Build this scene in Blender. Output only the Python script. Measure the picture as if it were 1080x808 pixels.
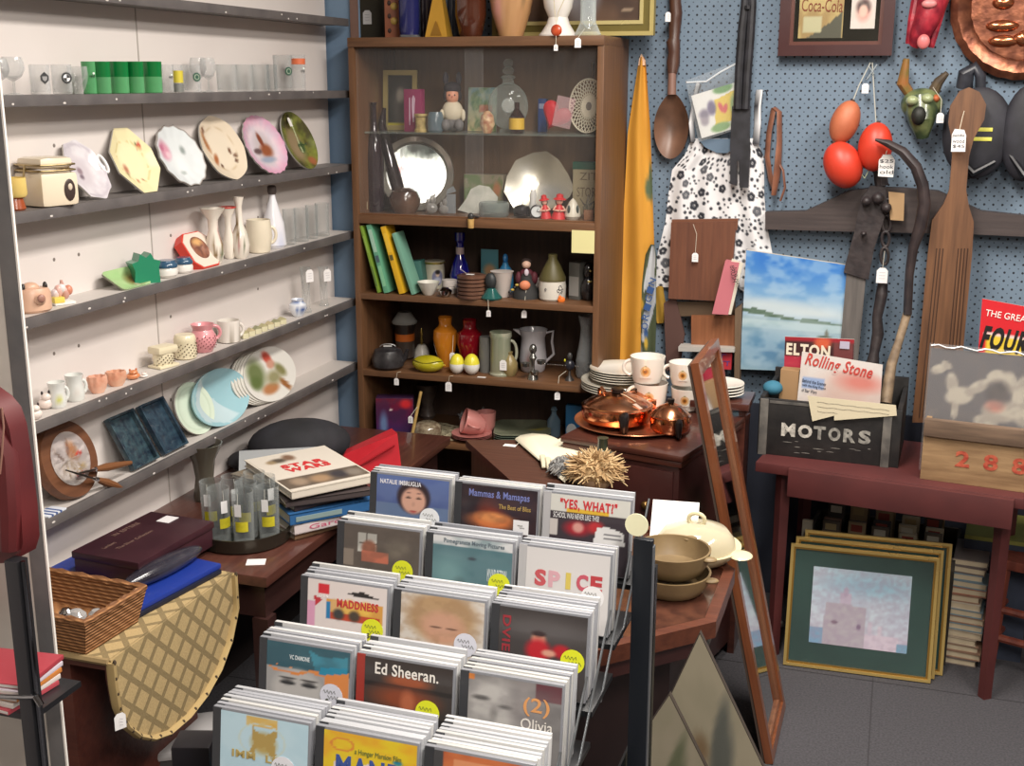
import bpy, bmesh, math, random
import numpy as np
from mathutils import Matrix, Vector, Euler
random.seed(7)
SC = bpy.context.scene
for o in list(bpy.data.objects): bpy.data.objects.remove(o)
COL = SC.collection
R = math.radians
PI = math.pi
# ------------------------------------------------------------------ camera
FOC, YAW, PITCH, ROLL, EYE = 1268.3, R(17.767), R(14.078), R(.112), 1.69
_fw = np.array([-math.sin(YAW)*math.cos(PITCH), math.cos(YAW)*math.cos(PITCH), -math.sin(PITCH)])
_rt = np.array([math.cos(YAW), math.sin(YAW), 0.0]); _up = np.cross(_rt, _fw)
_R = _rt*math.cos(ROLL)+_up*math.sin(ROLL); _U = -_rt*math.sin(ROLL)+_up*math.cos(ROLL)
CAMP = np.array([0, 0, EYE])
cd = bpy.data.cameras.new('camera'); cam = bpy.data.objects.new('camera', cd); COL.objects.link(cam)
cd.sensor_width = 36; cd.lens = FOC/1080*36; cd.clip_start = .02
cam.matrix_world = Matrix(((_R[0], _U[0], -_fw[0], 0), (_R[1], _U[1], -_fw[1], 0), (_R[2], _U[2], -_fw[2], EYE), (0, 0, 0, 1)))
SC.camera = cam
# ------------------------------------------------------------------ light
SC.view_settings.view_transform = 'Standard'; SC.view_settings.look = 'None'
SC.view_settings.gamma = 1; SC.view_settings.use_curve_mapping = False
SC.view_settings.exposure = 0.35
w = bpy.data.worlds.new('world'); SC.world = w; w.use_nodes = True
w.node_tree.nodes['Background'].inputs[0].default_value = (.75, .8, .9, 1)
w.node_tree.nodes['Background'].inputs[1].default_value = .15
def area(name, loc, size, power, col=(1, .93, .85), rot=(0, 0, 0)):
    l = bpy.data.lights.new(name, 'AREA'); l.shape = 'RECTANGLE'; l.size, l.size_y = size
    l.energy = power; l.color = col
    o = bpy.data.objects.new(name, l); COL.objects.link(o); o.location = loc; o.rotation_euler = rot
    return o
area('ceiling_tube_light', (-.35, 2.35, 2.56), (.3, 1.3), 46)
area('ceiling_tube_light', (.75, 2.5, 2.56), (.3, 1.3), 34)
area('ceiling_tube_light', (.4, .3, 2.56), (.3, 1.3), 60)
area('ceiling_tube_light', (1.5, -1.2, 2.56), (.3, 1.3), 30)
# ------------------------------------------------------------------ photo measuring helpers: where a ray meets a real plane
def proj(P):
    v = np.array(P, float)-CAMP; z = v@_fw
    return 540+FOC*(v@_R)/z, 404-FOC*(v@_U)/z
def at(px, py, ax, val):
    d = _fw+_R*(px-540)/FOC-_U*(py-404)/FOC; i = 'xyz'.index(ax)
    return CAMP+d*((val-CAMP[i])/d[i])
def depth(P): return float((np.array(P, float)-CAMP)@_fw)
def solveX(px, Y, z):
    n = FOC*_R-(px-540)*_fw; return float(-(n[1]*Y+n[2]*(z-EYE))/n[0])
def solveY(px, X, z):
    n = FOC*_R-(px-540)*_fw; return float(-(n[0]*X+n[2]*(z-EYE))/n[1])
# ------------------------------------------------------------------ colours and materials
def lin(c):
    c = c/255.0
    return c/12.92 if c <= .04045 else ((c+.055)/1.055)**2.4
def rgb(c): return tuple(lin(x) for x in c)
_mc = {}
def M(c, rough=.6, metal=0, spec=.5, bump=0, bscale=60, coat=0):
    key = (tuple(c), rough, metal, spec, bump, bscale, coat)
    if key in _mc: return _mc[key]
    m = bpy.data.materials.new('paint'); m.use_nodes = True; nt = m.node_tree; b = nt.nodes['Principled BSDF']
    b.inputs['Base Color'].default_value = (*rgb(c), 1); b.inputs['Roughness'].default_value = rough
    b.inputs['Metallic'].default_value = metal; b.inputs['Specular IOR Level'].default_value = spec
    b.inputs['Coat Weight'].default_value = coat
    tc = nt.nodes.new('ShaderNodeTexCoord'); n = nt.nodes.new('ShaderNodeTexNoise'); n.inputs['Scale'].default_value = bscale if bump else 9
    nt.links.new(tc.outputs['Object'], n.inputs['Vector'])
    mp = nt.nodes.new('ShaderNodeMapRange'); mp.inputs[3].default_value = max(.02, rough-.06); mp.inputs[4].default_value = min(1, rough+.06)
    nt.links.new(n.outputs['Fac'], mp.inputs[0]); nt.links.new(mp.outputs[0], b.inputs['Roughness'])
    if bump:
        bp = nt.nodes.new('ShaderNodeBump'); bp.inputs['Strength'].default_value = bump; bp.inputs['Distance'].default_value = .004
        nt.links.new(n.outputs['Fac'], bp.inputs['Height']); nt.links.new(bp.outputs[0], b.inputs['Normal'])
    _mc[key] = m; return m
def noisy(c1, c2, scale=8, rough=.6, stretch=(1, 1, 1), metal=0, lo=.35, hi=.65, bump=0, detail=4, coat=0):
    key = ('n', tuple(c1), tuple(c2), scale, rough, stretch, metal, lo, hi, bump, coat)
    if key in _mc: return _mc[key]
    m = bpy.data.materials.new('mottled'); m.use_nodes = True; nt = m.node_tree; b = nt.nodes['Principled BSDF']
    tc = nt.nodes.new('ShaderNodeTexCoord'); mp = nt.nodes.new('ShaderNodeMapping'); mp.inputs['Scale'].default_value = stretch
    n = nt.nodes.new('ShaderNodeTexNoise'); n.inputs['Scale'].default_value = scale; n.inputs['Detail'].default_value = detail
    cr = nt.nodes.new('ShaderNodeValToRGB'); e = cr.color_ramp.elements
    e[0].position = lo; e[0].color = (*rgb(c1), 1); e[1].position = hi; e[1].color = (*rgb(c2), 1)
    nt.links.new(tc.outputs['Object'], mp.inputs[0]); nt.links.new(mp.outputs[0], n.inputs['Vector'])
    nt.links.new(n.outputs['Fac'], cr.inputs[0]); nt.links.new(cr.outputs[0], b.inputs['Base Color'])
    b.inputs['Roughness'].default_value = rough; b.inputs['Metallic'].default_value = metal; b.inputs['Coat Weight'].default_value = coat
    if bump:
        bp = nt.nodes.new('ShaderNodeBump'); bp.inputs['Strength'].default_value = bump; bp.inputs['Distance'].default_value = .005
        nt.links.new(n.outputs['Fac'], bp.inputs['Height']); nt.links.new(bp.outputs[0], b.inputs['Normal'])
    _mc[key] = m; return m
def wood(c1, c2, axis='x', rough=.45, scale=5, coat=0):
    st = {'x': (1, 14, 14), 'y': (14, 1, 14), 'z': (14, 14, 1)}[axis]
    return noisy(c1, c2, scale, rough, st, 0, .3, .7, .15, 5, coat)
def glass(c=(235, 240, 240), op=.05, rough=.05, edge=.5):
    """thin glass: lets most light pass, reflects more towards grazing angles"""
    key = ('g', tuple(c), op, rough, edge)
    if key in _mc: return _mc[key]
    m = bpy.data.materials.new('thin_glass'); m.use_nodes = True; nt = m.node_tree
    for n in list(nt.nodes): nt.nodes.remove(n)
    out = nt.nodes.new('ShaderNodeOutputMaterial'); tr = nt.nodes.new('ShaderNodeBsdfTransparent')
    pr = nt.nodes.new('ShaderNodeBsdfPrincipled'); mx = nt.nodes.new('ShaderNodeMixShader'); lw = nt.nodes.new('ShaderNodeLayerWeight')
    lw.inputs[0].default_value = .35
    tr.inputs[0].default_value = (*[.86+.14*x for x in rgb(c)], 1) if op < .35 else (*rgb(c), 1)
    pr.inputs['Base Color'].default_value = (*rgb(c), 1); pr.inputs['Roughness'].default_value = rough; pr.inputs['Specular IOR Level'].default_value = .9
    mp = nt.nodes.new('ShaderNodeMapRange'); mp.inputs[3].default_value = op; mp.inputs[4].default_value = min(1, op+edge)
    nt.links.new(lw.outputs['Facing'], mp.inputs[0]); nt.links.new(mp.outputs[0], mx.inputs[0])
    nt.links.new(tr.outputs[0], mx.inputs[1]); nt.links.new(pr.outputs[0], mx.inputs[2]); nt.links.new(mx.outputs[0], out.inputs[0])
    _mc[key] = m; return m
def painted(rough=.5, metal=0, coat=0):
    key = ('p', rough, metal, coat)
    if key in _mc: return _mc[key]
    m = bpy.data.materials.new('printed'); m.use_nodes = True; nt = m.node_tree; b = nt.nodes['Principled BSDF']
    a = nt.nodes.new('ShaderNodeAttribute'); a.attribute_name = 'Col'
    nt.links.new(a.outputs['Color'], b.inputs['Base Color']); b.inputs['Roughness'].default_value = rough
    b.inputs['Metallic'].default_value = metal; b.inputs['Coat Weight'].default_value = coat
    _mc[key] = m; return m
# ------------------------------------------------------------------ mesh builder
class MB:
    def __init__(s): s.v = []; s.f = []; s.mi = []; s.mats = []; s.c = {}
    def _m(s, mat):
        if mat not in s.mats: s.mats.append(mat)
        return s.mats.index(mat)
    def add(s, V, F, mat, T=None, col=None):
        k = len(s.v); i = s._m(mat)
        if T is not None: V = [tuple(T @ Vector(v)) for v in V]
        s.v += [tuple(v) for v in V]; s.f += [tuple(a+k for a in f) for f in F]; s.mi += [i]*len(F)
        if col is not None:
            for j, c in enumerate(col): s.c[k+j] = c
        return s
    def box(s, x0, x1, y0, y1, z0, z1, mat, bev=0, T=None):
        if bev:
            bm = bmesh.new(); bmesh.ops.create_cube(bm, size=1)
            for v in bm.verts: v.co = Vector(((x0+x1)/2+v.co.x*(x1-x0), (y0+y1)/2+v.co.y*(y1-y0), (z0+z1)/2+v.co.z*(z1-z0)))
            bmesh.ops.bevel(bm, geom=list(bm.edges), offset=bev, segments=2, affect='EDGES', profile=.6)
            bm.verts.index_update(); V = [tuple(v.co) for v in bm.verts]; F = [tuple(v.index for v in f.verts) for f in bm.faces]; bm.free()
            return s.add(V, F, mat, T)
        V = [(x, y, z) for x in (x0, x1) for y in (y0, y1) for z in (z0, z1)]
        F = [(0, 1, 3, 2), (4, 6, 7, 5), (0, 4, 5, 1), (2, 3, 7, 6), (0, 2, 6, 4), (1, 5, 7, 3)]
        return s.add(V, F, mat, T)
    def lathe(s, prof, mat, n=24, c=(0, 0, 0), sx=1, sy=1, T=None, rf=None, cap=True, colf=None):
        V = []; F = []; m = len(prof)
        for r, z in prof:
            for j in range(n):
                a = 2*PI*j/n; k = rf(a, r, z) if rf else 1
                V.append((c[0]+r*k*math.cos(a)*sx, c[1]+r*k*math.sin(a)*sy, c[2]+z))
        for i in range(m-1):
            for j in range(n):
                F.append((i*n+j, i*n+(j+1) % n, (i+1)*n+(j+1) % n, (i+1)*n+j))
        if cap and prof[0][0] > 1e-5: F.append(tuple(range(n-1, -1, -1)))
        if cap and prof[-1][0] > 1e-5: F.append(tuple((m-1)*n+j for j in range(n)))
        return s.add(V, F, mat, T, [colf(*v) for v in V] if colf else None)
    def ell(s, c, r, mat, n=16, m=10, T=None, colf=None):
        prof = [(max(1e-6, math.sin(PI*i/m)), -math.cos(PI*i/m)) for i in range(m+1)]
        V = []; F = []
        for a, z in prof:
            for j in range(n): V.append((c[0]+r[0]*a*math.cos(2*PI*j/n), c[1]+r[1]*a*math.sin(2*PI*j/n), c[2]+r[2]*z))
        for i in range(m):
            for j in range(n): F.append((i*n+j, i*n+(j+1) % n, (i+1)*n+(j+1) % n, (i+1)*n+j))
        return s.add(V, F, mat, T, [colf(*v) for v in V] if colf else None)
    def tube(s, pts, rad, mat, n=8, closed=False, T=None, flat=1):
        P = [Vector(p) for p in pts]; L = len(P)
        rr = rad if isinstance(rad, (list, tuple)) else [rad]*L
        V = []; F = []; up = Vector((0, 0, 1)); prev = None
        for i in range(L):
            d = (P[(i+1) % L]-P[i-1]) if closed else (P[min(i+1, L-1)]-P[max(i-1, 0)])
            d = d.normalized() if d.length > 1e-9 else Vector((0, 0, 1))
            if prev is None:
                a = d.cross(up)
                if a.length < 1e-3: a = d.cross(Vector((0, 1, 0)))
            else: a = prev-d*prev.dot(d)
            a.normalize(); prev = a; b = d.cross(a)
            for j in range(n):
                t = 2*PI*j/n; V.append(tuple(P[i]+a*math.cos(t)*rr[i]+b*math.sin(t)*rr[i]*flat))
        for i in range(L if closed else L-1):
            q = (i+1) % L
            for j in range(n): F.append((i*n+j, i*n+(j+1) % n, q*n+(j+1) % n, q*n+j))
        if not closed: F += [tuple(range(n-1, -1, -1)), tuple((L-1)*n+j for j in range(n))]
        return s.add(V, F, mat, T)
    def prism(s, outl, y0, y1, mat, T=None, plane='xz'):
        n = len(outl)
        if plane == 'xz': V = [(a, y0, b) for a, b in outl]+[(a, y1, b) for a, b in outl]
        else: V = [(a, b, y0) for a, b in outl]+[(a, b, y1) for a, b in outl]
        F = [tuple(range(n)), tuple(range(2*n-1, n-1, -1))]+[(i, i+n, (i+1) % n+n, (i+1) % n) for i in range(n)]
        return s.add(V, F, mat, T)
    def canvas(s, x0, x1, z0, z1, y, fn, mat, nx=48, nz=48, T=None, yf=None):
        """printed surface facing -y; fn(u, v) -> (N,3) sRGB 0-255 arrays"""
        U, W = np.meshgrid(np.linspace(0, 1, nx+1), np.linspace(0, 1, nz+1)); u = U.ravel(); v = W.ravel()
        C = np.clip(fn(u, v), 0, 255)/255.0; C = np.where(C <= .04045, C/12.92, ((C+.055)/1.055)**2.4)
        yy = yf(u, v) if yf else np.zeros_like(u)
        V = [(x0+(x1-x0)*a, y+float(q), z0+(z1-z0)*b) for a, b, q in zip(u, v, yy)]
        F = [(j*(nx+1)+i, j*(nx+1)+i+1, (j+1)*(nx+1)+i+1, (j+1)*(nx+1)+i) for j in range(nz) for i in range(nx)]
        return s.add(V, F, mat, T, [tuple(map(float, c)) for c in C])
    def build(s, name, parent=None, smooth=True, ang=35, label=None):
        me = bpy.data.meshes.new(name); me.from_pydata(s.v, [], s.f)
        for m in s.mats: me.materials.append(m)
        me.polygons.foreach_set('material_index', s.mi)
        if s.c:
            at_ = me.color_attributes.new('Col', 'FLOAT_COLOR', 'POINT'); buf = np.ones((len(s.v), 4), np.float32)
            for k, c in s.c.items(): buf[k, :3] = c
            at_.data.foreach_set('color', buf.ravel())
        bm = bmesh.new(); bm.from_mesh(me); bmesh.ops.recalc_face_normals(bm, faces=list(bm.faces)) if not s.c else None
        bm.to_mesh(me); bm.free(); me.update()
        if smooth:
            me.polygons.foreach_set('use_smooth', [True]*len(me.polygons)); me.set_sharp_from_angle(angle=R(ang))
        o = bpy.data.objects.new(name, me); COL.objects.link(o)
        if parent is not None: o.parent = parent
        if label: o['label'] = label
        return o
def tag(o, label, cat, group=None, kind=None):
    o['label'] = label; o['category'] = cat
    if group: o['group'] = group
    if kind: o['kind'] = kind
    return o
def thing(name, label, cat, loc=(0, 0, 0), rz=0, group=None, rx=0, ry=0):
    o = bpy.data.objects.new(name, None); COL.objects.link(o); o.empty_display_size = .05
    o.location = tuple(map(float, loc)); o.rotation_euler = (rx, ry, rz)
    return tag(o, label, cat, group)
def single(mb, name, label, cat, loc=(0, 0, 0), rz=0, group=None, rx=0, ry=0):
    o = mb.build(name); o.location = tuple(map(float, loc)); o.rotation_euler = (rx, ry, rz)
    return tag(o, label, cat, group)
def struct(mb, name, loc=(0, 0, 0)):
    o = mb.build(name); o['kind'] = 'structure'; o.location = loc; return o
def copy_tree(o, parent=None):
    c = o.copy(); COL.objects.link(c)
    if parent is not None: c.parent = parent
    for ch in list(o.children): copy_tree(ch, c)
    return c
_txt = {}
def text_mesh(s, bold=0):
    key = (s, bold); 
    if key in _txt: return _txt[key]
    cu = bpy.data.curves.new('t', 'FONT'); cu.body = s; cu.extrude = .01; cu.resolution_u = 3; cu.offset = bold; cu.space_character = 1+bold*4
    o = bpy.data.objects.new('t', cu); COL.objects.link(o); bpy.context.view_layer.update()
    me = bpy.data.meshes.new_from_object(o.evaluated_get(bpy.context.evaluated_depsgraph_get()))
    bpy.data.objects.remove(o); V = np.array([v.co[:] for v in me.vertices]) if len(me.vertices) else np.zeros((1, 3))
    F = [tuple(p.vertices) for p in me.polygons]; _txt[key] = (V, F); return _txt[key]
def lettering(s, x0, x1, z0, z1, y, mat, parent=None, name='lettering', rot=0, slant=0, thick=.0006, mb=None, T=None, bold=0):
    """writes s inside the rectangle x0..x1, z0..z1 on a face looking to -y"""
    V, F = text_mesh(s, bold); mn = V.min(0); mx = V.max(0); w = max(1e-6, mx[0]-mn[0]); h = max(1e-6, mx[1]-mn[1]); own = mb is None
    if own: mb = MB()
    cx, cz = (x0+x1)/2, (z0+z1)/2; cr, sr = math.cos(rot), math.sin(rot); out = []
    for v in V:
        a = ((v[0]-mn[0])/w-.5)*(x1-x0); b = ((v[1]-mn[1])/h-.5)*(z1-z0); a += slant*b
        out.append((cx+a*cr-b*sr, y-(v[2]+.01)/.02*thick, cz+a*sr+b*cr))
    mb.add(out, F, mat, T)
    return mb.build(name, parent, smooth=False) if own else mb
# ------------------------------------------------------------------ picture painting (prints, glazes, fabrics)
def vnoise(u, v, sc, seed=0, oct=3):
    out = np.zeros_like(u); amp = 1; tot = 0
    for o in range(oct):
        g = np.random.RandomState(seed*17+o).rand(64, 64); x = np.abs(u*sc*2**o) % 62.9; y = np.abs(v*sc*2**o) % 62.9
        i = x.astype(int); j = y.astype(int); a = x-i; b = y-j; a = a*a*(3-2*a); b = b*b*(3-2*b)
        out += amp*((g[j, i]*(1-a)+g[j, i+1]*a)*(1-b)+(g[j+1, i]*(1-a)+g[j+1, i+1]*a)*b); tot += amp; amp *= .5
    return out/tot
def art(bg, shapes):
    """bg colour or (bottom, top) gradient; shapes: e ellipse, r rectangle, n noise mix, p polygon"""
    def fn(u, v):
        if isinstance(bg[0], (tuple, list)):
            C = np.array(bg[0], float)[None]*(1-v[:, None])+np.array(bg[1], float)[None]*v[:, None]
        else: C = np.tile(np.array(bg, float), (len(u), 1))
        for s in shapes:
            k = s[0]
            if k == 'e':
                _, cx, cy, rx, ry, col = s[:6]; soft = s[6] if len(s) > 6 else .15; rot = s[7] if len(s) > 7 else 0
                x = u-cx; y = v-cy; c, t = math.cos(rot), math.sin(rot)
                d = np.sqrt(((x*c+y*t)/rx)**2+((-x*t+y*c)/ry)**2); a = np.clip((1+soft-d)/(2*soft+1e-6), 0, 1)
            elif k == 'ring':
                _, cx, cy, rx, ry, col, wd = s[:7]; d = np.sqrt(((u-cx)/rx)**2+((v-cy)/ry)**2); a = np.clip((wd-np.abs(d-1))/.03+.5, 0, 1)
            elif k == 'r':
                _, x0, y0, x1, y1, col = s[:6]; a = ((u >= x0) & (u <= x1) & (v >= y0) & (v <= y1)).astype(float)
            elif k == 'n':
                _, sc, amt, col, seed = s[:5]; st = s[5] if len(s) > 5 else 1
                a = np.clip((vnoise(u*st, v, sc, seed)-.5)*4+.5, 0, 1)*amt
            elif k == 'p':
                _, pts, col = s[:3]; a = np.zeros_like(u); n = len(pts); ins = np.zeros(len(u), bool)
                for i in range(n):
                    (xa, ya), (xb, yb) = pts[i], pts[(i+1) % n]
                    if ya == yb: continue
                    ins ^= ((ya > v) != (yb > v)) & (u < (xb-xa)*(v-ya)/(yb-ya)+xa)
                a = ins.astype(float)
            C = C*(1-a[:, None])+np.array(col, float)[None]*a[:, None]
        return C
    return fn
def colfn(fn, w, h, xo=0, zo=0, ax=(0, 2)):
    """vertex colour function from an art function for a solid of size w x h"""
    def g(*p):
        u = np.array([(p[ax[0]]-xo)/w+.5]); v = np.array([(p[ax[1]]-zo)/h])
        c = np.clip(fn(u, v)[0], 0, 255); return tuple(lin(float(x)) for x in c)
    return g
# ================================================================== the setting
WX, WY = -1.80, 3.904
WE = solveY(345, WX, 1.7)      # where the white shelving wall ends, short of the pegboard
S = [1.881, 1.6613, 1.43, 1.2116, .9875, .7688]      # tops of the left wall shelves
SXF = -1.702
BX0, BX1, BY0 = -1.6844, -.8602, 3.565
BZ = dict(top=1.8217, A=1.2719, B=1.0156, C=.757, D=.529, E=.30)
WHITE = (214, 207, 203)
def pegboard():
    m = bpy.data.materials.new('pegboard'); m.use_nodes = True; nt = m.node_tree; b = nt.nodes['Principled BSDF']; L = nt.links
    tc = nt.nodes.new('ShaderNodeTexCoord'); sp = nt.nodes.new('ShaderNodeSeparateXYZ'); L.new(tc.outputs['Object'], sp.inputs[0])
    def mth(op, a, bb=None):
        n = nt.nodes.new('ShaderNodeMath'); n.operation = op
        for i, q in enumerate((a, bb)):
            if q is None: continue
            if isinstance(q, (int, float)): n.inputs[i].default_value = q
            else: L.new(q, n.inputs[i])
        return n.outputs[0]
    def holes(off, rad):
        fx = mth('SUBTRACT', mth('FRACT', mth('ADD', mth('DIVIDE', sp.outputs[0], .0254), 200+off)), .5)
        fz = mth('SUBTRACT', mth('FRACT', mth('ADD', mth('DIVIDE', sp.outputs[2], .0254), 200+off)), .5)
        d = mth('SQRT', mth('ADD', mth('MULTIPLY', fx, fx), mth('MULTIPLY', fz, fz)))
        return mth('LESS_THAN', d, rad)
    h = mth('MAXIMUM', holes(0, .135), mth('MULTIPLY', holes(.5, .085), .7))
    n = nt.nodes.new('ShaderNodeTexNoise'); n.inputs['Scale'].default_value = 3; L.new(tc.outputs['Object'], n.inputs[0])
    mx0 = nt.nodes.new('ShaderNodeMixRGB'); mx0.inputs[1].default_value = (*rgb((103, 121, 139)), 1); mx0.inputs[2].default_value = (*rgb((115, 133, 150)), 1); L.new(n.outputs['Fac'], mx0.inputs[0])
    mx = nt.nodes.new('ShaderNodeMixRGB'); L.new(h, mx.inputs[0]); L.new(mx0.outputs[0], mx.inputs[1]); mx.inputs[2].default_value = (.01, .012, .02, 1)
    L.new(mx.outputs[0], b.inputs['Base Color']); b.inputs['Roughness'].default_value = .7
    return m
struct(MB().box(-.86, 3.1, WY-.012, WY, 0, .66, noisy((34, 38, 50), (44, 48, 62), 4, .8)), 'bench_shade_panel')  # added dark panel; the shade under the bench is put into its colour
struct(MB().box(-1.83, BX0-.002, WE+.012, WE+.02, 0, 2.6, noisy((98, 122, 148), (110, 134, 158), 4, .7)).box(BX0-.03, BX0-.004, WE+.004, WE+.012, 0, 2.6, M((110, 84, 74), .6)), 'added_board_and_trim')  # blue board added before the back wall to catch more light, beside brown trim
mwall = noisy(WHITE, (206, 198, 194), 2, .75)
struct(MB().box(-2.5, 3.2, WY, WY+.1, 0, 2.6, pegboard()), 'wall_back')
struct(MB().box(-2.5, -2.4, -2.6, WY, 0, 2.6, pegboard()), 'wall_side')
mb = MB().box(WX-.06, WX, -2.6, WE, 0, 2.6, mwall)
struct(mb, 'wall_left')
struct(MB().box(3.1, 3.2, -2.6, WY, 0, 2.6, noisy((190, 180, 170), (170, 160, 150), 2, .8)), 'wall_right')
struct(MB().box(-2.5, 3.2, -2.7, -2.6, 0, 2.6, noisy((150, 140, 132), (120, 112, 105), 2, .8)), 'wall_front')
struct(MB().box(-2.5, 3.2, -2.7, WY+.1, 2.6, 2.7, noisy((235, 230, 225), (225, 220, 215), 2, .8)), 'ceiling')
fl = MB().box(-2.5, 3.2, -2.7, WY+.1, -.05, 0, noisy((58, 57, 61), (74, 72, 76), 160, .95, bump=.4))
fo = struct(fl, 'floor')
# carpet tile joints
mb = MB(); mj = M((52, 50, 53), .95)
for x in (-.52, .03, .58, 1.13): mb.box(x-.0015, x+.0015, .2, 3.8, 0, .0012, mj)
for y in (2.25, 2.8, 3.35): mb.box(-1.9, 2, y-.0015, y+.0015, 0, .0012, mj)
j = mb.build('tile_joints', fo)
# joints and screw heads of the white wall panels
mb = MB(); mg = M((165, 158, 152), .7)
for yy in (2.62,): mb.box(WX, WX+.0012, yy-.002, yy+.002, .1, 2.5, mg)
for z in (1.55, 1.30, 1.09, .87):
    for px in (57, 83, 180, 272):
        yy = solveY(px, WX, z); mb.ell((WX, yy, z), (.002, .0045, .0045), M((120, 112, 106), .6), 8, 4)
struct(mb, 'trim_1')
# shelving boards along the left wall
grey = noisy((84, 80, 80), (100, 95, 94), 14, .6)
for i, z in enumerate(S):
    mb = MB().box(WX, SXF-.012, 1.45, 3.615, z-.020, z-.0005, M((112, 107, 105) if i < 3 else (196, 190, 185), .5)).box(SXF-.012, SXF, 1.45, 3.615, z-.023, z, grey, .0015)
    rr = random.Random(i)
    for k in range(7):
        yy = rr.uniform(2.0, 3.5); mb.ell((SXF, yy, z-rr.uniform(.004, .02)), (.0012, rr.uniform(.002, .006), .0025), M((205, 200, 195), .6), 8, 4)
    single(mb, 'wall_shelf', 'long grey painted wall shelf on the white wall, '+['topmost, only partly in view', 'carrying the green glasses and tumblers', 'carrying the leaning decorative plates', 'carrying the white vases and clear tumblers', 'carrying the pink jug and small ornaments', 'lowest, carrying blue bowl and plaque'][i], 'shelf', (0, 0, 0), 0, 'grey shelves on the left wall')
# the pale partition with its grey upright at the left edge
PX, PY = -1.361, 1.605
mb = MB().box(PX-.034, PX, PY, PY+.006, 0, 2.3, noisy((92, 92, 94), (112, 110, 110), 12, .5), .002)
mb.box(PX, PX+.0035, PY-.001, PY+.003, 0, 2.3, M((232, 228, 222), .5))
struct(mb, 'trim_2')
mb = MB().box(WX, PX-.034, PY+.002, PY+.006, 0, 2.3, noisy((205, 200, 192), (190, 184, 176), 5, .5))
struct(mb, 'wall_partition')
# ================================================================== bookcase
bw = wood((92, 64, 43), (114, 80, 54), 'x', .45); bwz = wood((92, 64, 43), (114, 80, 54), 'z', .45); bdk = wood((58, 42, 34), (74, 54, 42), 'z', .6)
bc = thing('bookcase', 'tall brown wooden bookcase with sliding glass doors above and open shelves below', 'bookcase', ((BX0+BX1)/2, BY0, 0))
hw = (BX1-BX0)/2; D = WY-BY0-.006; t = .02; ht = BZ['top']
for sx in (-1, 1):
    MB().box(sx*hw-(t if sx > 0 else 0), sx*hw+(0 if sx > 0 else t), 0, D, 0, ht-.028, bwz, .001).build('side_panel', bc)
MB().box(-hw, hw, -.004, D, ht-.028, ht, bw, .001).build('top_board', bc)
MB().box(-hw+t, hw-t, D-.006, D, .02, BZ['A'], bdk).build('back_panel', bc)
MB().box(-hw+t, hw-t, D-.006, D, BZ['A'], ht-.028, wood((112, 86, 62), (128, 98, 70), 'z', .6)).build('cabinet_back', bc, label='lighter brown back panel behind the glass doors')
for k in 'ABCDE':
    MB().box(-hw+t, hw-t, .0, D-.007, BZ[k]-(.028 if k == 'A' else .02), BZ[k], bw, .001).build('shelf_board', bc)
MB().box(-hw+t, hw-t, .02, .04, 0, .08, bwz).build('plinth', bc)
GZ = 1.532
MB().box(-hw+t+.002, hw-t-.002, .06, D-.01, GZ-.005, GZ, glass((215, 232, 222), .06)).build('glass_shelf', bc)
gm = glass((250, 250, 250), .012, .03, .22)
for a, b, y in ((-hw+t+.001, .03, .012), (-.03, hw-t-.001, .019)):
    MB().box(a, b, y, y+.004, BZ['A']+.002, ht-.03, gm).build('glass_door', bc)
MB().box(-hw+t, hw-t, .008, .027, BZ['A']+.0005, BZ['A']+.004, M((110, 75, 50), .4)).build('door_track', bc)
# ================================================================== ornaments on the left wall shelves
def Lp(x0, x1, yt, i, X=None):
    """round thing between two photo columns on shelf i: place, width, height"""
    xm = (x0+x1)/2; off = 0 if X is None else (X+1.79)*.5; X = -1.745
    for _ in range(3):
        Y = solveY(xm, X, S[i]); P = (X, Y, S[i]); wd = (x1-x0)*depth(P)/FOC; X = max(WX+wd/2, min(SXF-wd/2-.003, -1.74+off))
    Y = solveY(xm, X, S[i]); P = (X, Y, S[i]); return P, (x1-x0)*depth(P)/FOC, float(at(xm, yt, 'x', X)[2])-S[i]
def Lf(x0, x1, yt, i, X=-1.755):
    """flat thing leaning on the wall; columns taken at its mid height"""
    h = float(at((x0+x1)/2-8, yt, 'x', -1.79)[2])-S[i]
    ya, yb = solveY(x0, X, S[i]+h/2), solveY(x1, X, S[i]+h/2); return (X, (ya+yb)/2, S[i]), yb-ya, h
FACE = PI/2
clear = glass((196, 202, 202), .03, .04, .42); clearw = glass((220, 222, 222), .08, .08, .45)
def revolve(prof, w, h, mat, n=28, colf=None, rf=None, c=(0, 0, 0)):
    return MB().lathe([(r*w/2, z*h) for r, z in prof], mat, n, c, colf=colf, rf=rf)
TUMB = [(.82, 0), (.95, .02), (1, 1), (.95, 1), (.88, .08), (.001, .08)]
VASE = [(.5, 0), (.62, .02), (.95, .2), (1, .34), (.8, .52), (.42, .7), (.36, .82), (.5, .97), (.55, 1), (.48, 1), (.3, .83), (.3, .7)]
def tumbler(x0, x1, yt, i, label, mat=clear, group=None, band=None, deco=None, X=-1.78, name='drinking_glass', cat='glass'):
    P, w_, h = Lp(x0, x1, yt, i, X)
    t = thing(name, label, cat, P, FACE-.45, group)
    revolve(TUMB, w_, h, mat, 24).build('glass_body', t)
    if band: MB().lathe([(w_/2*1.004*(.95+.05*band[0]), h*band[0]), (w_/2*1.006*(.95+.05*band[1]), h*band[1])], band[2], 24, cap=False).build('coloured_band', t)
    if deco: deco(t, w_, h)
    return t
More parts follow.
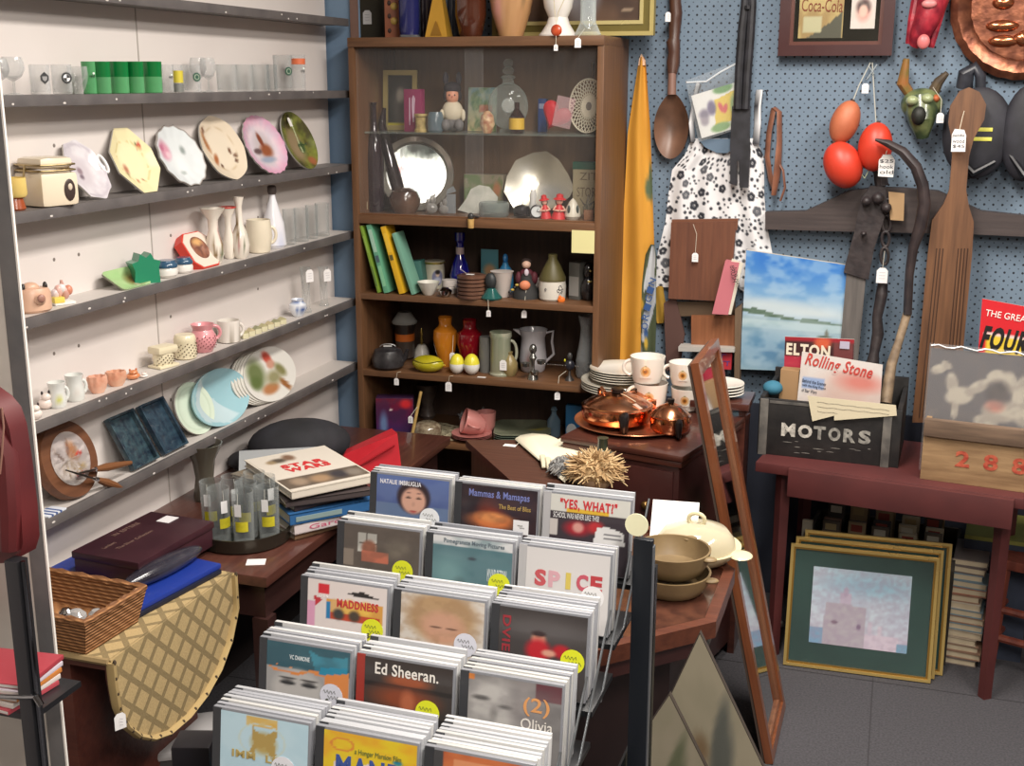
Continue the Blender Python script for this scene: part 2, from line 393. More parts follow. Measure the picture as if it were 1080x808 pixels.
def curved(fn, w_, z0, z1, a0, a1, mat, rad, n=18, T=None):
    """print wrapped on a round body, facing -y"""
    mb = MB(); U, W = np.meshgrid(np.linspace(0, 1, n+1), np.linspace(0, 1, n+1)); u = U.ravel(); v = W.ravel()
    C = np.clip(fn(u, v), 0, 255); V = []
    for a, b in zip(u, v):
        th = a0+(a1-a0)*a; z = z0+(z1-z0)*b; r = rad(z) if callable(rad) else rad
        V.append((r*math.sin(th), -r*math.cos(th), z))
    F = [(j*(n+1)+i, j*(n+1)+i+1, (j+1)*(n+1)+i+1, (j+1)*(n+1)+i) for j in range(n) for i in range(n)]
    return mb.add(V, F, mat, T, [tuple(lin(float(x)) for x in c) for c in C])
def badge(kind):
    def f(t, w_, h):
        mb = MB(); r = w_*.27; y = -w_/2*1.02
        dk = M((38, 40, 42), .5)
        T = Matrix.Translation((0, y, h*.55)) @ Matrix.Rotation(PI/2, 4, 'X')
        if kind == 'roundel':
            mb.lathe([(r, 0), (r, .0008), (.001, .0008)], dk, 28, T=T)
            mb.lathe([(r*.66, .0008), (r*.66, .0012), (.001, .0012)], M((240, 240, 240), .5), 28, T=T)
            for a in (0, PI):
                pts = [(0, 0)]+[(r*.62*math.cos(a+q), r*.62*math.sin(a+q)) for q in np.linspace(0, PI/2, 7)]
                mb.prism(pts, .0012, .0016, dk, T, 'xy')
        elif kind == 'shield':
            mb.prism([(-r*.8, r*.4), (0, r*1.1), (r*.8, r*.4), (r*.75, -r*.4), (0, -r*1.1), (-r*.75, -r*.4)], 0, .001, dk, T, 'xy')
            mb.prism([(-r*.5, r*.3), (r*.5, r*.3), (r*.4, -r*.3), (0, -r*.6), (-r*.4, -r*.3)], .001, .0014, M((150, 150, 150), .5), T, 'xy')
        elif kind == 'green':
            mb.lathe([(r*.8, 0), (r*.8, .0008), (.001, .0008)], M((34, 78, 60), .5), 24, T=T)
            mb.lathe([(r*.5, .0008), (r*.5, .0012), (r*.4, .0012)], M((190, 200, 180), .5), 24, T=T, cap=False)
        elif kind == 'scribble':
            mb.tube([(-.7*r+q*r*.2, math.sin(q*2.3)*r*.4, .0006) for q in range(8)], .0007, dk, 5, T=T)
            mb.lathe([(r*.3, 0), (r*.3, .0008), (.001, .0008)], M((225, 235, 225), .5), 12, c=(r*.3, r*.7, 0), T=T)
        mb.build('printed_badge', t)
    return f
# --- shelf 1: drinking glasses
def stem(x0, x1, yt, i, label, X=-1.8, group=None):
    P, w_, h = Lp(x0, x1, yt, i, X)
    t = thing('wine_glass', label, 'glass', P, 0, group)
    revolve([(.75, 0), (.72, .02), (.1, .06), (.1, .36)], w_, h, clear).build('foot', t)
    revolve([(.1, .36), (.7, .48), (1, .68), (.93, .86), (.78, 1), (.75, 1), (.9, .86), (.95, .68), (.66, .5), (.001, .4)], w_, h, clearw).build('bowl', t)
stem(-14, 12, 62, 1, 'large stemmed glass cut by the left edge of the picture')
stem(3, 28, 60, 1, 'round-bellied stemmed glass, leftmost whole glass on the top row', X=-1.76)
tumbler(33, 54, 68, 1, 'small clear tumbler with a black shield crest', clearw, deco=badge('shield'))
tumbler(56, 77, 68, 1, 'small clear tumbler with a black and white round badge', clearw, deco=badge('roundel'))
P, w_, h = Lp(73, 94, 70, 1, -1.82)
single(revolve([(.4, 0), (.45, .05), (.9, .45), (1, .7), (.95, 1), (.92, 1), (.9, .7), (.001, .15)], w_, h, clearw), 'sugar_bowl', 'plain clear rounded glass bowl between badge tumbler and green glasses', 'bowl', P)
gtop = glass((24, 140, 70), .55, .1, .35); glow = glass((110, 190, 130), .5, .1, .4)
gx = [(88, 103), (99, 118), (116, 137), (135, 153), (151, 172)]
gl = ['pale green glass with a white printed mark, first of the green row', 'green tumbler second from left in the green row', 'green tumbler in the middle of the green row', 'green tumbler second from right in the green row', 'brightest green tumbler at the right end of the green row']
for k, ((a, b), l) in enumerate(zip(gx, gl)):
    P, w_, h = Lp(a, b, 65, 1, -1.80+.03*(k % 2))
    t = thing('green_tumbler', l, 'glass', P, FACE-.45, 'green tumblers on the top shelf')
    revolve([(.88, 0), (.95, .02), (.97, .52)], w_, h, glow, 20).build('lower_body', t)
    revolve([(.97, .52), (1, 1), (.95, 1), (.93, .52)], w_, h, glow if k == 0 else gtop, 20).build('upper_band', t)
    if k == 0: badge('scribble')(t, w_, h)
tumbler(171, 184, 68, 1, 'small clear glass with grey scribble beside the green tumblers', clearw, deco=badge('scribble'))
P, w_, h = Lp(183, 194, 68, 1)
t = thing('shot_glass', 'narrow shot glass with a yellow label over a grey base', 'glass', P)
revolve(TUMB, w_, h, clearw).build('glass_body', t)
MB().lathe([(w_*.49, h*.35), (w_*.51, h*.78)], M((205, 190, 60), .5), 20, cap=False).build('yellow_label', t)
MB().lathe([(w_*.48, h*.02), (w_*.5, h*.33)], M((120, 122, 118), .5), 20, cap=False).build('grey_label', t)
tumbler(192, 213, 68, 1, 'clear tumbler with a round green crest near the middle of the row', clearw, deco=badge('green'))
stem(201, 219, 61, 1, 'stemmed glass with dark rim, left one of a touching pair', X=-1.83, group='stemmed glasses mid row')
stem(212, 229, 61, 1, 'stemmed glass with dark rim, right one of a touching pair', X=-1.77, group='stemmed glasses mid row')
for k, (a, b) in enumerate(((229, 251), (250, 268), (267, 285), (282, 293))):
    tumbler(a, b, 68, 1, 'plain clear tumbler, '+['widest of four in a row, just right of the stemmed pair', 'second of four plain ones', 'third of four plain ones', 'narrowest, partly behind the tall green-crested glass'][k], clear, 'plain tumblers on the top shelf')
tumbler(289, 309, 58, 1, 'tall clear beer glass with a dark green oval crest', clear, deco=badge('green'))
tumbler(308, 323, 58, 1, 'tall clear glass with an orange band, rightmost on the top shelf', clearw, band=(.74, .9, M((214, 110, 70), .5)), deco=badge('scribble'))
# --- shelf 2: leaning plates and jars
def plate(x0, x1, yt, i, label, fn, outline=None, X=0, lean=.2, depth_=.012, prof=None, rough=.25, rimcol=None, name='decorative_plate', cat='plate', n=60, rings=16, group=None, yaw=0, coat=.3, back=(205, 202, 196), extra=None, bx=0):
    P, w_, h = Lf(x0, x1, yt, i); off = X
    lean = math.atan2(.072-off, h); h = h/math.cos(lean)
    t = thing(name, label, cat, (-1.716-bx, P[1], P[2]+.001), FACE+yaw, group, rx=-lean)
    mb = MB(); V = []; Cc = []; prof = prof or (lambda q: depth_*(1-q**4) if q < .66 else depth_*(1-.66**4)*(1-(q-.66)/.34))
    Us = []; Vs = []
    for k in range(rings+1):
        q = k/rings
        for j in range(n):
            a = 2*PI*j/n; b = outline(a) if outline else 1
            x = q*b*math.cos(a); z = q*b*math.sin(a)
            V.append((x*w_/2, prof(q), z*h/2+h/2)); Us.append(x/2+.5); Vs.append(z/2+.5)
    C = np.clip(fn(np.array(Us), np.array(Vs)), 0, 255)
    if rimcol:
        for j in range(n): C[rings*n+j] = rimcol
    F = [(k*n+j, k*n+(j+1) % n, (k+1)*n+(j+1) % n, (k+1)*n+j) for k in range(rings) for j in range(n)]
    mn = min(v[2] for v in V); V = [(a, b, c-mn) for a, b, c in V]
    mb.add(V, F, painted(rough, 0, coat), None, [tuple(lin(float(x)) for x in c) for c in C])
    m2 = M(back, .4)
    V2 = [(a*.99, b+.005, c) for a, b, c in V]
    mb.add(V2, [tuple(reversed(f)) for f in F], m2)
    e = rings*n; mb.add([V[e+j] for j in range(n)]+[V2[e+j] for j in range(n)], [(j, (j+1) % n, n+(j+1) % n, n+j) for j in range(n)], m2)
    o = mb.build('plate_face', t, ang=60)
    if extra: extra(t, w_, h)
    return t
def poly8(a):
    return 1/max(abs(math.cos(a)), abs(math.sin(a)), (abs(math.cos(a))+abs(math.sin(a)))/1.33)
def scal(n, amp): return lambda a: 1-amp*abs(math.sin(a*n/2))
P, w_, h = Lp(4, 30, 187, 2, -1.79)
t = thing('candle_glass', 'amber glass candle holder with yellow top behind the upright', 'candle holder', P)
revolve([(.7, 0), (.8, .05), (.62, .35), (.9, .42)], w_, h, M((150, 72, 38), .25)).build('base', t)
revolve([(.85, .4), (1, .5), (.95, 1), (.9, 1), (.9, .5)], w_, h, glass((240, 215, 130), .7, .2, .3)).build('yellow_bowl', t)
P, w_, h = Lp(22, 80, 163, 2, -1.785)
t = thing('clip_top_canister', 'cream ceramic square canister with wire clip lid and dark oval label', 'canister', P, FACE-.25)
cr = M((226, 212, 188), .3, coat=.3)
w2 = w_*.40
MB().box(-w2, w2, -w2, w2, 0, h*.68, cr, .012).build('body', t)
lid = MB().box(-w2*.88, w2*.88, -w2*.88, w2*.88, h*.74, h*.97, cr, .012).build('lid', t)
wi = M((170, 150, 110), .3, .8)
mb = MB()
for z in (.71, .82): mb.tube([(math.cos(a)*w2*1.02*min(1.25, 1/max(abs(math.cos(a)), abs(math.sin(a)))), math.sin(a)*w2*1.02*min(1.25, 1/max(abs(math.cos(a)), abs(math.sin(a)))), h*z) for a in np.linspace(0, 2*PI, 25)[:-1]], .0022, wi, 6, True)
mb.tube([(w2*1.05, 0, h*.82), (w2*1.18, -.01, h*.7), (w2*1.15, 0, h*.52)], .0025, wi).tube([(-w2*1.05, 0, h*.82), (-w2*1.15, 0, h*.6)], .0025, wi)
mb.build('wire_clip', t)
MB().ell((w2*.45, -w2-.001, h*.32), (w2*.3, .002, h*.22), M((62, 48, 44), .4), 20, 8).ell((w2*.45, -w2-.003, h*.38), (w2*.12, .0015, h*.07), M((205, 190, 170), .5), 12, 6).build('oval_label', t)
flower = lambda cx, cy, s, c: [('e', cx+s*math.cos(a), cy+s*math.sin(a), s*.7, s*.7, c, .3) for a in (0, 1.26, 2.5, 3.8, 5)]+[('e', cx, cy, s*.4, s*.4, (200, 170, 90), .2)]
def ear(t, w_, h):
    MB().tube([(w_*.5+.012*math.sin(a), .004, h*.58+.022*math.cos(a)) for a in np.linspace(0, 2*PI, 15)[:-1]], .004, M((232, 230, 230), .3), 8, True).build('handle', t)
plate(70, 111, 148, 2, 'ornate white oval dish with pierced scrolled rim beside the canister', art((214, 210, 214), [('n', 6, .4, (180, 172, 182), 3), ('e', .45, .5, .22, .25, (196, 188, 194), .3), ('e', .42, .52, .06, .06, (140, 122, 130), .4), ('e', .4, .42, .05, .04, (120, 105, 115), .4), ('ring', .5, .5, .44, .44, (188, 182, 190), .05)]), lambda a: 1-.08*abs(math.sin(a*4.5))-.04*math.cos(2*a), extra=ear, lean=.28)
plate(120, 163, 135, 2, 'cream octagonal plate with small rose sprigs, second plate from left', art((226, 216, 172), [('e', .5, .5, .3, .3, (232, 222, 182), .3)]+flower(.78, .72, .035, (190, 80, 70))+[('e', .73, .76, .03, .02, (90, 110, 70), .3), ('e', .28, .4, .05, .07, (175, 120, 95), .5), ('e', .25, .3, .03, .04, (110, 120, 80), .4), ('e', .42, .2, .03, .03, (180, 110, 90), .4), ('e', .55, .22, .02, .02, (150, 100, 80), .4), ('ring', .5, .5, .33, .33, (206, 192, 140), .03)]), poly8)
plate(167, 213, 130, 2, 'white scalloped plate with dark wavy rim and pink rose', art((214, 220, 222), [('e', .24, .62, .13, .15, (206, 150, 168), .3), ('e', .2, .66, .05, .05, (188, 110, 138), .4), ('e', .3, .55, .05, .05, (225, 190, 200), .4), ('e', .5, .35, .12, .2, (226, 230, 232), .5), ('e', .65, .6, .05, .06, (140, 150, 148), .5), ('e', .45, .25, .06, .03, (170, 180, 178), .5)]), scal(14, .06), rimcol=(120, 104, 92))
plate(213, 256, 122, 2, 'cream plate with brown leaf sprigs in the middle of the row', art((218, 204, 182), [('e', .5, .5, .31, .31, (224, 212, 192), .2), ('ring', .5, .5, .33, .33, (198, 178, 148), .02), ('e', .2, .62, .05, .16, (170, 116, 76), .4, .3), ('e', .22, .8, .035, .05, (110, 70, 50), .4), ('e', .3, .35, .05, .09, (166, 104, 66), .4, -.5), ('e', .37, .25, .03, .03, (88, 58, 44), .4), ('e', .7, .46, .03, .05, (110, 78, 60), .4), ('e', .78, .38, .04, .03, (104, 74, 58), .4), ('e', .75, .3, .03, .03, (90, 62, 48), .4)]), lambda a: 1-.03*abs(math.sin(4*a)))
plate(258, 299, 120, 2, 'pink ribbed-edge plate with a brown rooster picture', art((214, 150, 180), [('e', .5, .5, .4, .4, (226, 208, 216), .25), ('n', 9, .3, (186, 190, 206), 8), ('e', .5, .45, .22, .26, (196, 186, 190), .3), ('e', .55, .42, .14, .11, (146, 84, 54), .35), ('e', .5, .6, .05, .12, (130, 70, 50), .3, .2), ('e', .33, .42, .1, .05, (100, 80, 82), .3), ('e', .5, .27, .18, .05, (150, 160, 180), .4)]), scal(22, .05), name='rooster_plate')
def tg(t, w_, h): MB().prism([(-.008, 0), (.008, 0), (.008, .022), (.004, .028), (-.004, .028), (-.008, .022)], -.004, -.003, M((225, 222, 218), .7), Matrix.Translation((-w_*.12, 0, h*.74))).build('price_tag', t)
plate(300, 330, 118, 2, 'mottled green and brown oval dish with a tag, last plate before the bookcase', art((96, 104, 44), [('n', 5, .9, (64, 58, 34), 5), ('n', 9, .5, (150, 156, 66), 9), ('e', .42, .45, .24, .3, (140, 122, 92), .3), ('e', .6, .4, .1, .1, (58, 84, 46), .3), ('r', .55, .3, .58, .9, (180, 190, 150)), ('r', .5, .43, .8, .45, (40, 70, 40)), ('e', .7, .14, .1, .08, (150, 92, 60), .3)]), extra=tg, lean=.22)
# --- shelf 3
P, w_, h = Lp(19, 55, 296, 3, -1.79)
pk = noisy((200, 160, 136), (216, 178, 152), 10, .35)
t = thing('animal_mug', 'pinkish ceramic mug shaped like an animal with black ears', 'mug', P, FACE-.5)
MB().lathe([(w_*.42, 0), (w_*.5, h*.08), (w_*.5, h*.62), (w_*.42, h*.78), (w_*.3, h*.8)], pk, 24, sy=.8).ell((w_*.02, -w_*.36, h*.45), (w_*.18, w_*.16, h*.2), pk).ell((-w_*.1, -w_*.05, h*.8), (w_*.26, w_*.2, h*.19), pk).build('body', t)
for k in (-1, 1): MB().ell((k*w_*.32, -w_*.1, h*.8), (w_*.07, w_*.08, h*.17), M((38, 32, 32), .3)).build('black_ear', t)
MB().ell((w_*.02, -w_*.5, h*.5), (w_*.12, w_*.06, h*.14), M((160, 118, 104), .4)).build('snout', t)
P, w_, h = Lp(52, 80, 295, 3, -1.80)
t = thing('shell_figurine', 'pink and white shell-shaped figurine on a yellow base', 'figurine', P, FACE-.5)
MB().box(-w_*.4, w_*.4, -w_*.3, w_*.3, 0, h*.12, M((230, 226, 220), .3), .002).build('base', t)
MB().box(-w_*.42, -w_*.02, -w_*.32, w_*.1, h*.1, h*.34, M((222, 200, 92), .4), .002).build('yellow_block', t)
mb = MB()
for k in range(5): mb.ell((w_*(-.25+.13*k), 0, h*(.45+.1*(k % 3))), (w_*.16, w_*.15, h*(.22+.05*(k % 2))), M([(206, 190, 190), (210, 168, 158), (222, 214, 212), (196, 150, 138), (204, 134, 110)][k], .35), 12, 8)
mb.tube([(w_*.05, 0, h*.7), (w_*.02, 0, h)], [.006, .003], M((196, 150, 138), .4)); mb.build('shell', t)
plate(114, 148, 281, 3, 'pale green square dish with a brown stain, leaning by the green leaf vase', art((168, 196, 142), [('n', 4, .4, (142, 184, 120), 2), ('e', .78, .5, .2, .25, (104, 90, 46), .5), ('e', .8, .5, .1, .14, (78, 62, 34), .5)]), lambda a: .9/max(abs(math.cos(a)), abs(math.sin(a)), .78), lean=.5, back=(120, 122, 104), name='green_dish', cat='dish')
P, w_, h = Lp(137, 168, 266, 3, -1.80)
star = [(-.9, .0), (.9, 0), (.85, .5), (1, .72), (.55, .78), (.35, 1), (0, .86), (-.4, 1), (-.55, .76), (-1, .7), (-.8, .45)]
single(MB().prism([(a*w_/2, b*h) for a, b in star], -w_*.3, w_*.3, M((32, 128, 94), .3, coat=.4)), 'leaf_shaped_vase', 'deep green star-topped ceramic vase behind the pale green dish', 'vase', P, FACE-.6)
for k, (a, b, y, l) in enumerate(((165, 188, 274, 'white round jar with a dark blue lid, nearer of two'), (184, 204, 271, 'white round jar with a dark blue lid, beside the red-edged plaque'))):
    P, w_, h = Lp(a, b, y, 3, -1.79+.0*k)
    t = thing('lidded_jar', l, 'jar', P, 0, 'blue-lidded jars')
    revolve([(.7, 0), (.95, .15), (1, .4), (.85, .62)], w_, h, M((228, 224, 218), .25, coat=.4)).build('body', t)
    revolve([(.98, .6), (1, .72), (.9, .86), (.8, .9), (.75, 1), (.001, 1)], w_, h, M((52, 84, 112), .25, coat=.4)).build('lid', t)
P, w_, h = Lf(197, 224, 245, 3)
lean = math.atan2(.06, h)
t = thing('oval_picture_plaque', 'cream plaque with red edge and a small oval brown picture', 'plaque', (-1.725, P[1], P[2]), FACE, rx=-lean)
h2 = h/math.cos(lean); oc = [(-.5, .2), (-.3, 0), (.3, 0), (.5, .2), (.5, .8), (.3, 1), (-.3, 1), (-.5, .8)]
MB().prism([(a*w_, b*h2) for a, b in oc], -.004, .022, M((206, 56, 40), .4)).build('red_edge', t)
MB().prism([(a*w_*.93, .03*h2+b*h2*.94) for a, b in oc], -.006, -.004, M((222, 208, 194), .35)).build('face', t)
mb = MB(); T = Matrix.Translation((-w_*.02, -.0065, h2*.55)) @ Matrix.Rotation(PI/2, 4, 'X'); fnp = art((150, 100, 78), [('n', 5, .7, (90, 50, 42), 6), ('e', .5, .75, .3, .15, (206, 160, 104), .4)])
mb.lathe([(.001, .001), (w_*.09, .001), (w_*.18, .001), (w_*.27, .001), (w_*.28, 0)], painted(.3), 28, sy=.95, T=T, colf=colfn(fnp, w_*.6, h2*.6, 0, -h2*.3, (0, 1))); mb.build('oval_picture', t)
def floral(n, cols, seed, base=(228, 220, 208)):
    r = random.Random(seed); return art(base, [('e', r.uniform(.15, .85), r.uniform(.15, .6), r.uniform(.04, .09), r.uniform(.03, .06), cols[k % len(cols)], .3) for k in range(n)])
wc = painted(.25, 0, .4)
def fvase(x0, x1, yt, i, label, seed, prof=VASE, X=-1.80, cols=((120, 96, 60), (160, 90, 90), (90, 100, 70)), mouth=None, nm='vase'):
    P, w_, h = Lp(x0, x1, yt, i, X); mb = revolve(prof, w_, h, wc, 30, colf=colfn(floral(9, cols, seed), w_, h))
    return single(mb, nm, label, 'vase', P, FACE-.5)
FLARE = [(.45, 0), (.6, .03), (.78, .18), (.7, .36), (.4, .6), (.42, .8), (.95, .98), (1, 1), (.9, 1), (.3, .8), (.3, .6)]
fvase(214, 240, 219, 3, 'white flared vase with sprigs, left of three in a cluster', 3, FLARE)
P, w_, h = Lp(234, 251, 217, 3, -1.83)
t = thing('red_rimmed_vase', 'white slim vase with a red rim, middle of three in a cluster', 'vase', P, FACE-.5)
revolve(FLARE, w_, h*.97, wc, 28, colf=colfn(floral(8, ((110, 90, 60), (160, 90, 90)), 5), w_, h)).build('body', t)
MB().tube([(w_*.5*math.cos(a), w_*.5*math.sin(a), h*.98) for a in np.linspace(0, 2*PI, 25)[:-1]], .002, M((196, 60, 50), .4), 6, True).build('red_rim', t)
fvase(245, 264, 207, 3, 'tallest white bottle-necked vase, right of three in a cluster', 8, [(.6, 0), (.85, .05), (1, .22), (.85, .4), (.4, .56), (.34, .85), (.6, 1), (.5, 1), (.28, .85)], X=-1.78)
P, w_, h = Lp(260, 288, 231, 3, -1.80)
t = thing('cream_mug', 'plain cream barrel-shaped mug before the white bell bottle', 'mug', P, FACE-.9)
revolve([(.7, 0), (.8, .03), (1, .5), (.9, 1), (.83, 1), (.92, .5), (.001, .1)], w_, h, M((224, 214, 192), .3, coat=.4)).build('body', t)
MB().tube([(w_*.42+w_*.22*math.sin(a), 0, h*.52+h*.25*math.cos(a)) for a in np.linspace(.1, PI-.1, 10)], .0045, M((224, 214, 192), .3)).build('handle', t)
P, w_, h = Lp(275, 304, 195, 3, -1.82)
t = thing('bell_bottle', 'white cone-shaped ceramic bottle with blue sprig and dark stopper', 'bottle', P, FACE-.5)
revolve([(.8, 0), (1, .05), (.85, .4), (.3, .78), (.22, .86)], w_*.9, h, wc, 30, colf=colfn(art((226, 226, 232), [('e', .5, .2, .2, .12, (120, 136, 190), .6)]), w_, h)).build('body', t)
revolve([(.3, .86), (.36, .9), (.36, .98), (.25, 1), (.001, 1)], w_*.9, h, M((84, 74, 72), .5)).build('stopper', t)
for k, (a, b, y) in enumerate(((299, 313, 220), (311, 326, 219), (323, 336, 216), (333, 348, 214))):
    tumbler(a, b, y, 3, 'clear cut-glass tumbler, '+['nearest the white bell bottle', 'second from the bell bottle', 'third from the bell bottle', 'last before the bookcase'][k], clear, 'cut-glass tumblers on the vase shelf', X=-1.80)
# --- shelf 4
def bunny(x0, x1, yt, i, label, ears, c, X=-1.79, extra=None, nm='animal_figurine'):
    P, w_, h = Lp(x0, x1, yt, i, X); t = thing(nm, label, 'figurine', P, FACE-.6)
    m = M(c, .3, coat=.3); MB().ell((0, 0, h*.3), (w_*.45, w_*.36, h*.32), m).ell((0, -w_*.12, h*.66), (w_*.28, w_*.26, h*.22), m).build('body', t)
    for k in (-1, 1): MB().ell((k*w_*.2, -w_*.08, h*.88), (w_*.07, w_*.06, h*.12), M(ears, .4), 10, 6).build('ear', t)
    if extra: extra(t, w_, h)
bunny(30, 46, 424, 4, 'small white cat figurine with dark dots by the upright', (60, 48, 46), (228, 216, 208), X=-1.76)
bunny(40, 58, 411, 4, 'white bunny figurine with black-tipped ears', (50, 42, 42), (222, 208, 200), X=-1.83)
def owlmug(x0, x1, yt, label, seed, chip):
    P, w_, h = Lp(x0, x1, yt, 4, -1.80); t = thing('owl_jug', label, 'jug', P, FACE-.6)
    r = random.Random(seed); fn = art((216, 218, 214), [('e', .35, .7, .07, .06, (110, 104, 100), .3), ('e', .6, .7, .07, .06, (110, 104, 100), .3), ('e', .45, .35, .16, .12, chip, .4)])
    revolve([(.8, 0), (.95, .1), (1, .35), (.82, .62), (.9, .85), (1, 1), (.9, 1), (.7, .6)], w_, h, wc, 28, colf=colfn(fn, w_, h)).build('body', t)
    MB().tube([(w_*.4+w_*.2*math.sin(a), 0, h*.5+h*.25*math.cos(a)) for a in np.linspace(0, PI, 9)], .004, M((216, 218, 214), .3)).build('handle', t)
owlmug(52, 71, 402, 'white owl jug with a yellow-green belly spot', 1, (196, 196, 110))
owlmug(70, 90, 394, 'plain white wide-topped jug beside the shell bowls', 2, (210, 206, 200))
def shellbowl(x0, x1, yt, label, c1, c2):
    P, w_, h = Lp(x0, x1, yt, 4, -1.79)
    mb = MB().lathe([(w_*.3, 0), (w_*.42, h*.25), (w_*.5, h*.6), (w_*.46, h), (w_*.42, h), (w_*.4, h*.55), (.001, h*.2)], noisy(c1, c2, 30, .35), 40, rf=lambda a, r, z: 1+.09*math.sin(9*a)*(z/h), sy=.8)
    single(mb, 'ruffled_shell_bowl', label, 'bowl', P, FACE-.6, 'ruffled shell bowls')
shellbowl(93, 114, 396, 'peach ruffled shell-shaped bowl, left of two', (212, 150, 124), (228, 184, 160))
shellbowl(112, 134, 391, 'peach ruffled shell-shaped bowl, right of two', (204, 140, 112), (224, 180, 152))
bunny(132, 149, 388, 4, 'orange glazed cat figurine right of the shell bowls', (190, 110, 70), (206, 132, 88))
bunny(147, 157, 392, 4, 'tiny white mouse figurine before the cream trinket box', (215, 190, 180), (232, 226, 220), X=-1.76)
P, w_, h = Lp(157, 189, 362, 4, -1.80)
t = thing('pierced_trinket_box', 'cream pierced ceramic cradle-shaped box', 'box', P, FACE-.25)
cp = M((220, 210, 180), .35, coat=.3)
MB().box(-w_*.42, w_*.42, -w_*.3, w_*.3, 0, h*.12, cp, .003).lathe([(w_*.36, h*.1), (w_*.4, h*.45), (w_*.38, h*.62)], cp, 28, sy=.7).box(-w_*.42, w_*.42, -w_*.3, w_*.3, h*.6, h*.95, cp, .008).build('body', t)
def holes(t, w_, h, z0, z1, rad, seed, c=(96, 82, 64), sy=1, dens=26):
    mb = MB(); m = M(c, .7); r = random.Random(seed)
    for q in range(dens):
        a = -1.2+2.4*((q*.618) % 1); z = z0+(z1-z0)*(q+.5)/dens; mb.ell((rad*math.sin(a), -rad*math.cos(a)*sy, z), (.0018, .0018, .0018), m, 6, 4)
    mb.build('pierced_holes', t)
holes(t, w_, h, h*.15, h*.55, w_*.4, 1, sy=.72)
P, w_, h = Lp(184, 208, 352, 4, -1.80)
t = thing('pierced_candle_jar', 'cream pierced round jar left of the pink jug', 'jar', P, FACE-.5)
revolve([(.8, 0), (.95, .05), (1, .4), (.95, .72), (.98, .78), (.9, .95), (.8, 1), (.001, 1)], w_, h, cp).build('body', t); holes(t, w_, h, h*.12, h*.68, w_*.5, 2, dens=34)
P, w_, h = Lp(201, 229, 341, 4, -1.80)
t = thing('pierced_pink_jug', 'pink pierced round jug with handle on the fourth shelf', 'jug', P, FACE-.8)
pj = M((214, 146, 152), .3, coat=.4)
revolve([(.6, 0), (.7, .04), (1, .35), (.95, .6), (.72, .8), (.88, 1), (.8, 1), (.62, .8), (.001, .6)], w_, h, pj, 32).build('body', t); holes(t, w_, h, h*.15, h*.62, w_*.49, 3, (130, 70, 76), dens=40)
MB().tube([(w_*.42+w_*.24*math.sin(a), 0, h*.66+h*.24*math.cos(a)) for a in np.linspace(-.1, PI-.2, 10)], .0045, pj).build('handle', t)
P, w_, h = Lp(230, 254, 337, 4, -1.80)
t = thing('floral_mug', 'white mug with dark flower transfer right of the pink jug', 'mug', P, FACE-.6)
revolve([(.85, 0), (.98, .04), (1, 1), (.93, 1), (.9, .1), (.001, .1)], w_, h, wc, 30, colf=colfn(art((222, 216, 208), [('n', 5, .8, (122, 112, 96), 4), ('e', .3, .4, .2, .22, (226, 220, 212), .3), ('r', 0, .86, 1, 1, (226, 220, 212))]), w_, h)).build('body', t)
MB().tube([(w_*.48+w_*.2*math.sin(a), 0, h*.5+h*.28*math.cos(a)) for a in np.linspace(0, PI, 9)], .0045, M((222, 216, 208), .3)).build('handle', t)
# row of tiny china houses on a strip
for k in range(7):
    a = 254+k*6.6; P, w_, h = Lp(a, a+8, 348-k*2.3, 4, -1.765)
    mb = MB().box(-w_*.45, w_*.45, -w_*.4, w_*.4, 0, h*.65, M((206, 200, 168), .5), .001).prism([(-w_*.5, h*.65), (w_*.5, h*.65), (0, h)], -w_*.42, w_*.42, M([(176, 170, 130), (190, 178, 140), (150, 150, 116)][k % 3], .5))
    single(mb, 'miniature_house', 'tiny cream china house in the row right of the floral mug', 'ornament', P, FACE-.5, 'tiny china houses')
P, w_, h = Lp(305, 324, 315, 4, -1.79)
t = thing('delft_vase', 'small blue and white round china vase', 'vase', P, FACE-.5)
revolve([(.5, 0), (.6, .04), (1, .45), (.95, .7), (.6, .86), (.75, 1), (.65, 1), (.5, .86)], w_, h, wc, 40, colf=colfn(art((224, 228, 234), [('e', .5, .35, .17, .17, (52, 80, 140), .4), ('e', .3, .8, .18, .07, (60, 88, 150), .3), ('e', .7, .8, .18, .07, (60, 88, 150), .3), ('e', .2, .4, .07, .1, (90, 116, 170), .4), ('e', .82, .4, .07, .1, (90, 116, 170), .4)]), w_, h)).build('body', t)
def ptag(t, x, y, z, s=.02, name='price_tag', rz=0, string=None):
    T = Matrix.Translation((x, y, z)) @ Matrix.Rotation(rz, 4, 'Z')
    mb = MB().prism([(-s*.45, -s*1.3), (s*.45, -s*1.3), (s*.45, -s*.25), (s*.22, 0), (-s*.22, 0), (-s*.45, -s*.25)], 0, .0006, M((236, 234, 234), .7), T)
    for q in range(3): mb.tube([(x-s*.25, y-.0006, z-s*(.4+.25*q)), (x, y-.0006, z-s*(.42+.25*q)), (x+s*.25, y-.0006, z-s*(.4+.25*q))], .0004, M((150, 150, 158), .7), 4)
    if string: mb.tube([(x, y, z)]+list(string), .0008, M((200, 195, 180), .8), 5)
    return mb.build(name, t)
for k, (a, b) in enumerate(((316, 331), (335, 349))):
    P, w_, h = Lp(a, b, 281, 4, -1.80)
    t = thing('bud_vase', 'tall thin clear glass vase with white tag, '+['nearer the blue and white vase', 'nearer the bookcase'][k], 'vase', P, FACE-.5, 'tagged clear bud vases')
    revolve([(.8, 0), (.85, .03), (.6, .1), (.65, .6), (.85, 1), (.78, 1), (.55, .6), (.001, .12)], w_*.9, h, clear).build('glass_body', t)
    ptag(t, 0, -w_*.5-.002, h*.96, .03)
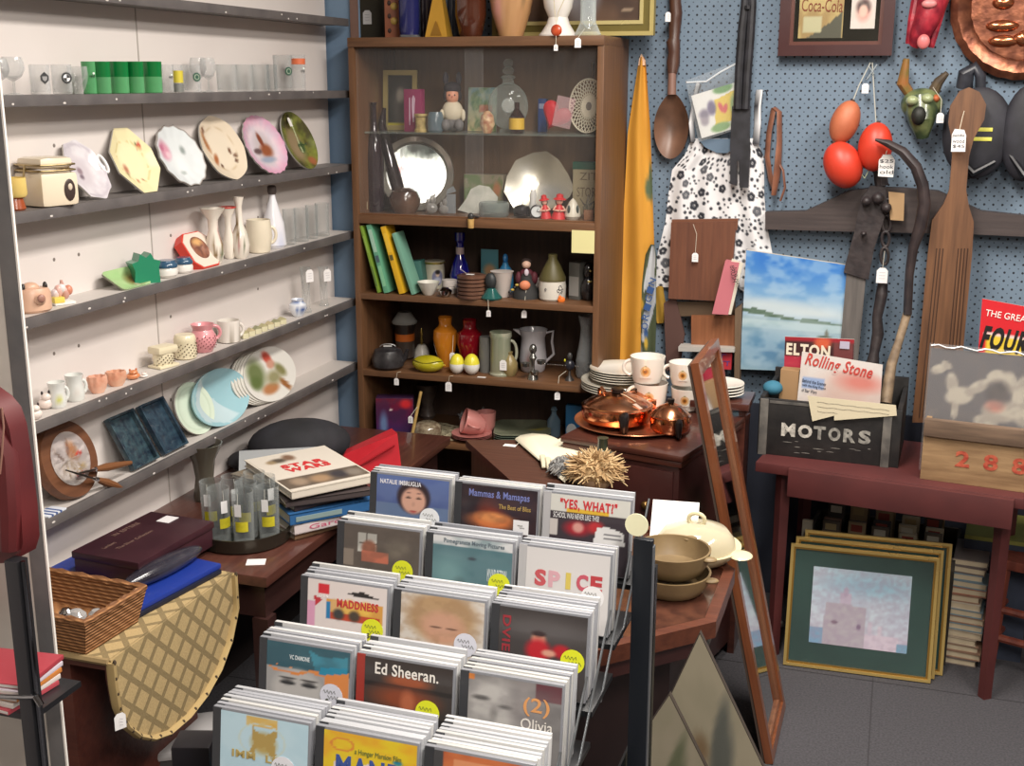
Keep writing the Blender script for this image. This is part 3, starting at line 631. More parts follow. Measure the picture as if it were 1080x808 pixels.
# --- shelf 5
P, w_, h = Lf(42, 97, 452, 5)
t = thing('cheese_plaque', 'round brown wooden plaque with a painted food tile, cheese knife and fork', 'plaque', (-1.722, P[1], P[2]+.003), FACE, rx=-math.asin(min(.9, .055/w_)))
wd = wood((92, 56, 34), (112, 70, 44), 'x', .5)
T = Matrix.Translation((0, 0, w_*.5)) @ Matrix.Rotation(PI/2, 4, 'X')
rW = w_*.5
MB().lathe([(rW, -.018), (rW*1.0, .0), (rW*.97, .006), (rW*.66, .006), (.001, .004)], wd, 48, T=T).build('board', t)
fnp = art((216, 206, 200), [('n', 3, .25, (196, 180, 186), 3), ('e', .35, .32, .2, .13, (180, 150, 90), .3, .3), ('e', .6, .28, .2, .09, (196, 166, 110), .3), ('e', .35, .32, .1, .06, (222, 200, 140), .3), ('e', .6, .6, .12, .18, (190, 130, 80), .4), ('e', .5, .7, .04, .16, (160, 104, 66), .3, -.3), ('e', .74, .52, .09, .05, (204, 62, 44), .2), ('e', .52, .15, .07, .05, (200, 60, 46), .2), ('e', .7, .16, .06, .05, (200, 60, 46), .2), ('e', .25, .6, .03, .2, (120, 90, 70), .3, .6)])
MB().lathe([(rW*k/10*.68+.0001, .008) for k in range(11)], painted(.2, 0, .4), 48, T=T, colf=colfn(fnp, rW*1.36, rW*1.36, 0, -rW*.68, (0, 1))).build('painted_tile', t)
def knife(px0, py0, px1, py1, bladex, bladey, nm, lab, X):
    A = Vector(at(px0, py0, 'x', X)); B = Vector(at(px1, py1, 'x', X)); C_ = Vector(at(bladex, bladey, 'x', X-.0)); t = thing(nm, lab, 'knife' if 'knife' in nm else 'fork', A)
    d = B-A; MB().tube([(0, 0, 0), tuple(d*.3), tuple(d*.65), tuple(d)], [.006, .010, .008, .005], M((120, 78, 48), .45), 10).build('wooden_handle', t)
    e = C_-A; MB().tube([(0, 0, 0), tuple(e*.12)], [.006, .005], M((205, 205, 205), .2, 1)).tube([tuple(e*.1), tuple(e*.6), tuple(e)], [.005, .007, .004], M((52, 46, 44), .3, .6), 8, flat=.4).build('blade', t)
knife(103, 506, 131, 515, 70, 496, 'cheese_knife', 'small cheese knife with wooden handle lying across the round plaque', -1.708)
knife(101, 495, 138, 488, 84, 499, 'cheese_fork', 'wooden-handled cheese fork tucked beside the round plaque', -1.716)
def tray(x0, x1, yt, yb, label, c1, c2, lean, wide, X=-1.84):
    P, w_, h = Lf(x0, x1, yt, 5); lean = math.atan2(.068, h); h /= math.cos(lean)
    t = thing('textured_tray', label, 'tray', (-1.722, P[1], S[5]+.003), FACE, rx=-lean)
    m = noisy(c1, c2, 60, .3, bump=.3, coat=.3)
    MB().box(-w_/2, w_/2, 0, .006, 0, h, m, .002).build('tray_base', t)
    mb = MB()
    for s in (-1, 1): mb.box(s*w_/2-.004, s*w_/2+.004, -.012, .004, 0, h, m, .002)
    mb.box(-w_/2, w_/2, -.012, .004, h-.006, h, m, .002).box(-w_/2, w_/2, -.012, .004, 0, .006, m, .002); mb.build('raised_rim', t)
tray(126, 151, 436, 502, 'dark blue speckled oblong tray leaning behind the knife handles', (26, 38, 52), (54, 76, 84), .3, .155)
tray(159, 182, 423, 488, 'dark blue speckled oblong tray leaning nearer the blue bowl', (28, 42, 58), (48, 70, 84), .3, .15)
BOWLP = lambda q: .03*(1-q*q)+.006
plate(190, 226, 402, 5, 'pale green flat plate half hidden behind the blue bowl', art((200, 214, 196), [('ring', .5, .5, .4, .4, (186, 202, 182), .03)]), X=.02, bx=.02, name='green_plate', depth_=.006)
plate(202, 259, 388, 5, 'pale blue glazed shallow bowl leaning on the lowest shelf', art((150, 190, 200), [('p', [(.1, .5), (.28, .95), (.7, .1), (.5, .02), (.15, .2)], (186, 208, 214)), ('ring', .5, .5, .97, .97, (130, 172, 184), .02)]), X=.02, bx=-.0, prof=BOWLP, rough=.12, back=(140, 180, 190), name='blue_bowl', cat='bowl')
scene_ = art((222, 220, 214), [('e', .25, .6, .16, .26, (110, 122, 80), .4), ('e', .2, .45, .1, .12, (96, 112, 66), .4), ('e', .55, .8, .07, .13, (188, 84, 70), .3, .3), ('e', .58, .66, .08, .08, (200, 150, 130), .3), ('e', .72, .5, .07, .14, (130, 128, 84), .4, .4), ('e', .42, .25, .16, .1, (178, 124, 84), .3), ('e', .7, .22, .05, .16, (150, 100, 60), .3, .4), ('e', .55, .42, .14, .12, (150, 146, 110), .5), ('ring', .5, .5, .94, .94, (210, 208, 200), .02)])
for k in range(4):
    plate(254-2*k, 305-2*k, 367+k, 5, 'white plate stacked behind the painted country-scene plate', art((216, 214, 206), []), X=.012, bx=.004*(k+1), depth_=.003, name='stacked_plate', group='white plates behind the scene plate', rings=6)
plate(256, 307, 366, 5, 'white plate painted with a country scene, front of a stack', scene_, X=.012, name='scene_plate', depth_=.003, bx=-.001, rings=20)
P, w_, h = Lp(40, 66, 538, 5, -1.735)
single(MB().box(-.03, .03, -.02, .02, 0, .004, M((206, 212, 222), .7), .001).box(-.02, -.014, -.0205, .0205, 0, .0045, M((70, 90, 140), .7)).box(-.006, 0, -.0205, .0205, 0, .0045, M((70, 90, 140), .7)).box(.008, .014, -.0205, .0205, 0, .0045, M((70, 90, 140), .7)), 'striped_card', 'small blue and white striped card under the round plaque', 'card', (-1.726, solveY(53, -1.726, S[5]), S[5]), FACE)
# ================================================================== things in and on the bookcase
def Bp(x0, x1, yt, k, yb=None, Y=None):
    """thing on bookcase shelf k between two photo columns; yb is the photo row of its foot"""
    z = BZ[k] if k in BZ else GZ; xm = (x0+x1)/2
    if Y is None: Y = float(at(xm, yb, 'z', z)[1]) if yb and k in 'BCDE' else 3.70
    for _ in range(3):
        P = (solveX(xm, Y, z), Y, z); w_ = (x1-x0)*depth(P)/FOC
        Y = min(max(Y, (3.625 if k in ('A', 'G') else BY0+.004)+w_*.3), WY-.02-w_*.5)
    P = (solveX(xm, Y, z), Y, z); return P, w_, float(at(xm, yt, 'y', Y)[2])-z
CAMZ = .32                                   # things turned a little towards the room
def jar(x0, x1, yt, k, prof, mat, nm, label, cat, yb=None, Y=None, rz=CAMZ, n=28, colf=None, group=None, rf=None):
    P, w_, h = Bp(x0, x1, yt, k, yb, Y)
    m = revolve(prof, w_, h, mat, n, colf=(colfn(colf, w_, h) if colf else None), rf=rf)
    return single(m, nm, label, cat, P, rz, group)
# ---- on top (z = top)
TY = 3.66
P = (solveX(387, 3.80, BZ['top']), 3.80, BZ['top'])
t = thing('leaning_board', 'dark olive board standing at the back corner of the bookcase top', 'board', P)
MB().box(-.062, .062, 0, .015, 0, .40, noisy((62, 58, 48), (76, 70, 58), 8, .6), .002).build('board', t)
ptag(t, .004, -.002, .095, .034)
P, w_, h = Bp(405, 424, -20, 'top', Y=3.72)
t = thing('wooden_tower_vase', 'reddish wooden pierced vase left of the blue glass vase', 'vase', P, CAMZ)
MB().box(-w_*.42, w_*.42, -w_*.4, w_*.4, 0, .2, noisy((130, 76, 52), (160, 96, 66), 9, .5), .006).build('body', t)
mb = MB()
for z in (.055, .1, .14): mb.ell((w_*.12, -w_*.4, z), (w_*.2, .006, .012), M((190, 160, 84), .4), 12, 6).ell((-w_*.15, -w_*.4, z-.03), (w_*.1, .003, .008), M((60, 36, 28), .6), 10, 6)
mb.build('inlay', t)
GL = [(.9, 0), (.96, .02), (.9, .06), (1, .16), (1, 1), (.93, 1), (.9, .2), (.001, .16)]
P, w_, h = Bp(421, 443, -30, 'top', Y=TY)
t = thing('blue_glass_vase', 'dark blue glass cylinder vase with a clear base on the bookcase', 'vase', P)
revolve([(.9, .05), (1, .16), (1, 1), (.93, 1), (.9, .2), (.001, .12)], w_, .2, glass((42, 46, 104), .75, .05, .2)).build('blue_body', t)
revolve([(.9, 0), (.98, .02), (.9, .05), (.001, .05)], w_, .2, clearw).build('clear_base', t)
jar(443, 458, -30, 'top', [(.8, 0), (.9, .05), (1, 1), (.9, 1)], M((44, 38, 44), .15, coat=.5), 'dark_vase', 'very dark narrow vase behind the gold triangle bottle', 'vase', Y=3.76)
P, w_, h = Bp(451, 476, -20, 'top', Y=TY-.01)
t = thing('gold_triangular_bottle', 'gold tapering triangular bottle on top of the bookcase', 'bottle', P, 0)
gd = M((196, 150, 56), .3, .5); hh = .16
MB().add([(-w_*.5, -w_*.4, 0), (w_*.5, -w_*.4, 0), (w_*.5, w_*.3, 0), (-w_*.5, w_*.3, 0), (-w_*.1, -.01, hh), (w_*.1, -.01, hh), (w_*.1, .01, hh), (-w_*.1, .01, hh)], [(0, 3, 2, 1), (0, 1, 5, 4), (1, 2, 6, 5), (2, 3, 7, 6), (3, 0, 4, 7), (4, 5, 6, 7)], gd).build('body', t)
MB().prism([(-w_*.25, .006), (w_*.25, .006), (0, .05)], -w_*.42, -w_*.38, M((150, 110, 40), .3, .5)).build('inner_triangle', t)
jar(472, 487, -30, 'top', [(.9, 0), (1, .1), (1, 1), (.9, 1)], M((52, 62, 76), .25, coat=.3), 'slate_vase', 'slate blue vase behind gold and amber ones', 'vase', Y=3.78)
jar(480, 513, -40, 'top', [(.6, 0), (.75, .04), (1, .3), (1, .6), (.8, 1), (.7, 1)], M((74, 36, 22), .08, coat=.9), 'amber_glass_vase', 'glossy dark amber rounded vase on the bookcase top', 'vase', Y=TY)
jar(515, 563, -50, 'top', [(.5, 0), (.55, .03), (.85, .3), (1, .55), (.9, .85), (.6, 1), (.5, 1)], painted(.35, 0, .2), 'tan_vase', 'large tan flowered pottery vase on the bookcase top', 'vase', Y=3.68, colf=art((190, 148, 104), [('n', 5, .5, (160, 116, 78), 3), ('e', .2, .4, .1, .2, (210, 150, 136), .4), ('e', .8, .5, .05, .15, (110, 96, 70), .4)]))
P, w_, h = Bp(568, 609, -30, 'top', Y=3.66)
t = thing('white_baluster_vase', 'white turned china vase draped with a red bead pendant', 'vase', P)
revolve([(1, 0), (1, .03), (.85, .08), (.6, .2), (.5, .3), (.72, .45), (.8, .6), (.7, .75), (.75, 1), (.6, 1)], w_, h, M((222, 218, 212), .25, coat=.3)).build('body', t)
PZ = BZ['top']
P2 = (solveX(587, 3.555, 1.83), 3.553, float(at(587, 32, 'y', 3.553)[2]))
t = thing('bead_pendant', 'round red bead pendant on a cord over the bookcase edge', 'pendant', P2)
MB().ell((0, 0, 0), (.017, .008, .017), noisy((150, 50, 28), (190, 80, 44), 40, .3), 20, 12).build('red_bead', t)
MB().tube([(-.012, .006, .105), (-.006, .003, .05), (0, -.004, .016), (.004, .003, .05), (.03, .006, .105)], .0012, M((190, 180, 150), .7), 6).build('cord', t)
ptag(t, 0, -.004, -.04, .014, string=[(0, -.003, -.015)])
P, w_, h = Bp(606, 634, -30, 'top', Y=3.64)
t = thing('clear_waisted_vase', 'clear glass vase with narrow waist at the right end of the bookcase top', 'vase', P)
revolve([(.95, 0), (1, .03), (.6, .2), (.6, .5), (.9, 1), (.85, 1), (.5, .5), (.5, .2), (.001, .1)], w_, .2, glass((225, 235, 235), .12, .05, .6)).build('glass_body', t)
ptag(t, -.003, -.105, -.008, .021, string=[(0, -w_*.5, .02)])
# gilt framed painting standing on the case
FY = 3.80
x1, zb = solveX(691, FY, 1.85), float(at(640, 38, 'y', FY)[2])
t = thing('gilt_framed_painting', 'dark painting in a green-gold frame, lower right part in view, above the bookcase', 'painting', (x1-.26, FY, max(zb, BZ['top'])), 0)
W2 = .26; HH = .42
def frame(t, w2, h, mat, wd_, dp, name='frame', steps=((0, 1, 1),), y0=0):
    for k, (a, b, hgt) in enumerate(steps):
        mb = MB(); m = mat[k % len(mat)]; o, i_ = wd_*a, wd_*b
        for pts in ([(-w2+o, o), (w2-o, o), (w2-i_, i_), (-w2+i_, i_)], [(-w2+o, h-o), (-w2+i_, h-i_), (w2-i_, h-i_), (w2-o, h-o)], [(-w2+o, o), (-w2+i_, i_), (-w2+i_, h-i_), (-w2+o, h-o)], [(w2-o, o), (w2-o, h-o), (w2-i_, h-i_), (w2-i_, i_)]):
            mb.prism(pts, y0-dp*hgt, y0+.002, m)
        mb.build(name, t)
frame(t, W2, HH, [M((200, 184, 120), .3, .4), M((120, 108, 58), .35, .4), M((214, 200, 140), .25, .4)], .045, .028, steps=((0, .28, 1), (.28, .75, .7), (.75, 1, .85)))
MB().canvas(-W2+.044, W2-.044, .044, HH-.044, -.006, art((70, 54, 46), [('n', 4, .8, (100, 76, 60), 5), ('e', .5, .3, .1, .3, (140, 136, 140), .5, .2), ('e', .65, .3, .07, .3, (120, 116, 124), .5, -.2), ('r', .86, .1, .94, .115, (150, 130, 110))]), painted(.4), 40, 40).build('picture', t)
# ---- glass shelf
P, w_, h = Bp(404, 441, 74, 'G', Y=3.77)
t = thing('photo_frame', 'pale gold photo frame with a grey portrait on the glass shelf', 'picture frame', P, .1, rx=-.08)
frame(t, w_/2, h, [M((182, 166, 110), .35, .4)], .016, .01, steps=((0, 1, 1),))
MB().canvas(-w_/2+.014, w_/2-.014, .014, h-.014, -.003, art((40, 42, 40), [('e', .5, .35, .3, .4, (92, 90, 86), .5), ('e', .5, .6, .15, .14, (150, 142, 130), .4), ('r', 0, 0, 1, .06, (196, 186, 60))]), painted(.3), 20, 26).build('portrait', t)
P, w_, h = Bp(427, 448, 94, 'G', Y=3.70)
t = thing('magenta_box', 'magenta carton with a white standing figure print', 'box', P, -.15)
MB().box(-w_/2, w_/2, -.012, .012, 0, h, M((142, 46, 90), .4), .001).build('carton', t)
mb = MB(); fm = M((204, 176, 196), .5); mb.prism([(.0, .03), (.006, .03), (.008, h*.6), (.011, h*.78), (.004, h*.86), (-.002, h*.78), (-.003, h*.6)], -.0128, -.012, fm).prism([(-.013, .02), (-.009, .02), (-.008, h*.8), (-.012, h*.8)], -.0128, -.012, fm); mb.build('printed_figure', t)
jar(437, 451, 120, 'G', [(1, 0), (1, .12), (.8, .2), (.8, .8), (1, .88), (1, 1), (.001, 1)], noisy((140, 120, 70), (186, 166, 110), 60, .4), 'gold_thimble_pot', 'small ribbed gold pot beside the magenta carton', 'pot', Y=3.66)
jar(451, 468, 118, 'G', [(.8, 0), (1, .1), (1, .8), (.8, 1), (.001, 1)], glass((120, 140, 150), .5, .1, .3), 'blue_grey_glass', 'dim blue-grey glass pot left of the seated doll', 'pot', Y=3.66)
P, w_, h = Bp(462, 493, 75, 'G', Y=3.70)
t = thing('seated_doll', 'seated doll with dark two-peaked hat, cream shirt and grey legs', 'doll', P, CAMZ)
MB().ell((0, 0, h*.34), (w_*.36, w_*.28, h*.19), M((206, 196, 172), .7), 18, 12).build('cream_shirt', t)
MB().ell((-w_*.22, -w_*.3, h*.12), (w_*.17, w_*.25, h*.1), M((110, 108, 108), .7)).ell((w_*.22, -w_*.3, h*.12), (w_*.17, w_*.25, h*.1), M((110, 108, 108), .7)).ell((0, 0, h*.12), (w_*.35, w_*.3, h*.12), M((100, 98, 98), .7)).build('grey_legs', t)
hd = MB().ell((0, -w_*.04, h*.6), (w_*.24, w_*.22, h*.13), M((214, 150, 122), .5), 18, 12).ell((0, -w_*.27, h*.585), (.003, .003, .003), M((200, 120, 100), .5), 8, 6); hd.build('face', t)
MB().ell((-w_*.09, -w_*.25, h*.61), (.0022, .002, .003), M((30, 24, 24), .3), 8, 6).ell((w_*.09, -w_*.25, h*.61), (.0022, .002, .003), M((30, 24, 24), .3), 8, 6).build('eyes', t)
MB().ell((0, w_*.02, h*.72), (w_*.3, w_*.27, h*.11), M((44, 40, 46), .8)).ell((-w_*.22, 0, h*.6), (w_*.1, w_*.15, h*.1), M((40, 34, 36), .8)).ell((w_*.22, 0, h*.6), (w_*.1, w_*.15, h*.1), M((40, 34, 36), .8)).build('hat', t)
for k in (-1, 1): MB().ell((k*w_*.22, 0, h*.88), (w_*.1, .007, h*.11), M((52, 48, 56), .8)).build('hat_peak', t)
MB().ell((-w_*.36, -w_*.12, h*.28), (w_*.08, w_*.08, h*.1), M((206, 196, 172), .7)).ell((w_*.36, -w_*.12, h*.28), (w_*.08, w_*.08, h*.1), M((206, 196, 172), .7)).build('sleeves', t)
P, w_, h = Bp(492, 524, 92, 'G', Y=3.77)
t = thing('landscape_tin', 'square tin picture of a green village landscape', 'plaque', P, 0, rx=-.08)
MB().box(-w_/2, w_/2, 0, .008, 0, h, M((150, 150, 130), .4), .003).build('backing', t)
MB().canvas(-w_/2+.001, w_/2-.001, .001, h-.001, -.0005, art(((170, 150, 100), (120, 160, 170)), [('n', 5, .8, (70, 110, 60), 2), ('r', .4, .45, .85, .62, (168, 96, 76)), ('e', .3, .7, .2, .1, (60, 110, 70), .4), ('n', 12, .4, (206, 196, 150), 6)]), painted(.4), 24, 24).build('landscape_print', t)
jar(506, 522, 117, 'G', [(.5, 0), (1, .4), (.8, .8), (.3, 1), (.001, 1)], noisy((206, 180, 140), (150, 96, 70), 60, .5), 'flower_trinket', 'cream and brown flower-shaped trinket before the round decanter', 'ornament', Y=3.655)
P, w_, h = Bp(515, 557, 62, 'G', Y=3.73)
t = thing('moon_decanter', 'large round flat clear glass decanter with a glass stopper', 'decanter', P, CAMZ)
gg = glass((186, 196, 190), .16, .05, .6)
MB().box(-w_*.22, w_*.22, -w_*.16, w_*.16, 0, h*.05, gg, .002).ell((0, 0, h*.36), (w_*.5, w_*.2, h*.32), gg, 32, 20).lathe([(w_*.16, h*.66), (w_*.13, h*.72), (w_*.2, h*.75), (w_*.13, h*.78)], gg, 20).build('glass_body', t)
MB().ell((0, -w_*.2, h*.37), (w_*.17, w_*.03, h*.1), glass((220, 225, 220), .3, .05, .5), 20, 12).build('moulded_medallion', t)
MB().ell((0, 0, h*.84), (w_*.15, w_*.13, h*.06), gg).ell((0, 0, h*.94), (w_*.12, w_*.05, h*.06), gg).build('stopper', t)
P, w_, h = Bp(537, 553, 108, 'G', Y=3.655)
t = thing('miniature_liquor_bottle', 'tiny dark brown bottle with yellow label in front of the decanter', 'bottle', P, CAMZ)
revolve([(.9, 0), (1, .04), (1, .55), (.35, .78), (.35, 1), (.001, 1)], w_, h, M((44, 28, 24), .12, coat=.6)).build('bottle', t)
MB().lathe([(w_*.51, h*.14), (w_*.51, h*.5)], M((196, 160, 50), .5), 24, cap=False).build('yellow_label', t)
P, w_, h = Bp(566, 577, 104, 'G', Y=3.80)
single(MB().box(-w_*.4, w_*.4, 0, .02, 0, h, M((40, 70, 130), .5), .001).box(-w_*.3, w_*.3, -.0008, 0, h*.7, h*.85, M((150, 160, 190), .5)), 'blue_booklet', 'thin blue booklet standing behind the red heart', 'booklet', P)
P, w_, h = Bp(567, 605, 98, 'G', Y=3.69)
t = thing('red_heart_cushion', 'red padded heart in clear plastic wrap on the glass shelf', 'ornament', P, 0)
hp = [(16*math.sin(q)**3/17, (13*math.cos(q)-5*math.cos(2*q)-2*math.cos(3*q)-math.cos(4*q))/17) for q in np.linspace(0, 2*PI, 41)[:-1]]
Tz = Matrix.Translation((0, 0, h*.46)) @ Matrix.Rotation(.5, 4, 'Y')
mb = MB()
for y, s_ in ((-.016, .55), (-.012, .85), (0, 1.0), (.01, .9)): pass
V = []; F = []; lay = ((-.018, .4), (-.015, .75), (-.006, .97), (.004, .97), (.01, .7))
for y, s_ in lay: V += [(a*s_*w_*.46, y, b*s_*w_*.46) for a, b in hp]
nn = len(hp)
for k in range(len(lay)-1): F += [(k*nn+j, k*nn+(j+1) % nn, (k+1)*nn+(j+1) % nn, (k+1)*nn+j) for j in range(nn)]
F += [tuple(range(nn)), tuple(range(5*nn-1, 4*nn-1, -1))]
mb.add(V, F, M((182, 28, 40), .45), Tz); mb.build('heart', t)
MB().box(-w_*.1, w_*.42, -.024, -.021, h*.2, h*.95, glass((235, 200, 205), .2, .15, .4), .001, Matrix.Rotation(.2, 4, 'Y')).build('plastic_wrap', t)
P, w_, h = Bp(600, 640, 83, 'G', Y=3.74)
t = thing('lattice_plate', 'cream woven lattice-edged round plate standing upright', 'plate', P, 0, rx=-.12)
Tz = Matrix.Translation((0, 0, h*.5)) @ Matrix.Rotation(PI/2, 4, 'X'); mb = MB(); lm = M((214, 206, 184), .35); rr_ = h*.49; kx = w_/h
for q in range(30):
    for d_ in (-1, 1):
        mb.tube([((rr_*(.42+.56*s_))*math.cos(q*PI/15+d_*s_*.5)*kx, (rr_*(.42+.56*s_))*math.sin(q*PI/15+d_*s_*.5), .004+.014*s_) for s_ in (0, .33, .66, 1)], .0016, lm, 4, T=Tz)
mb.tube([(rr_*math.cos(a)*kx, rr_*math.sin(a), .018) for a in np.linspace(0, 2*PI, 41)[:-1]], .0025, lm, 6, True, T=Tz); mb.build('lattice_rim', t)
MB().lathe([(.001, .004), (rr_*.42, .004), (rr_*.43, .0)], lm, 30, sx=kx, T=Tz).ell((0, 0, .005), (rr_*.16*kx, rr_*.16, .001), M((120, 110, 100), .5), 14, 6, T=Tz).build('centre', t)
P, w_, h = Bp(619, 629, 66, 'G', Y=3.83)
single(revolve([(.9, 0), (1, .05), (.3, .3), (.25, .9), (.5, 1), (.001, 1)], w_, h, M((92, 66, 30), .2, .5)), 'brass_candlestick', 'dull brass candlestick behind the lattice plate', 'candlestick', P)
# ---- shelf A
P, w_, h = Bp(388, 406, 108, 'A', Y=3.67)
t = thing('black_swan_decanter', 'tall very dark glass bottle at the left behind the glass door', 'bottle', P, CAMZ)
revolve([(.9, 0), (1, .03), (1, .5), (.75, .66), (.3, .78), (.28, .97), (.4, 1), (.001, 1)], w_, h, M((40, 26, 34), .08, coat=.9)).build('bottle', t)
MB().box(-w_*.9, -w_*.45, -w_*.55, -w_*.5, .01, .035, M((170, 160, 130), .4), .001).build('small_card', t)
# silver leaf dish
P, w_, h = Bp(377, 400, 114, 'A', Y=3.685)
t = thing('silver_leaf_dish', 'curved silver leaf-shaped dish standing at the left end of the shelf', 'dish', (P[0]-.004, P[1], P[2]+.1), .9)
lf = [(0, -.0), (.35, .15), (.5, .5), (.42, .85), (0, 1), (-.42, .85), (-.5, .5), (-.35, .15)]
hh = .17; mb = MB(); sil = M((200, 200, 196), .12, 1)
mb.prism([(a*.085, b*hh) for a, b in lf], 0, .006, sil); mb.tube([(a*.085, -.003, b*hh) for a, b in lf], .005, sil, 6, True)
mb.ell((0, -.004, hh*.5), (.024, .008, .05), sil); mb.build('dish', t)
MB().tube([(0, .01, .06), (.0, .04, -.1)], .004, M((60, 56, 50), .4, .6)).build('stand', t)
P, w_, h = Bp(401, 423, 108, 'A', Y=3.72)
t = thing('dark_glass_swan', 'smoky dark curved glass ornament with a thin neck', 'ornament', P, 0)
MB().tube([(w_*.5, 0, .012), (w_*.4, 0, h*.2), (0, 0, h*.5), (-w_*.35, 0, h*.8), (-w_*.2, 0, h*.95)], [.03, .026, .02, .014, .006], M((38, 28, 30), .08, coat=.8), 14).build('body', t)
P, w_, h = Bp(401, 480, 144, 'A', Y=3.72)
t = thing('silver_round_tray', 'big bright silver round tray with clear rim and painted yellow-pink glints', 'tray', P, .45, rx=-.28)
Tz = Matrix.Translation((0, 0, w_*.5)) @ Matrix.Rotation(PI/2, 4, 'X'); r_ = w_/2
fn = art((216, 218, 216), [('n', 7, .5, (250, 250, 250), 4), ('e', .68, .5, .28, .24, (248, 250, 250), .7), ('e', .38, .68, .2, .12, (240, 240, 236), .6), ('e', .14, .62, .06, .1, (206, 190, 110), .6), ('e', .25, .57, .08, .05, (190, 130, 140), .6), ('e', .5, .2, .2, .08, (150, 180, 180), .7), ('e', .6, .85, .3, .1, (150, 160, 150), .6)])  # highlights and coloured reflections painted into the tray's surface
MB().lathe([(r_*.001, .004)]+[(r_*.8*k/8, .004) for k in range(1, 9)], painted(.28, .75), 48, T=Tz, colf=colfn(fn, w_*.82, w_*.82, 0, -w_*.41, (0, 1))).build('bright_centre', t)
MB().lathe([(r_*.8, .002), (r_*.82, .01), (r_*.86, .008), (r_*.98, .016), (r_, .014), (r_*.86, 0)], M((176, 172, 162), .2, .7), 56, T=Tz, cap=False).build('rim', t)
jar(410, 444, 198, 'A', [(.7, 0), (.95, .3), (1, .55), (.8, .85), (.4, 1), (.001, 1)], noisy((58, 38, 32), (98, 72, 56), 12, .2, coat=.5), 'brown_glass_dome', 'brown glass dome-shaped ornament in front of the silver tray', 'ornament', Y=3.665)
def fig(x0, x1, yt, l, seed, Y=3.655, nm='crystal_figurine', c=(190, 188, 184)):
    P, w_, h = Bp(x0, x1, yt, 'A', Y=Y); mb = MB(); r = random.Random(seed); m = glass(c, .35, .06, .5)
    mb.ell((0, 0, h*.28), (w_*.42, w_*.3, h*.28), m, 8, 6).ell((w_*.1, 0, h*.7), (w_*.22, w_*.2, h*.22), m, 8, 6).ell((-w_*.2, 0, h*.55), (w_*.15, w_*.12, h*.2), m, 6, 5).ell((w_*.22, 0, h*.92), (w_*.06, w_*.05, h*.09), m, 6, 5)
    return single(mb, nm, l, 'figurine', P, CAMZ)
fig(447, 463, 204, 'small grey crystal animal, just right of the brown dome', 1)
fig(462, 474, 208, 'low crystal trinket between two other crystal pieces', 2, 3.66)
P, w_, h = Bp(470, 482, 196, 'A', Y=3.70)
single(MB().box(-w_*.4, w_*.4, -w_*.4, w_*.4, 0, h*.7, glass((190, 196, 200), .35, .05, .4), .002).prism([(-w_*.45, h*.7), (w_*.45, h*.8), (w_*.2, h), (-w_*.3, h*.88)], -w_*.3, w_*.3, glass((190, 196, 200), .35, .05, .4)), 'crystal_block', 'upright square crystal block at the lower right of the silver tray', 'ornament', P, CAMZ)
P, w_, h = Bp(488, 532, 184, 'A', Y=3.80)
t = thing('leafy_box', 'low box printed with green leaves behind the shell dish', 'box', P)
MB().box(-w_/2, w_/2, 0, .04, 0, h, M((150, 140, 120), .5), .002).build('box', t)
MB().canvas(-w_/2+.002, w_/2-.002, .002, h-.002, -.0006, art((150, 140, 118), [('n', 6, .9, (94, 120, 66), 3), ('e', .85, .6, .1, .2, (180, 120, 80), .4)]), painted(.5), 24, 14).build('leaf_print', t)
P, w_, h = Bp(481, 526, 195, 'A', Y=3.715)
t = thing('pearl_shell_dish', 'pale grey pearly shell-shaped dish standing on edge', 'dish', P, 0, rx=-.2)
mb = MB(); mb.prism([(-w_*.5, h*.1), (-w_*.2, 0), (w_*.3, 0), (w_*.46, h*.25), (w_*.48, h*.6), (w_*.25, h*.95), (-.0, h), (-w_*.2, h*.85), (-w_*.3, h*.5)], 0, .004, noisy((176, 178, 168), (206, 206, 196), 20, .25, coat=.5)); mb.build('shell', t)
P = (solveX(497, 3.555, 1.262), 3.552, 1.2445)
t = thing('cork_stopper', 'beige cork stopper with a dark top hanging over the shelf front', 'stopper', P)
MB().lathe([(.009, .0), (.011, .028), (.0001, .028)], noisy((196, 160, 96), (170, 134, 78), 50, .8), 16).build('cork', t)
MB().ell((0, 0, .036), (.010, .009, .012), M((50, 50, 50), .3)).tube([(0, .0, .04), (.012, .012, .035), (.02, .03, .03)], .003, M((50, 50, 50), .3)).build('dark_knob', t)
jar(505, 537, 213, 'A', [(.95, 0), (1, .1), (1, .9), (.92, 1), (.85, .9), (.85, .3), (.001, .3)], glass((150, 160, 156), .3, .05, .5), 'glass_ashtray', 'clear squat glass ashtray left of the black apple', 'ashtray', Y=3.665)
P, w_, h = Bp(541, 560, 212, 'A', Y=3.65)
t = thing('black_apple', 'glossy black apple-shaped ornament with a small stalk', 'ornament', P)
MB().lathe([(w_*.25, 0), (w_*.45, h*.12), (w_*.5, h*.4), (w_*.42, h*.68), (w_*.2, h*.78), (.001, h*.72)], M((20, 18, 22), .12, coat=.5), 24).build('apple', t)
MB().tube([(0, 0, h*.7), (w_*.04, 0, h)], .0018, M((40, 30, 26), .6), 6).build('stalk', t)
P, w_, h = Bp(559, 573, 215, 'A', Y=3.645)
t = thing('mini_clock', 'tiny round clock with white face between black apple and red dolls', 'clock', (P[0], P[1], P[2]), CAMZ)
Tz = Matrix.Translation((0, 0, w_*.52)) @ Matrix.Rotation(PI/2, 4, 'X')
MB().lathe([(w_*.5, -.006), (w_*.5, .006), (w_*.42, .008), (w_*.42, .005), (.001, .005)], M((30, 28, 30), .3), 28, T=Tz).build('case', t)
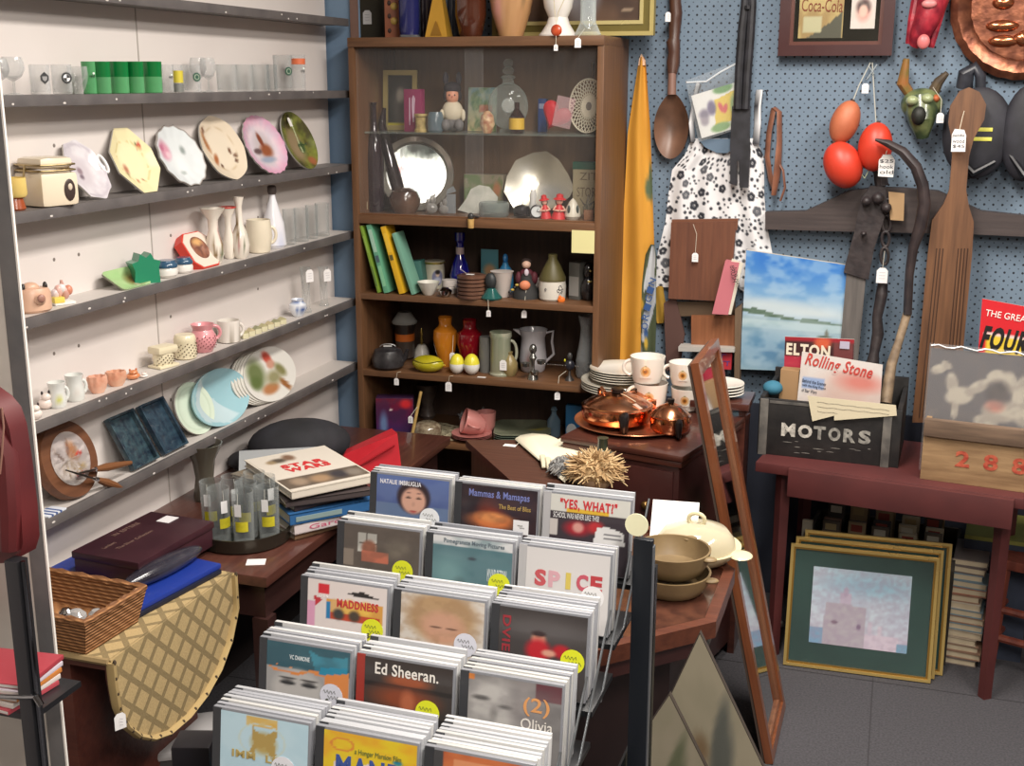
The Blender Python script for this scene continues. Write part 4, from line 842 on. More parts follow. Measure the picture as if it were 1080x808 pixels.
MB().lathe([(w_*.42, .0055), (.001, .0056)], M((206, 212, 212), .5), 24, T=Tz).tube([(0, 0, .007), (w_*.1, w_*.22, .007)], .0008, M((20, 20, 20), .5), 4, T=Tz).tube([(0, 0, .007), (w_*.2, -w_*.02, .007)], .0008, M((20, 20, 20), .5), 4, T=Tz).build('dial', t)
P, w_, h = Bp(531, 605, 158, 'A', Y=3.76)
t = thing('mother_of_pearl_shell', 'large pale grey pearly shell with a pointed right side', 'shell', P, .25, rx=-.25)
ol = [(-.5, .35), (-.46, .6), (-.34, .85), (-.1, .97), (.1, 1), (.28, .86), (.42, .62), (.5, .42), (.44, .28), (.3, .16), (.1, .04), (-.15, .0), (-.36, .1)]
V = []; F = []; n_ = len(ol); Us = []
for k, q in enumerate((.0001, .3, .6, .85, 1)):
    for a, b in ol: V.append(((a*q)*w_, .02*(1-q*q)-.0, (.5+(b-.5)*q)*h)); Us.append((a*q+.5, .5+(b-.5)*q))
    if k: F += [((k-1)*n_+j, (k-1)*n_+(j+1) % n_, k*n_+(j+1) % n_, k*n_+j) for j in range(n_)]
fn = art((176, 170, 152), [('e', .25, .6, .2, .25, (206, 204, 196), .6), ('e', .35, .3, .3, .2, (216, 212, 202), .6), ('n', 3, .35, (190, 180, 150), 4), ('e', .68, .35, .2, .12, (160, 160, 156), .5)])
C = fn(np.array([u for u, _ in Us]), np.array([v for _, v in Us]))
MB().add(V, F, painted(.25, .4, .3), None, [tuple(lin(float(x)) for x in c) for c in C]).add([(a, b+.004, c) for a, b, c in V], [tuple(reversed(f)) for f in F], M((150, 144, 128), .4)).build('shell', t, ang=70)
jar(557, 567, 200, 'A', [(.9, 0), (1, .3), (.6, .6), (.8, .8), (.5, 1), (.001, 1)], M((206, 206, 202), .3), 'white_shaker', 'small white shaker in front of the pearly shell', 'shaker', Y=3.69)
def redfig(x0, x1, yt, l, tilt):
    P, w_, h = Bp(x0, x1, yt, 'A', Y=3.65); t = thing('red_doll', l, 'doll', P, CAMZ, ry=tilt)
    rd = M((190, 34, 38), .5)
    MB().lathe([(w_*.45, 0), (w_*.36, h*.2), (w_*.2, h*.5), (w_*.12, h*.58), (.001, h*.6)], rd, 20).build('red_dress', t)
    MB().ell((0, -w_*.05, h*.7), (w_*.22, w_*.2, h*.14), M((216, 170, 150), .5)).build('head', t)
    MB().lathe([(w_*.4, h*.76), (w_*.36, h*.8), (w_*.22, h*.84), (w_*.2, h*.96), (.001, h)], rd, 20).build('red_hat', t)
    MB().tube([(-w_*.2, -w_*.05, h*.5), (-w_*.35, -w_*.25, h*.36), (0, -w_*.38, h*.34)], .003, M((216, 170, 150), .5)).tube([(w_*.2, -w_*.05, h*.5), (w_*.35, -w_*.25, h*.36), (.002, -w_*.38, h*.34)], .003, M((216, 170, 150), .5)).build('arms', t)
    MB().ell((0, w_*.08, h*.68), (w_*.26, w_*.2, h*.15), M((50, 30, 30), .7)).build('dark_hair', t)
redfig(569, 583, 205, 'little red-dressed doll leaning left, left one of the pair', -.12)
redfig(580, 598, 204, 'little red-dressed doll with wide red hat, right one of the pair', .05)
P, w_, h = Bp(595, 613, 209, 'A', Y=3.655)
t = thing('white_bird_ornament', 'white bird-shaped china ornament with dark wing marks', 'ornament', P, CAMZ)
MB().lathe([(w_*.35, 0), (w_*.48, h*.15), (w_*.42, h*.5), (w_*.2, h*.85), (.001, h)], M((206, 200, 184), .35), 20).build('body', t)
for k in (-1, 1): MB().ell((k*w_*.25, -w_*.36, h*.5), (w_*.09, .003, h*.2), M((52, 62, 58), .4), 10, 6, Matrix.Rotation(k*.0, 4, 'Y')).build('wing_mark', t)
P, w_, h = Bp(612, 629, 205, 'A', Y=3.66)
t = thing('twig_ornament', 'tangled driftwood twig ornament on a small brown block', 'ornament', P, CAMZ)
mb = MB(); r = random.Random(4)
for q in range(11): mb.tube([(0, 0, .01), (r.uniform(-.4, .4)*w_, r.uniform(-.2, .2)*w_, h*.5), (r.uniform(-.6, .6)*w_, r.uniform(-.3, .3)*w_, h*r.uniform(.6, 1))], [.003, .0022, .0014], noisy((120, 114, 96), (70, 64, 54), 40, .7), 5)
mb.build('twigs', t); MB().box(-w_*.3, w_*.3, -w_*.3, w_*.3, 0, h*.4, M((130, 86, 54), .6), .002).build('block', t)
P, w_, h = Bp(603, 641, 171, 'A', Y=3.80)
t = thing('story_box', 'beige game box with green top edge and faint letters', 'box', P)
MB().box(-w_/2, w_/2, -.0, .04, 0, h*.86, M((172, 160, 128), .6), .001).build('box', t)
MB().box(-w_/2-.001, w_/2+.001, -.001, .041, h*.86, h, M((30, 92, 70), .5), .001).build('green_lid', t)
lettering('STORY', -w_*.38, w_*.3, h*.34, h*.52, -.0003, M((120, 106, 80), .7), t)
lettering('ZIT', -w_*.3, w_*.2, h*.66, h*.8, -.0003, M((120, 106, 80), .7), t)
# ---- shelf B: leaning books
def lean_book(xb, xt, yt, wid, c, label, spinelabel, thick, Y=3.572, dp=.07, ht=.0, foot=None):
    zb = BZ['B']; xa = solveX(xb, Y, zb); top = at(xt, yt, 'y', Y); h = math.hypot(top[0]-xa, top[2]-zb); th = math.atan2(top[0]-xa, top[2]-zb)
    t = thing('leaning_book', label, 'book', (xa, Y, zb+.001), 0, 'children\'s books leaning on the second shelf', ry=th)
    MB().box(0, thick, 0, dp, 0, h, M(c, .5), .0015).build('cover', t)
    MB().box(.003, thick-.003, .004, dp+.001, .001, h+.0006, M((200, 190, 165), .8)).build('pages', t)
    mb = MB()
    for z0, z1, cc in spinelabel: mb.box(.003, thick-.003, -.0008, .0, h*z0, h*z1, M(cc, .5))
    mb.build('spine_label', t); return t, h
lean_book(398, 379, 239, 0, (118, 150, 52), 'lime green book leaning left, first of the leaning row', [(.1, .4, (84, 110, 60)), (.6, .85, (140, 170, 80))], .010)
t, h = lean_book(405, 386, 238, 0, (96, 160, 128), 'mint green book with a pale spine panel in the leaning row', [(.45, .55, (70, 90, 100)), (.6, .93, (160, 196, 176)), (.1, .4, (130, 190, 150))], .018)
t, h = lean_book(421, 401, 240, 0, (214, 168, 34), 'bright yellow book leaning in the middle of the row', [(.5, .58, (90, 80, 40)), (.62, .9, (226, 186, 60))], .018)
t, h = lean_book(434, 413, 247, 0, (112, 160, 140), 'pale sea-green book, last of the leaning row', [], .013)
P, w_, h = Bp(415, 440, 245, 'B', Y=3.82)
t = thing('camouflage_picture', 'dark mottled black and beige card leaning behind the books', 'card', P, 0, ry=-.25)
MB().canvas(-w_/2, w_/2, .02, h, -.001, art((60, 50, 46), [('n', 6, .8, (130, 118, 100), 9)]), painted(.6), 24, 30).box(-w_/2, w_/2, 0, .003, .0, h, M((60, 50, 46), .7)).build('card', t)
P, w_, h = Bp(428, 448, 276, 'B', Y=3.66)
t = thing('teal_box', 'small teal square box tilted beside the leaning books', 'box', P, .1, ry=-.12)
MB().box(-w_/2, w_/2, 0, .05, .003, h, M((62, 112, 104), .5), .001).build('box', t)
P, w_, h = Bp(446, 470, 275, 'B', 303)
t = thing('portrait_tin', 'cream tin with gold lid rim and oval lady portrait', 'tin', P, CAMZ)
revolve([(1, 0), (1, .9), (1.03, .92), (1.03, 1), (.001, 1)], w_*.92, h, M((198, 192, 172), .35)).build('tin', t)
MB().lathe([(w_*.475, h*.91), (w_*.485, h*.93), (w_*.485, h*.99)], M((176, 156, 90), .3, .7), 28, cap=False).build('gold_rim', t)
curved(art((198, 192, 172), [('e', .5, .5, .46, .48, (120, 122, 150), .1), ('e', .5, .7, .16, .16, (206, 180, 160), .2), ('e', .5, .84, .2, .14, (40, 34, 34), .2), ('e', .5, .3, .3, .22, (176, 180, 200), .3), ('e', .5, .1, .1, .1, (30, 30, 50), .3)]), w_, h*.12, h*.72, -.2, 1.0, painted(.4), w_*.465).build('portrait', t)
jar(440, 464, 297, 'B', [(.4, 0), (.5, .1), (1, 1), (.95, 1), (.4, .3), (.001, .3)], M((206, 202, 192), .3), 'white_saucer', 'small white dish in front of the portrait tin', 'dish', 311)
jar(462, 477, 303, 'B', [(.5, 0), (.9, .3), (1, .7), (.4, 1), (.001, 1)], M((190, 190, 188), .15, 1), 'silver_trinket', 'tiny shiny silver trinket at the shelf front', 'ornament', 313)
P, w_, h = Bp(466, 482, 295, 'B', 309)
single(revolve([(.9, 0), (1, .1), (1, .45), (.92, .5), (1, .55), (1, 1), (.9, 1), (.001, .8)], w_, h, M((196, 188, 182), .35)), 'ceramic_ring_box', 'small white round lidded box left of the coaster stack', 'box', P)
P, w_, h = Bp(482, 513, 289, 'B', 314)
for q in range(6):
    single(MB().lathe([(w_*.44, 0), (w_*.5, h*.03), (w_*.5, h*.13), (w_*.44, h*.155), (.001, h*.15)], noisy((70, 46, 38), (110, 78, 62), 30, .35), 28), 'wooden_coaster', ['lowest', 'second lowest', 'third from the bottom', 'fourth from the bottom', 'fifth from the bottom', 'topmost'][q]+' brown round coaster in the stack by the blue bottle', 'coaster', (P[0], P[1], P[2]+h*.165*q), 0, 'stacked brown coasters')
t = thing('loose_tag', 'folded white paper tag lying on top of the coaster stack', 'tag', (P[0], P[1]-.01, P[2]+h*1.0), 0)
MB().box(-.012, .012, -.008, .008, 0, .0008, M((226, 224, 222), .7)).build('card', t); MB().tube([(-.012, 0, .001), (-.03, .004, .012), (-.035, .01, .01)], .0007, M((200, 190, 180), .7), 5).build('string', t)
P, w_, h = Bp(476, 495, 245, 'B', Y=3.74)
t = thing('cobalt_bottle', 'cobalt blue glass bottle with a white collar band', 'bottle', P)
bl = M((24, 22, 120), .06, coat=.8)
revolve([(.5, 0), (.9, .1), (1, .25), (.75, .45), (.4, .6), (.34, .7), (.34, .82), (.5, .86), (.5, 1), (.4, 1)], w_*1.15, h, bl).build('bottle', t)
revolve([(.4, .62), (.4, .74)], w_*1.15, h, M((170, 150, 150), .5)).build('collar', t)
P, w_, h = Bp(507, 526, 263, 'B', Y=3.80)
t = thing('sunset_postcard', 'upright teal postcard with an orange sunset picture', 'postcard', P, 0)
MB().box(-w_/2, w_/2, .0, .002, 0, h, M((80, 140, 150), .5)).canvas(-w_/2, w_/2, 0, h, -.0006, art((74, 134, 146), [('e', .5, .45, .34, .16, (190, 150, 110), .4), ('r', .1, .1, .9, .35, (90, 100, 100))]), painted(.4), 16, 20).build('card', t)
P, w_, h = Bp(524, 542, 267, 'B', Y=3.74)
t = thing('blue_figurine', 'bright blue china lady figurine behind the white pot', 'figurine', P, CAMZ)
MB().lathe([(w_*.5, 0), (w_*.46, h*.45), (w_*.34, h*.6), (w_*.18, h*.7), (w_*.16, h*.76), (.001, h*.78)], M((60, 140, 190), .3), 20).build('skirt', t); MB().ell((0, 0, h*.86), (w_*.16, w_*.16, h*.13), M((50, 120, 180), .3)).build('head', t)
P, w_, h = Bp(517, 542, 286, 'B', 313)
single(revolve([(.55, 0), (.6, .03), (.92, .95), (1, 1), (.9, 1), (.001, .9)], w_, h, M((206, 196, 190), .4)), 'white_pot', 'plain white tapered pot next to the small doll', 'pot', P)
P, w_, h = Bp(507, 530, 303, 'B', 318)
t = thing('teal_cone_bell', 'dark teal cone-topped ornament with shiny flared base', 'ornament', P)
revolve([(.9, 0), (1, .15), (.7, .5), (.4, .9), (.001, 1)], w_, h, M((34, 86, 82), .15, coat=.5)).build('flared_base', t)
MB().ell((-w_*.05, 0, h*1.5), (w_*.28, w_*.2, h*.7), M((40, 44, 46), .5)).build('dark_top', t)
ptag(t, .005, -.045, -.028, .016, string=[(0, -w_*.5, .004)])
P, w_, h = Bp(538, 572, 272, 'B', 314)
t = thing('costume_doll', 'small doll in maroon dress holding an orange purse', 'doll', P, CAMZ)
mar = M((78, 22, 34), .7)
MB().lathe([(w_*.42, 0), (w_*.4, h*.15), (w_*.2, h*.45), (w_*.18, h*.62), (.001, h*.66)], M((44, 44, 44), .8), 20).build('dark_skirt', t)
MB().ell((0, 0, h*.6), (w_*.22, w_*.16, h*.14), mar).ell((w_*.24, 0, h*.5), (w_*.12, w_*.12, h*.16), mar).ell((-w_*.24, 0, h*.5), (w_*.1, w_*.12, h*.16), mar).build('maroon_jacket', t)
MB().ell((0, -.002, h*.84), (w_*.14, w_*.13, h*.11), M((206, 170, 150), .5)).build('head', t)
MB().ell((0, .004, h*.9), (w_*.16, w_*.14, h*.09), M((50, 36, 32), .8)).build('hair', t)
MB().ell((0, -w_*.2, h*.66), (w_*.07, .004, h*.09), M((196, 186, 196), .6)).build('lace_front', t)
MB().ell((-w_*.05, -w_*.34, h*.36), (w_*.17, w_*.1, h*.12), M((204, 124, 90), .6)).build('orange_purse', t)
for k in range(4): MB().ell((-w_*(.5-.07*k), -w_*.15, h*(.16+.06*k)), (w_*.06, w_*.05, h*.035), M((176, 150, 70) if k % 2 else (30, 28, 28), .5)).build('striped_bead', t)
ptag(t, -.008, -.065, -.03, .018, string=[(-.004, -w_*.4, .01), (0, -w_*.34, h*.3)])
P, w_, h = Bp(554, 571, 295, 'B', 314)
single(MB().ell((0, 0, h*.5), (w_*.5, w_*.4, h*.5), noisy((100, 92, 88), (150, 140, 134), 60, .9, bump=.6)), 'fur_ball', 'small grey fluffy ball beside the green-lidded pot', 'ornament', (P[0], P[1]+.05, P[2]))
P, w_, h = Bp(568, 597, 268, 'B', 316)
t = thing('green_lidded_pot', 'white cookie pot with olive cone lid and ink cartoon', 'pot', P, CAMZ)
MB().lathe([(w_*.42, 0), (w_*.48, h*.04), (w_*.5, h*.3), (w_*.47, h*.44), (.001, h*.44)], M((204, 200, 190), .3), 30).build('pot', t)
MB().lathe([(w_*.49, h*.43), (w_*.49, h*.5), (w_*.3, h*.75), (w_*.16, h*.9), (w_*.17, h), (.001, h)], M((84, 78, 44), .5), 30).build('cone_lid', t)
ik = M((60, 60, 66), .6); mb = MB(); rr_ = w_*.505
for a0, z0, s_ in ((-.55, .26, .5), (.55, .3, 1), (.75, .24, .7), (.4, .24, .7), (.58, .16, .8)):
    mb.tube([(rr_*math.sin(a0+.12*s_*math.cos(q)), -rr_*math.cos(a0+.12*s_*math.cos(q)), h*(z0+.05*s_*math.sin(q))) for q in np.linspace(0, 5.5, 10)], .0011, ik, 4)
mb.build('ink_cartoon', t)
MB().ell((w_*.3, -w_*.52, h*.05), (w_*.14, .004, h*.07), M((216, 110, 34), .5)).ell((w_*.25, -w_*.52, h*.1), (w_*.06, .004, h*.05), M((216, 110, 34), .5)).build('orange_sticker', t)
P, w_, h = Bp(597, 613, 277, 'B', 316)
t = thing('grey_video_case', 'upright grey case with a lighter lower half', 'case', P, -.35)
MB().box(-w_*.42, w_*.42, 0, .10, 0, h, M((96, 96, 92), .5), .002).build('case', t); MB().box(-w_*.38, w_*.38, -.001, 0, h*.1, h*.62, M((150, 148, 144), .5)).build('pale_panel', t)
P, w_, h = Bp(610, 630, 275, 'B', Y=3.66)
t = thing('black_carved_figure', 'dark glossy figure ornament at the right end of the shelf', 'ornament', P, CAMZ)
MB().ell((0, 0, h*.3), (w_*.4, w_*.3, h*.32), M((26, 24, 26), .2, coat=.4)).ell((0, 0, h*.75), (w_*.25, w_*.2, h*.2), M((26, 24, 26), .2, coat=.4)).build('figure', t); MB().ell((w_*.1, -w_*.22, h*.76), (.004, .003, .004), M((214, 200, 130), .2, .7)).ell((w_*.05, -w_*.3, h*.5), (.007, .003, .004), M((214, 200, 130), .2, .7)).build('gold_detail', t)
# sticky note
z1 = float(at(615, 243, 'y', 3.56)[2]); z0 = float(at(615, 267, 'y', 3.56)[2]); xa, xb = solveX(603, 3.56, 1.2), solveX(627, 3.56, 1.2)
t = single(MB().box(xa, xb, 3.558, 3.559, z0, z1, M((214, 208, 152), .7)), 'sticky_note', 'pale yellow note stuck under the shelf front at the right', 'note')
# ---- shelf C
P, w_, h = Bp(389, 430, 362, 'C', 390)
t = thing('black_teapot', 'squat black iron teapot with a wire handle', 'teapot', P, CAMZ)
bk = noisy((34, 32, 34), (52, 50, 52), 40, .4, bump=.3)
MB().lathe([(w_*.3, 0), (w_*.4, h*.12), (w_*.42, h*.45), (w_*.34, h*.75), (w_*.12, h*.85), (.001, h*.86)], bk, 28).build('pot', t)
MB().tube([(w_*.34, -.01, h*.3), (w_*.46, -.015, h*.5), (w_*.52, -.02, h*.8)], [.012, .009, .006], bk, 10).build('spout', t)
MB().tube([(w_*.2*math.cos(a), -.0, h*.85+h*.12*math.sin(a)) for a in np.linspace(0, PI, 9)], .002, M((150, 150, 150), .3, .8)).box(-.014, .014, -.006, .006, h*.88, h*.9, M((220, 220, 218), .6)).build('handle', t)
P, w_, h = Bp(414, 441, 329, 'C', Y=3.76)
t = thing('glass_domed_jar', 'dark jar with amber band under a grey glass dome', 'jar', P)
revolve([(.5, 0), (.75, .05), (.75, .4)], w_, h, M((70, 60, 54), .3)).build('base', t)
revolve([(.76, .4), (.76, .55)], w_, h, M((190, 100, 40), .3)).build('amber_band', t)
revolve([(.75, .55), (.74, .76)], w_, h, M((40, 32, 30), .3)).build('dark_neck', t)
revolve([(.95, .76), (1, .8), (.7, .92), (.5, 1), (.001, 1)], w_, h, glass((180, 180, 176), .55, .1, .3)).build('glass_dome', t)
P, w_, h = Bp(436, 454, 346, 'C', 377)
t = thing('hand_bell', 'white china hand bell with a brass figure handle', 'bell', (P[0], P[1], P[2]))
revolve([(1, 0), (.96, .04), (.8, .28), (.45, .44), (.001, .46)], w_, h, M((216, 212, 202), .3)).build('bell', t)
MB().tube([(0, 0, h*.44), (0, 0, h*.6), (0, 0, h*.72), (0, 0, h*.86), (0, 0, h)], [.004, .007, .0035, .006, .002], M((186, 160, 90), .25, .9), 12).build('brass_handle', t)
P, w_, h = Bp(434, 469, 373, 'C', 392)
t = thing('capsicum_dish', 'yellow-green capsicum-shaped covered dish lying down', 'dish', P)
MB().ell((0, 0, h*.45), (w_*.5, w_*.32, h*.46), noisy((150, 140, 20), (186, 176, 40), 12, .2, coat=.6), 28, 14).build('dish', t)
MB().tube([(w_*.46*math.cos(a), -w_*.3*math.sin(a), h*.62+.003*math.sin(3*a)) for a in np.linspace(0, PI, 12)], .0016, M((90, 84, 16), .4), 5).build('lid_seam', t)
MB().tube([(w_*.48, 0, h*.4), (w_*.56, -.004, h*.45)], [.004, .002], M((200, 170, 60), .3)).build('stalk', t)
VB = [(.45, 0), (.5, .03), (.8, .3), (1, .55), (.95, .72), (.55, .82), (.5, .86), (.55, .98), (.6, 1), (.5, 1), (.45, .86)]
jar(457, 483, 334, 'C', VB, M((200, 124, 36), .15, coat=.6), 'amber_vase', 'amber yellow shouldered vase beside a red twin', 'vase', 386)
jar(482, 509, 337, 'C', VB, M((124, 14, 28), .12, coat=.7), 'red_vase', 'deep red shouldered vase beside the amber one', 'vase', 388)
t = thing('hanging_vase_tag', 'pale tag hanging between the amber and red vases', 'tag', (solveX(480, 3.66, .82), 3.635, .80)); ptag(t, 0, 0, .02, .022, string=[(-.004, .02, .075)])
for k, (a, b, l) in enumerate(((474, 490, 'egg-shaped shaker with a yellow top, left one of the pair'), (489, 506, 'egg-shaped shaker with a yellow top, right one of the pair'))):
    P, w_, h = Bp(a, b, 373, 'C', 394+k)
    t = thing('egg_shaker', l, 'shaker', P, 0, 'yellow-topped egg shakers')
    pr = lambda z: w_/2*math.sqrt(max(0, 1-((z/h-.42)/(.42 if z/h < .42 else .58))**2))
    MB().lathe([(max(.002, pr(h*q)), h*q) for q in (.0, .05, .15, .3, .42, .52)], M((222, 220, 214), .3), 24, cap=False).build('white_base', t)
    MB().lathe([(max(.0008, pr(h*q)), h*q) for q in (.52, .62, .72, .82, .9, .96, 1)], M((216, 206, 60), .3), 24, cap=False).build('yellow_top', t)
jar(505, 520, 355, 'C', [(.9, 0), (1, .5), (.9, 1), (.001, 1)], glass((160, 160, 156), .4, .1, .3), 'smoky_glass_cup', 'dim smoky glass cup between egg shaker and beer stein', 'cup', 392)
t = thing('loose_tag', 'white paper tag lying flat before the beer stein', 'tag', (solveX(508, 3.585, BZ['C']), 3.585, BZ['C'])); MB().box(-.014, .014, -.006, .006, 0, .0008, M((222, 220, 218), .7)).build('card', t)
P, w_, h = Bp(514, 542, 350, 'C', 395)
t = thing('beer_stein', 'pale green relief beer stein with handle', 'mug', P, CAMZ)
revolve([(.95, 0), (1, .04), (.9, .1), (.88, .85), (.98, .9), (.95, 1), (.85, 1), (.001, .9)], w_*.86, h, painted(.3, 0, .3), 36, colf=colfn(art((168, 170, 150), [('n', 5, .8, (122, 132, 108), 3), ('r', 0, .74, 1, .8, (110, 112, 90)), ('r', 0, .1, 1, .14, (120, 118, 96))]), w_*.9, h)).build('body', t)
MB().tube([(w_*.38+w_*.22*math.sin(a), 0, h*.52+h*.28*math.cos(a)) for a in np.linspace(0, PI, 9)], .005, M((168, 170, 150), .3)).build('handle', t)
P, w_, h = Bp(529, 546, 371, 'C', 396)
t = thing('tan_bottle', 'small tan bottle with a white tag in front', 'bottle', P)
revolve([(.7, 0), (1, .2), (1, .55), (.4, .85), (.3, .88), (.4, 1), (.001, 1)], w_, h, M((134, 118, 78), .3)).build('bottle', t)
ptag(t, -.012, -w_*.6, h*.72, .026)
P, w_, h = Bp(541, 583, 347, 'C', 391)
t = thing('floral_jug', 'white china jug with rose pattern and angular handle', 'jug', P, CAMZ)
revolve([(.6, 0), (.68, .04), (.78, .3), (.7, .6), (.66, .8), (.8, 1), (.74, 1), (.6, .8), (.001, .7)], w_*.9, h, wc, 32, colf=colfn(art((186, 184, 188), [('e', .35, .35, .12, .14, (140, 96, 90), .4), ('e', .4, .28, .06, .06, (96, 100, 70), .4), ('n', 4, .3, (150, 150, 158), 5)]), w_*.7, h)).build('body', t)
MB().prism([(-w_*.3, h*.85), (-w_*.5, h*1.0), (-w_*.3, h)], -.008, .008, M((186, 184, 188), .3)).build('spout', t)
MB().tube([(w_*.28, 0, h*.9), (w_*.5, 0, h*.95), (w_*.47, 0, h*.7), (w_*.52, 0, h*.4), (w_*.3, 0, h*.2)], .0045, M((186, 184, 188), .3)).build('handle', t)
P, w_, h = Bp(552, 572, 362, 'C', 400)
t = thing('silver_trophy_figure', 'pewter grey figurine holding round bowls', 'figurine', P, CAMZ)
sm = M((140, 140, 136), .25, .9)
MB().lathe([(w_*.3, 0), (w_*.25, h*.1), (w_*.08, h*.3), (w_*.1, h*.5), (w_*.2, h*.6), (w_*.1, h*.72)], sm, 16).ell((0, 0, h*.84), (w_*.2, w_*.2, h*.14), sm).build('figure', t)
for (a, b) in ((-.4, .35), (.42, .42), (.1, .12)): MB().lathe([(.002, 0), (w_*.2, h*.03), (w_*.24, h*.13), (w_*.2, h*.13), (.002, h*.05)], sm, 18, c=(a*w_, -w_*.15, b*h)).build('bowl', t)
P, w_, h = Bp(574, 612, 366, 'C', 401)
t = thing('model_ship_ornament', 'dark ornament with a row of silver beads on a stand', 'ornament', P, CAMZ)
MB().ell((w_*.2, 0, h*.45), (w_*.14, w_*.1, h*.16), M((36, 36, 44), .3)).lathe([(w_*.14, 0), (w_*.04, h*.15), (w_*.03, h*.35)], M((50, 46, 44), .4), 16, c=(w_*.2, 0, 0)).ell((w_*.2, 0, h*.72), (w_*.07, w_*.06, h*.12), M((60, 60, 60), .3)).build('figure', t)
mb = MB()
for q in range(14): mb.ell((w_*(-.48+.07*q), -.006, h*.5-.0006*q), (.0022, .0022, .0022), M((220, 220, 216), .15, .9), 8, 6)
mb.build('silver_beads', t); MB().ell((w_*.06, -.01, h*.62), (.003, .003, .005), M((210, 206, 60), .3)).build('yellow_bead', t)
ptag(t, -.018, -.055, -.026, .019, string=[(-.012, -.03, .02), (w_*.1, -w_*.1, h*.3)])
P, w_, h = Bp(607, 631, 333, 'C', 398)
single(revolve([(.85, 0), (1, .05), (1, .3), (.7, .6), (.62, .8), (.85, 1), (.78, 1), (.55, .8), (.9, .3), (.001, .06)], w_, h, glass((176, 180, 182), .25, .12, .5), 24, rf=lambda a, r, z: 1+.03*math.sin(12*a)), 'tall_cut_glass_vase', 'tall flared cut-glass vase at the right end of the shelf', 'vase', P)
for (px, yt, s_, l) in ((418, 399, .018, 'small white tag hanging in front of the black teapot shelf edge'), (473, 403, .024, 'large white tag hanging from the shelf edge under the egg shakers')):
    z = float(at(px, yt, 'y', 3.555)[2]); t = thing('hanging_price_tag', l, 'tag', (solveX(px, 3.555, z), 3.555, z)); ptag(t, 0, 0, 0, s_, 'card'); MB().tube([(0, 0, 0), (.004, -.001, .02), (.012, .012, BZ['C']-z+.002)], .0008, M((200, 190, 170), .8), 5).build('string', t)
# ---- shelf D
P, w_, h = Bp(397, 438, 417, 'D', 459)
t = thing('foil_gift_bag', 'dark red and purple shiny foil gift bag', 'bag', P, CAMZ)
MB().box(-w_/2, w_/2, -.03, .03, 0, h, painted(.3), .003) if 0 else None
MB().box(-w_*.48, w_*.48, -.027, .03, 0, h*.98, M((58, 34, 62), .3), .004).canvas(-w_*.47, w_*.47, .004, h*.97, -.0278, art(((60, 44, 96), (112, 26, 44)), [('n', 4, .6, (58, 40, 70), 3), ('e', .2, .3, .1, .3, (100, 120, 160), .5), ('e', .8, .85, .15, .12, (196, 44, 50), .4), ('e', .4, .7, .03, .03, (230, 210, 210), .3)]), painted(.25, 0, .5), 26, 26).build('bag', t)
P, w_, h = Bp(436, 466, 446, 'D', 464)
t = thing('brown_glass_jar', 'squat brown patterned glass jar on a lace doily', 'jar', (P[0], P[1], P[2]+.002), 0)
revolve([(.8, 0), (1, .2), (1, .7), (.9, .85), (.6, 1), (.001, 1)], w_, h, noisy((100, 84, 68), (150, 138, 116), 60, .2, coat=.5)).build('jar', t)
P = (solveX(456, 3.68, BZ['D']), 3.66, BZ['D'])
t = thing('lace_doily', 'cream crocheted lace doily hanging over the lowest shelf edge', 'doily', (P[0], P[1], P[2]+.0005), 0)
dm = noisy((206, 196, 166), (150, 138, 108), 90, .9); mb = MB(); V = []; F = []; n_ = 60
def hang(x, y):
    e = (BY0-.006)-P[1]
    return (x, y, .001) if y > e else (x, e-.002, .001-(e-y)*.8)
for q in range(9):
    for j in range(n_): a = 2*PI*j/n_; rr_ = q/8*(1+.05*math.sin(9*a)*(q/8)**2); V.append(hang(.13*rr_*math.cos(a)*1.0, .115*rr_*math.sin(a)))
F = [(k*n_+j, k*n_+(j+1) % n_, (k+1)*n_+(j+1) % n_, (k+1)*n_+j) for k in range(8) for j in range(n_) if not (k in (3, 6) and j % 2)]
mb.add(V, F, dm); mb.add([(a, b, c+.001) for a, b, c in V], F, dm); mb.build('lace', t)
P, w_, h = Bp(436, 440, 440, 'D', 470)
A = Vector(at(398+31, 487, 'y', 3.50)); Bv = Vector(at(444, 413, 'y', 3.548))
t = thing('bamboo_stick', 'thin bamboo stick leaning against the lower shelves', 'stick', A)
MB().tube([(0, 0, -.35), (0, 0, 0)], .0055, M((160, 130, 70), .6)) if 0 else MB().tube([tuple((A-Bv)*.9*1.2), (0, 0, 0), tuple((Bv-A)*.5), tuple(Bv-A)], [.0062, .006, .0055, .005], noisy((150, 120, 66), (186, 154, 92), 30, .5), 10).build('stick', t)
z = float(at(446, 438, 'y', 3.53)[2]); ptag(t, .018, -.004, float(at(446, 437, 'y', 3.53)[2])-A.z, .018, string=[tuple((Bv-A)*.8)])
for k in range(3):
    P, w_, h = Bp(474, 517, 455, 'D', 468)
    single(revolve([(.4, 0), (.6, .2), (1, 1), (.97, 1), (.55, .35), (.001, .3)], w_, .014, M((186, 122, 116), .3, coat=.3)), 'pink_saucer', ['bottom', 'middle', 'top'][k]+' pink saucer of the small stack under the tipped cup', 'saucer', (P[0], P[1]+.02, P[2]+.001+.005*k), 0, 'pink saucers')
P, w_, h = Bp(476, 512, 434, 'D', 462)
t = thing('tipped_pink_cup', 'pink teacup lying tipped on its saucers, mouth to the left', 'cup', (P[0]+.02, P[1]+.01, P[2]+.05), .5, ry=-1.25)
pk2 = M((196, 130, 124), .3, coat=.3)
MB().lathe([(.018, -.035), (.03, -.03), (.042, .005), (.043, .04), (.040, .04), (.038, .005), (.001, -.022)], pk2, 30).build('cup', t)
MB().tube([(0, -.04-.02*math.sin(a), .01+.02*math.cos(a)) for a in np.linspace(0, PI, 9)], .004, pk2).build('handle', t)
P, w_, h = Bp(493, 506, 441, 'D', 462)
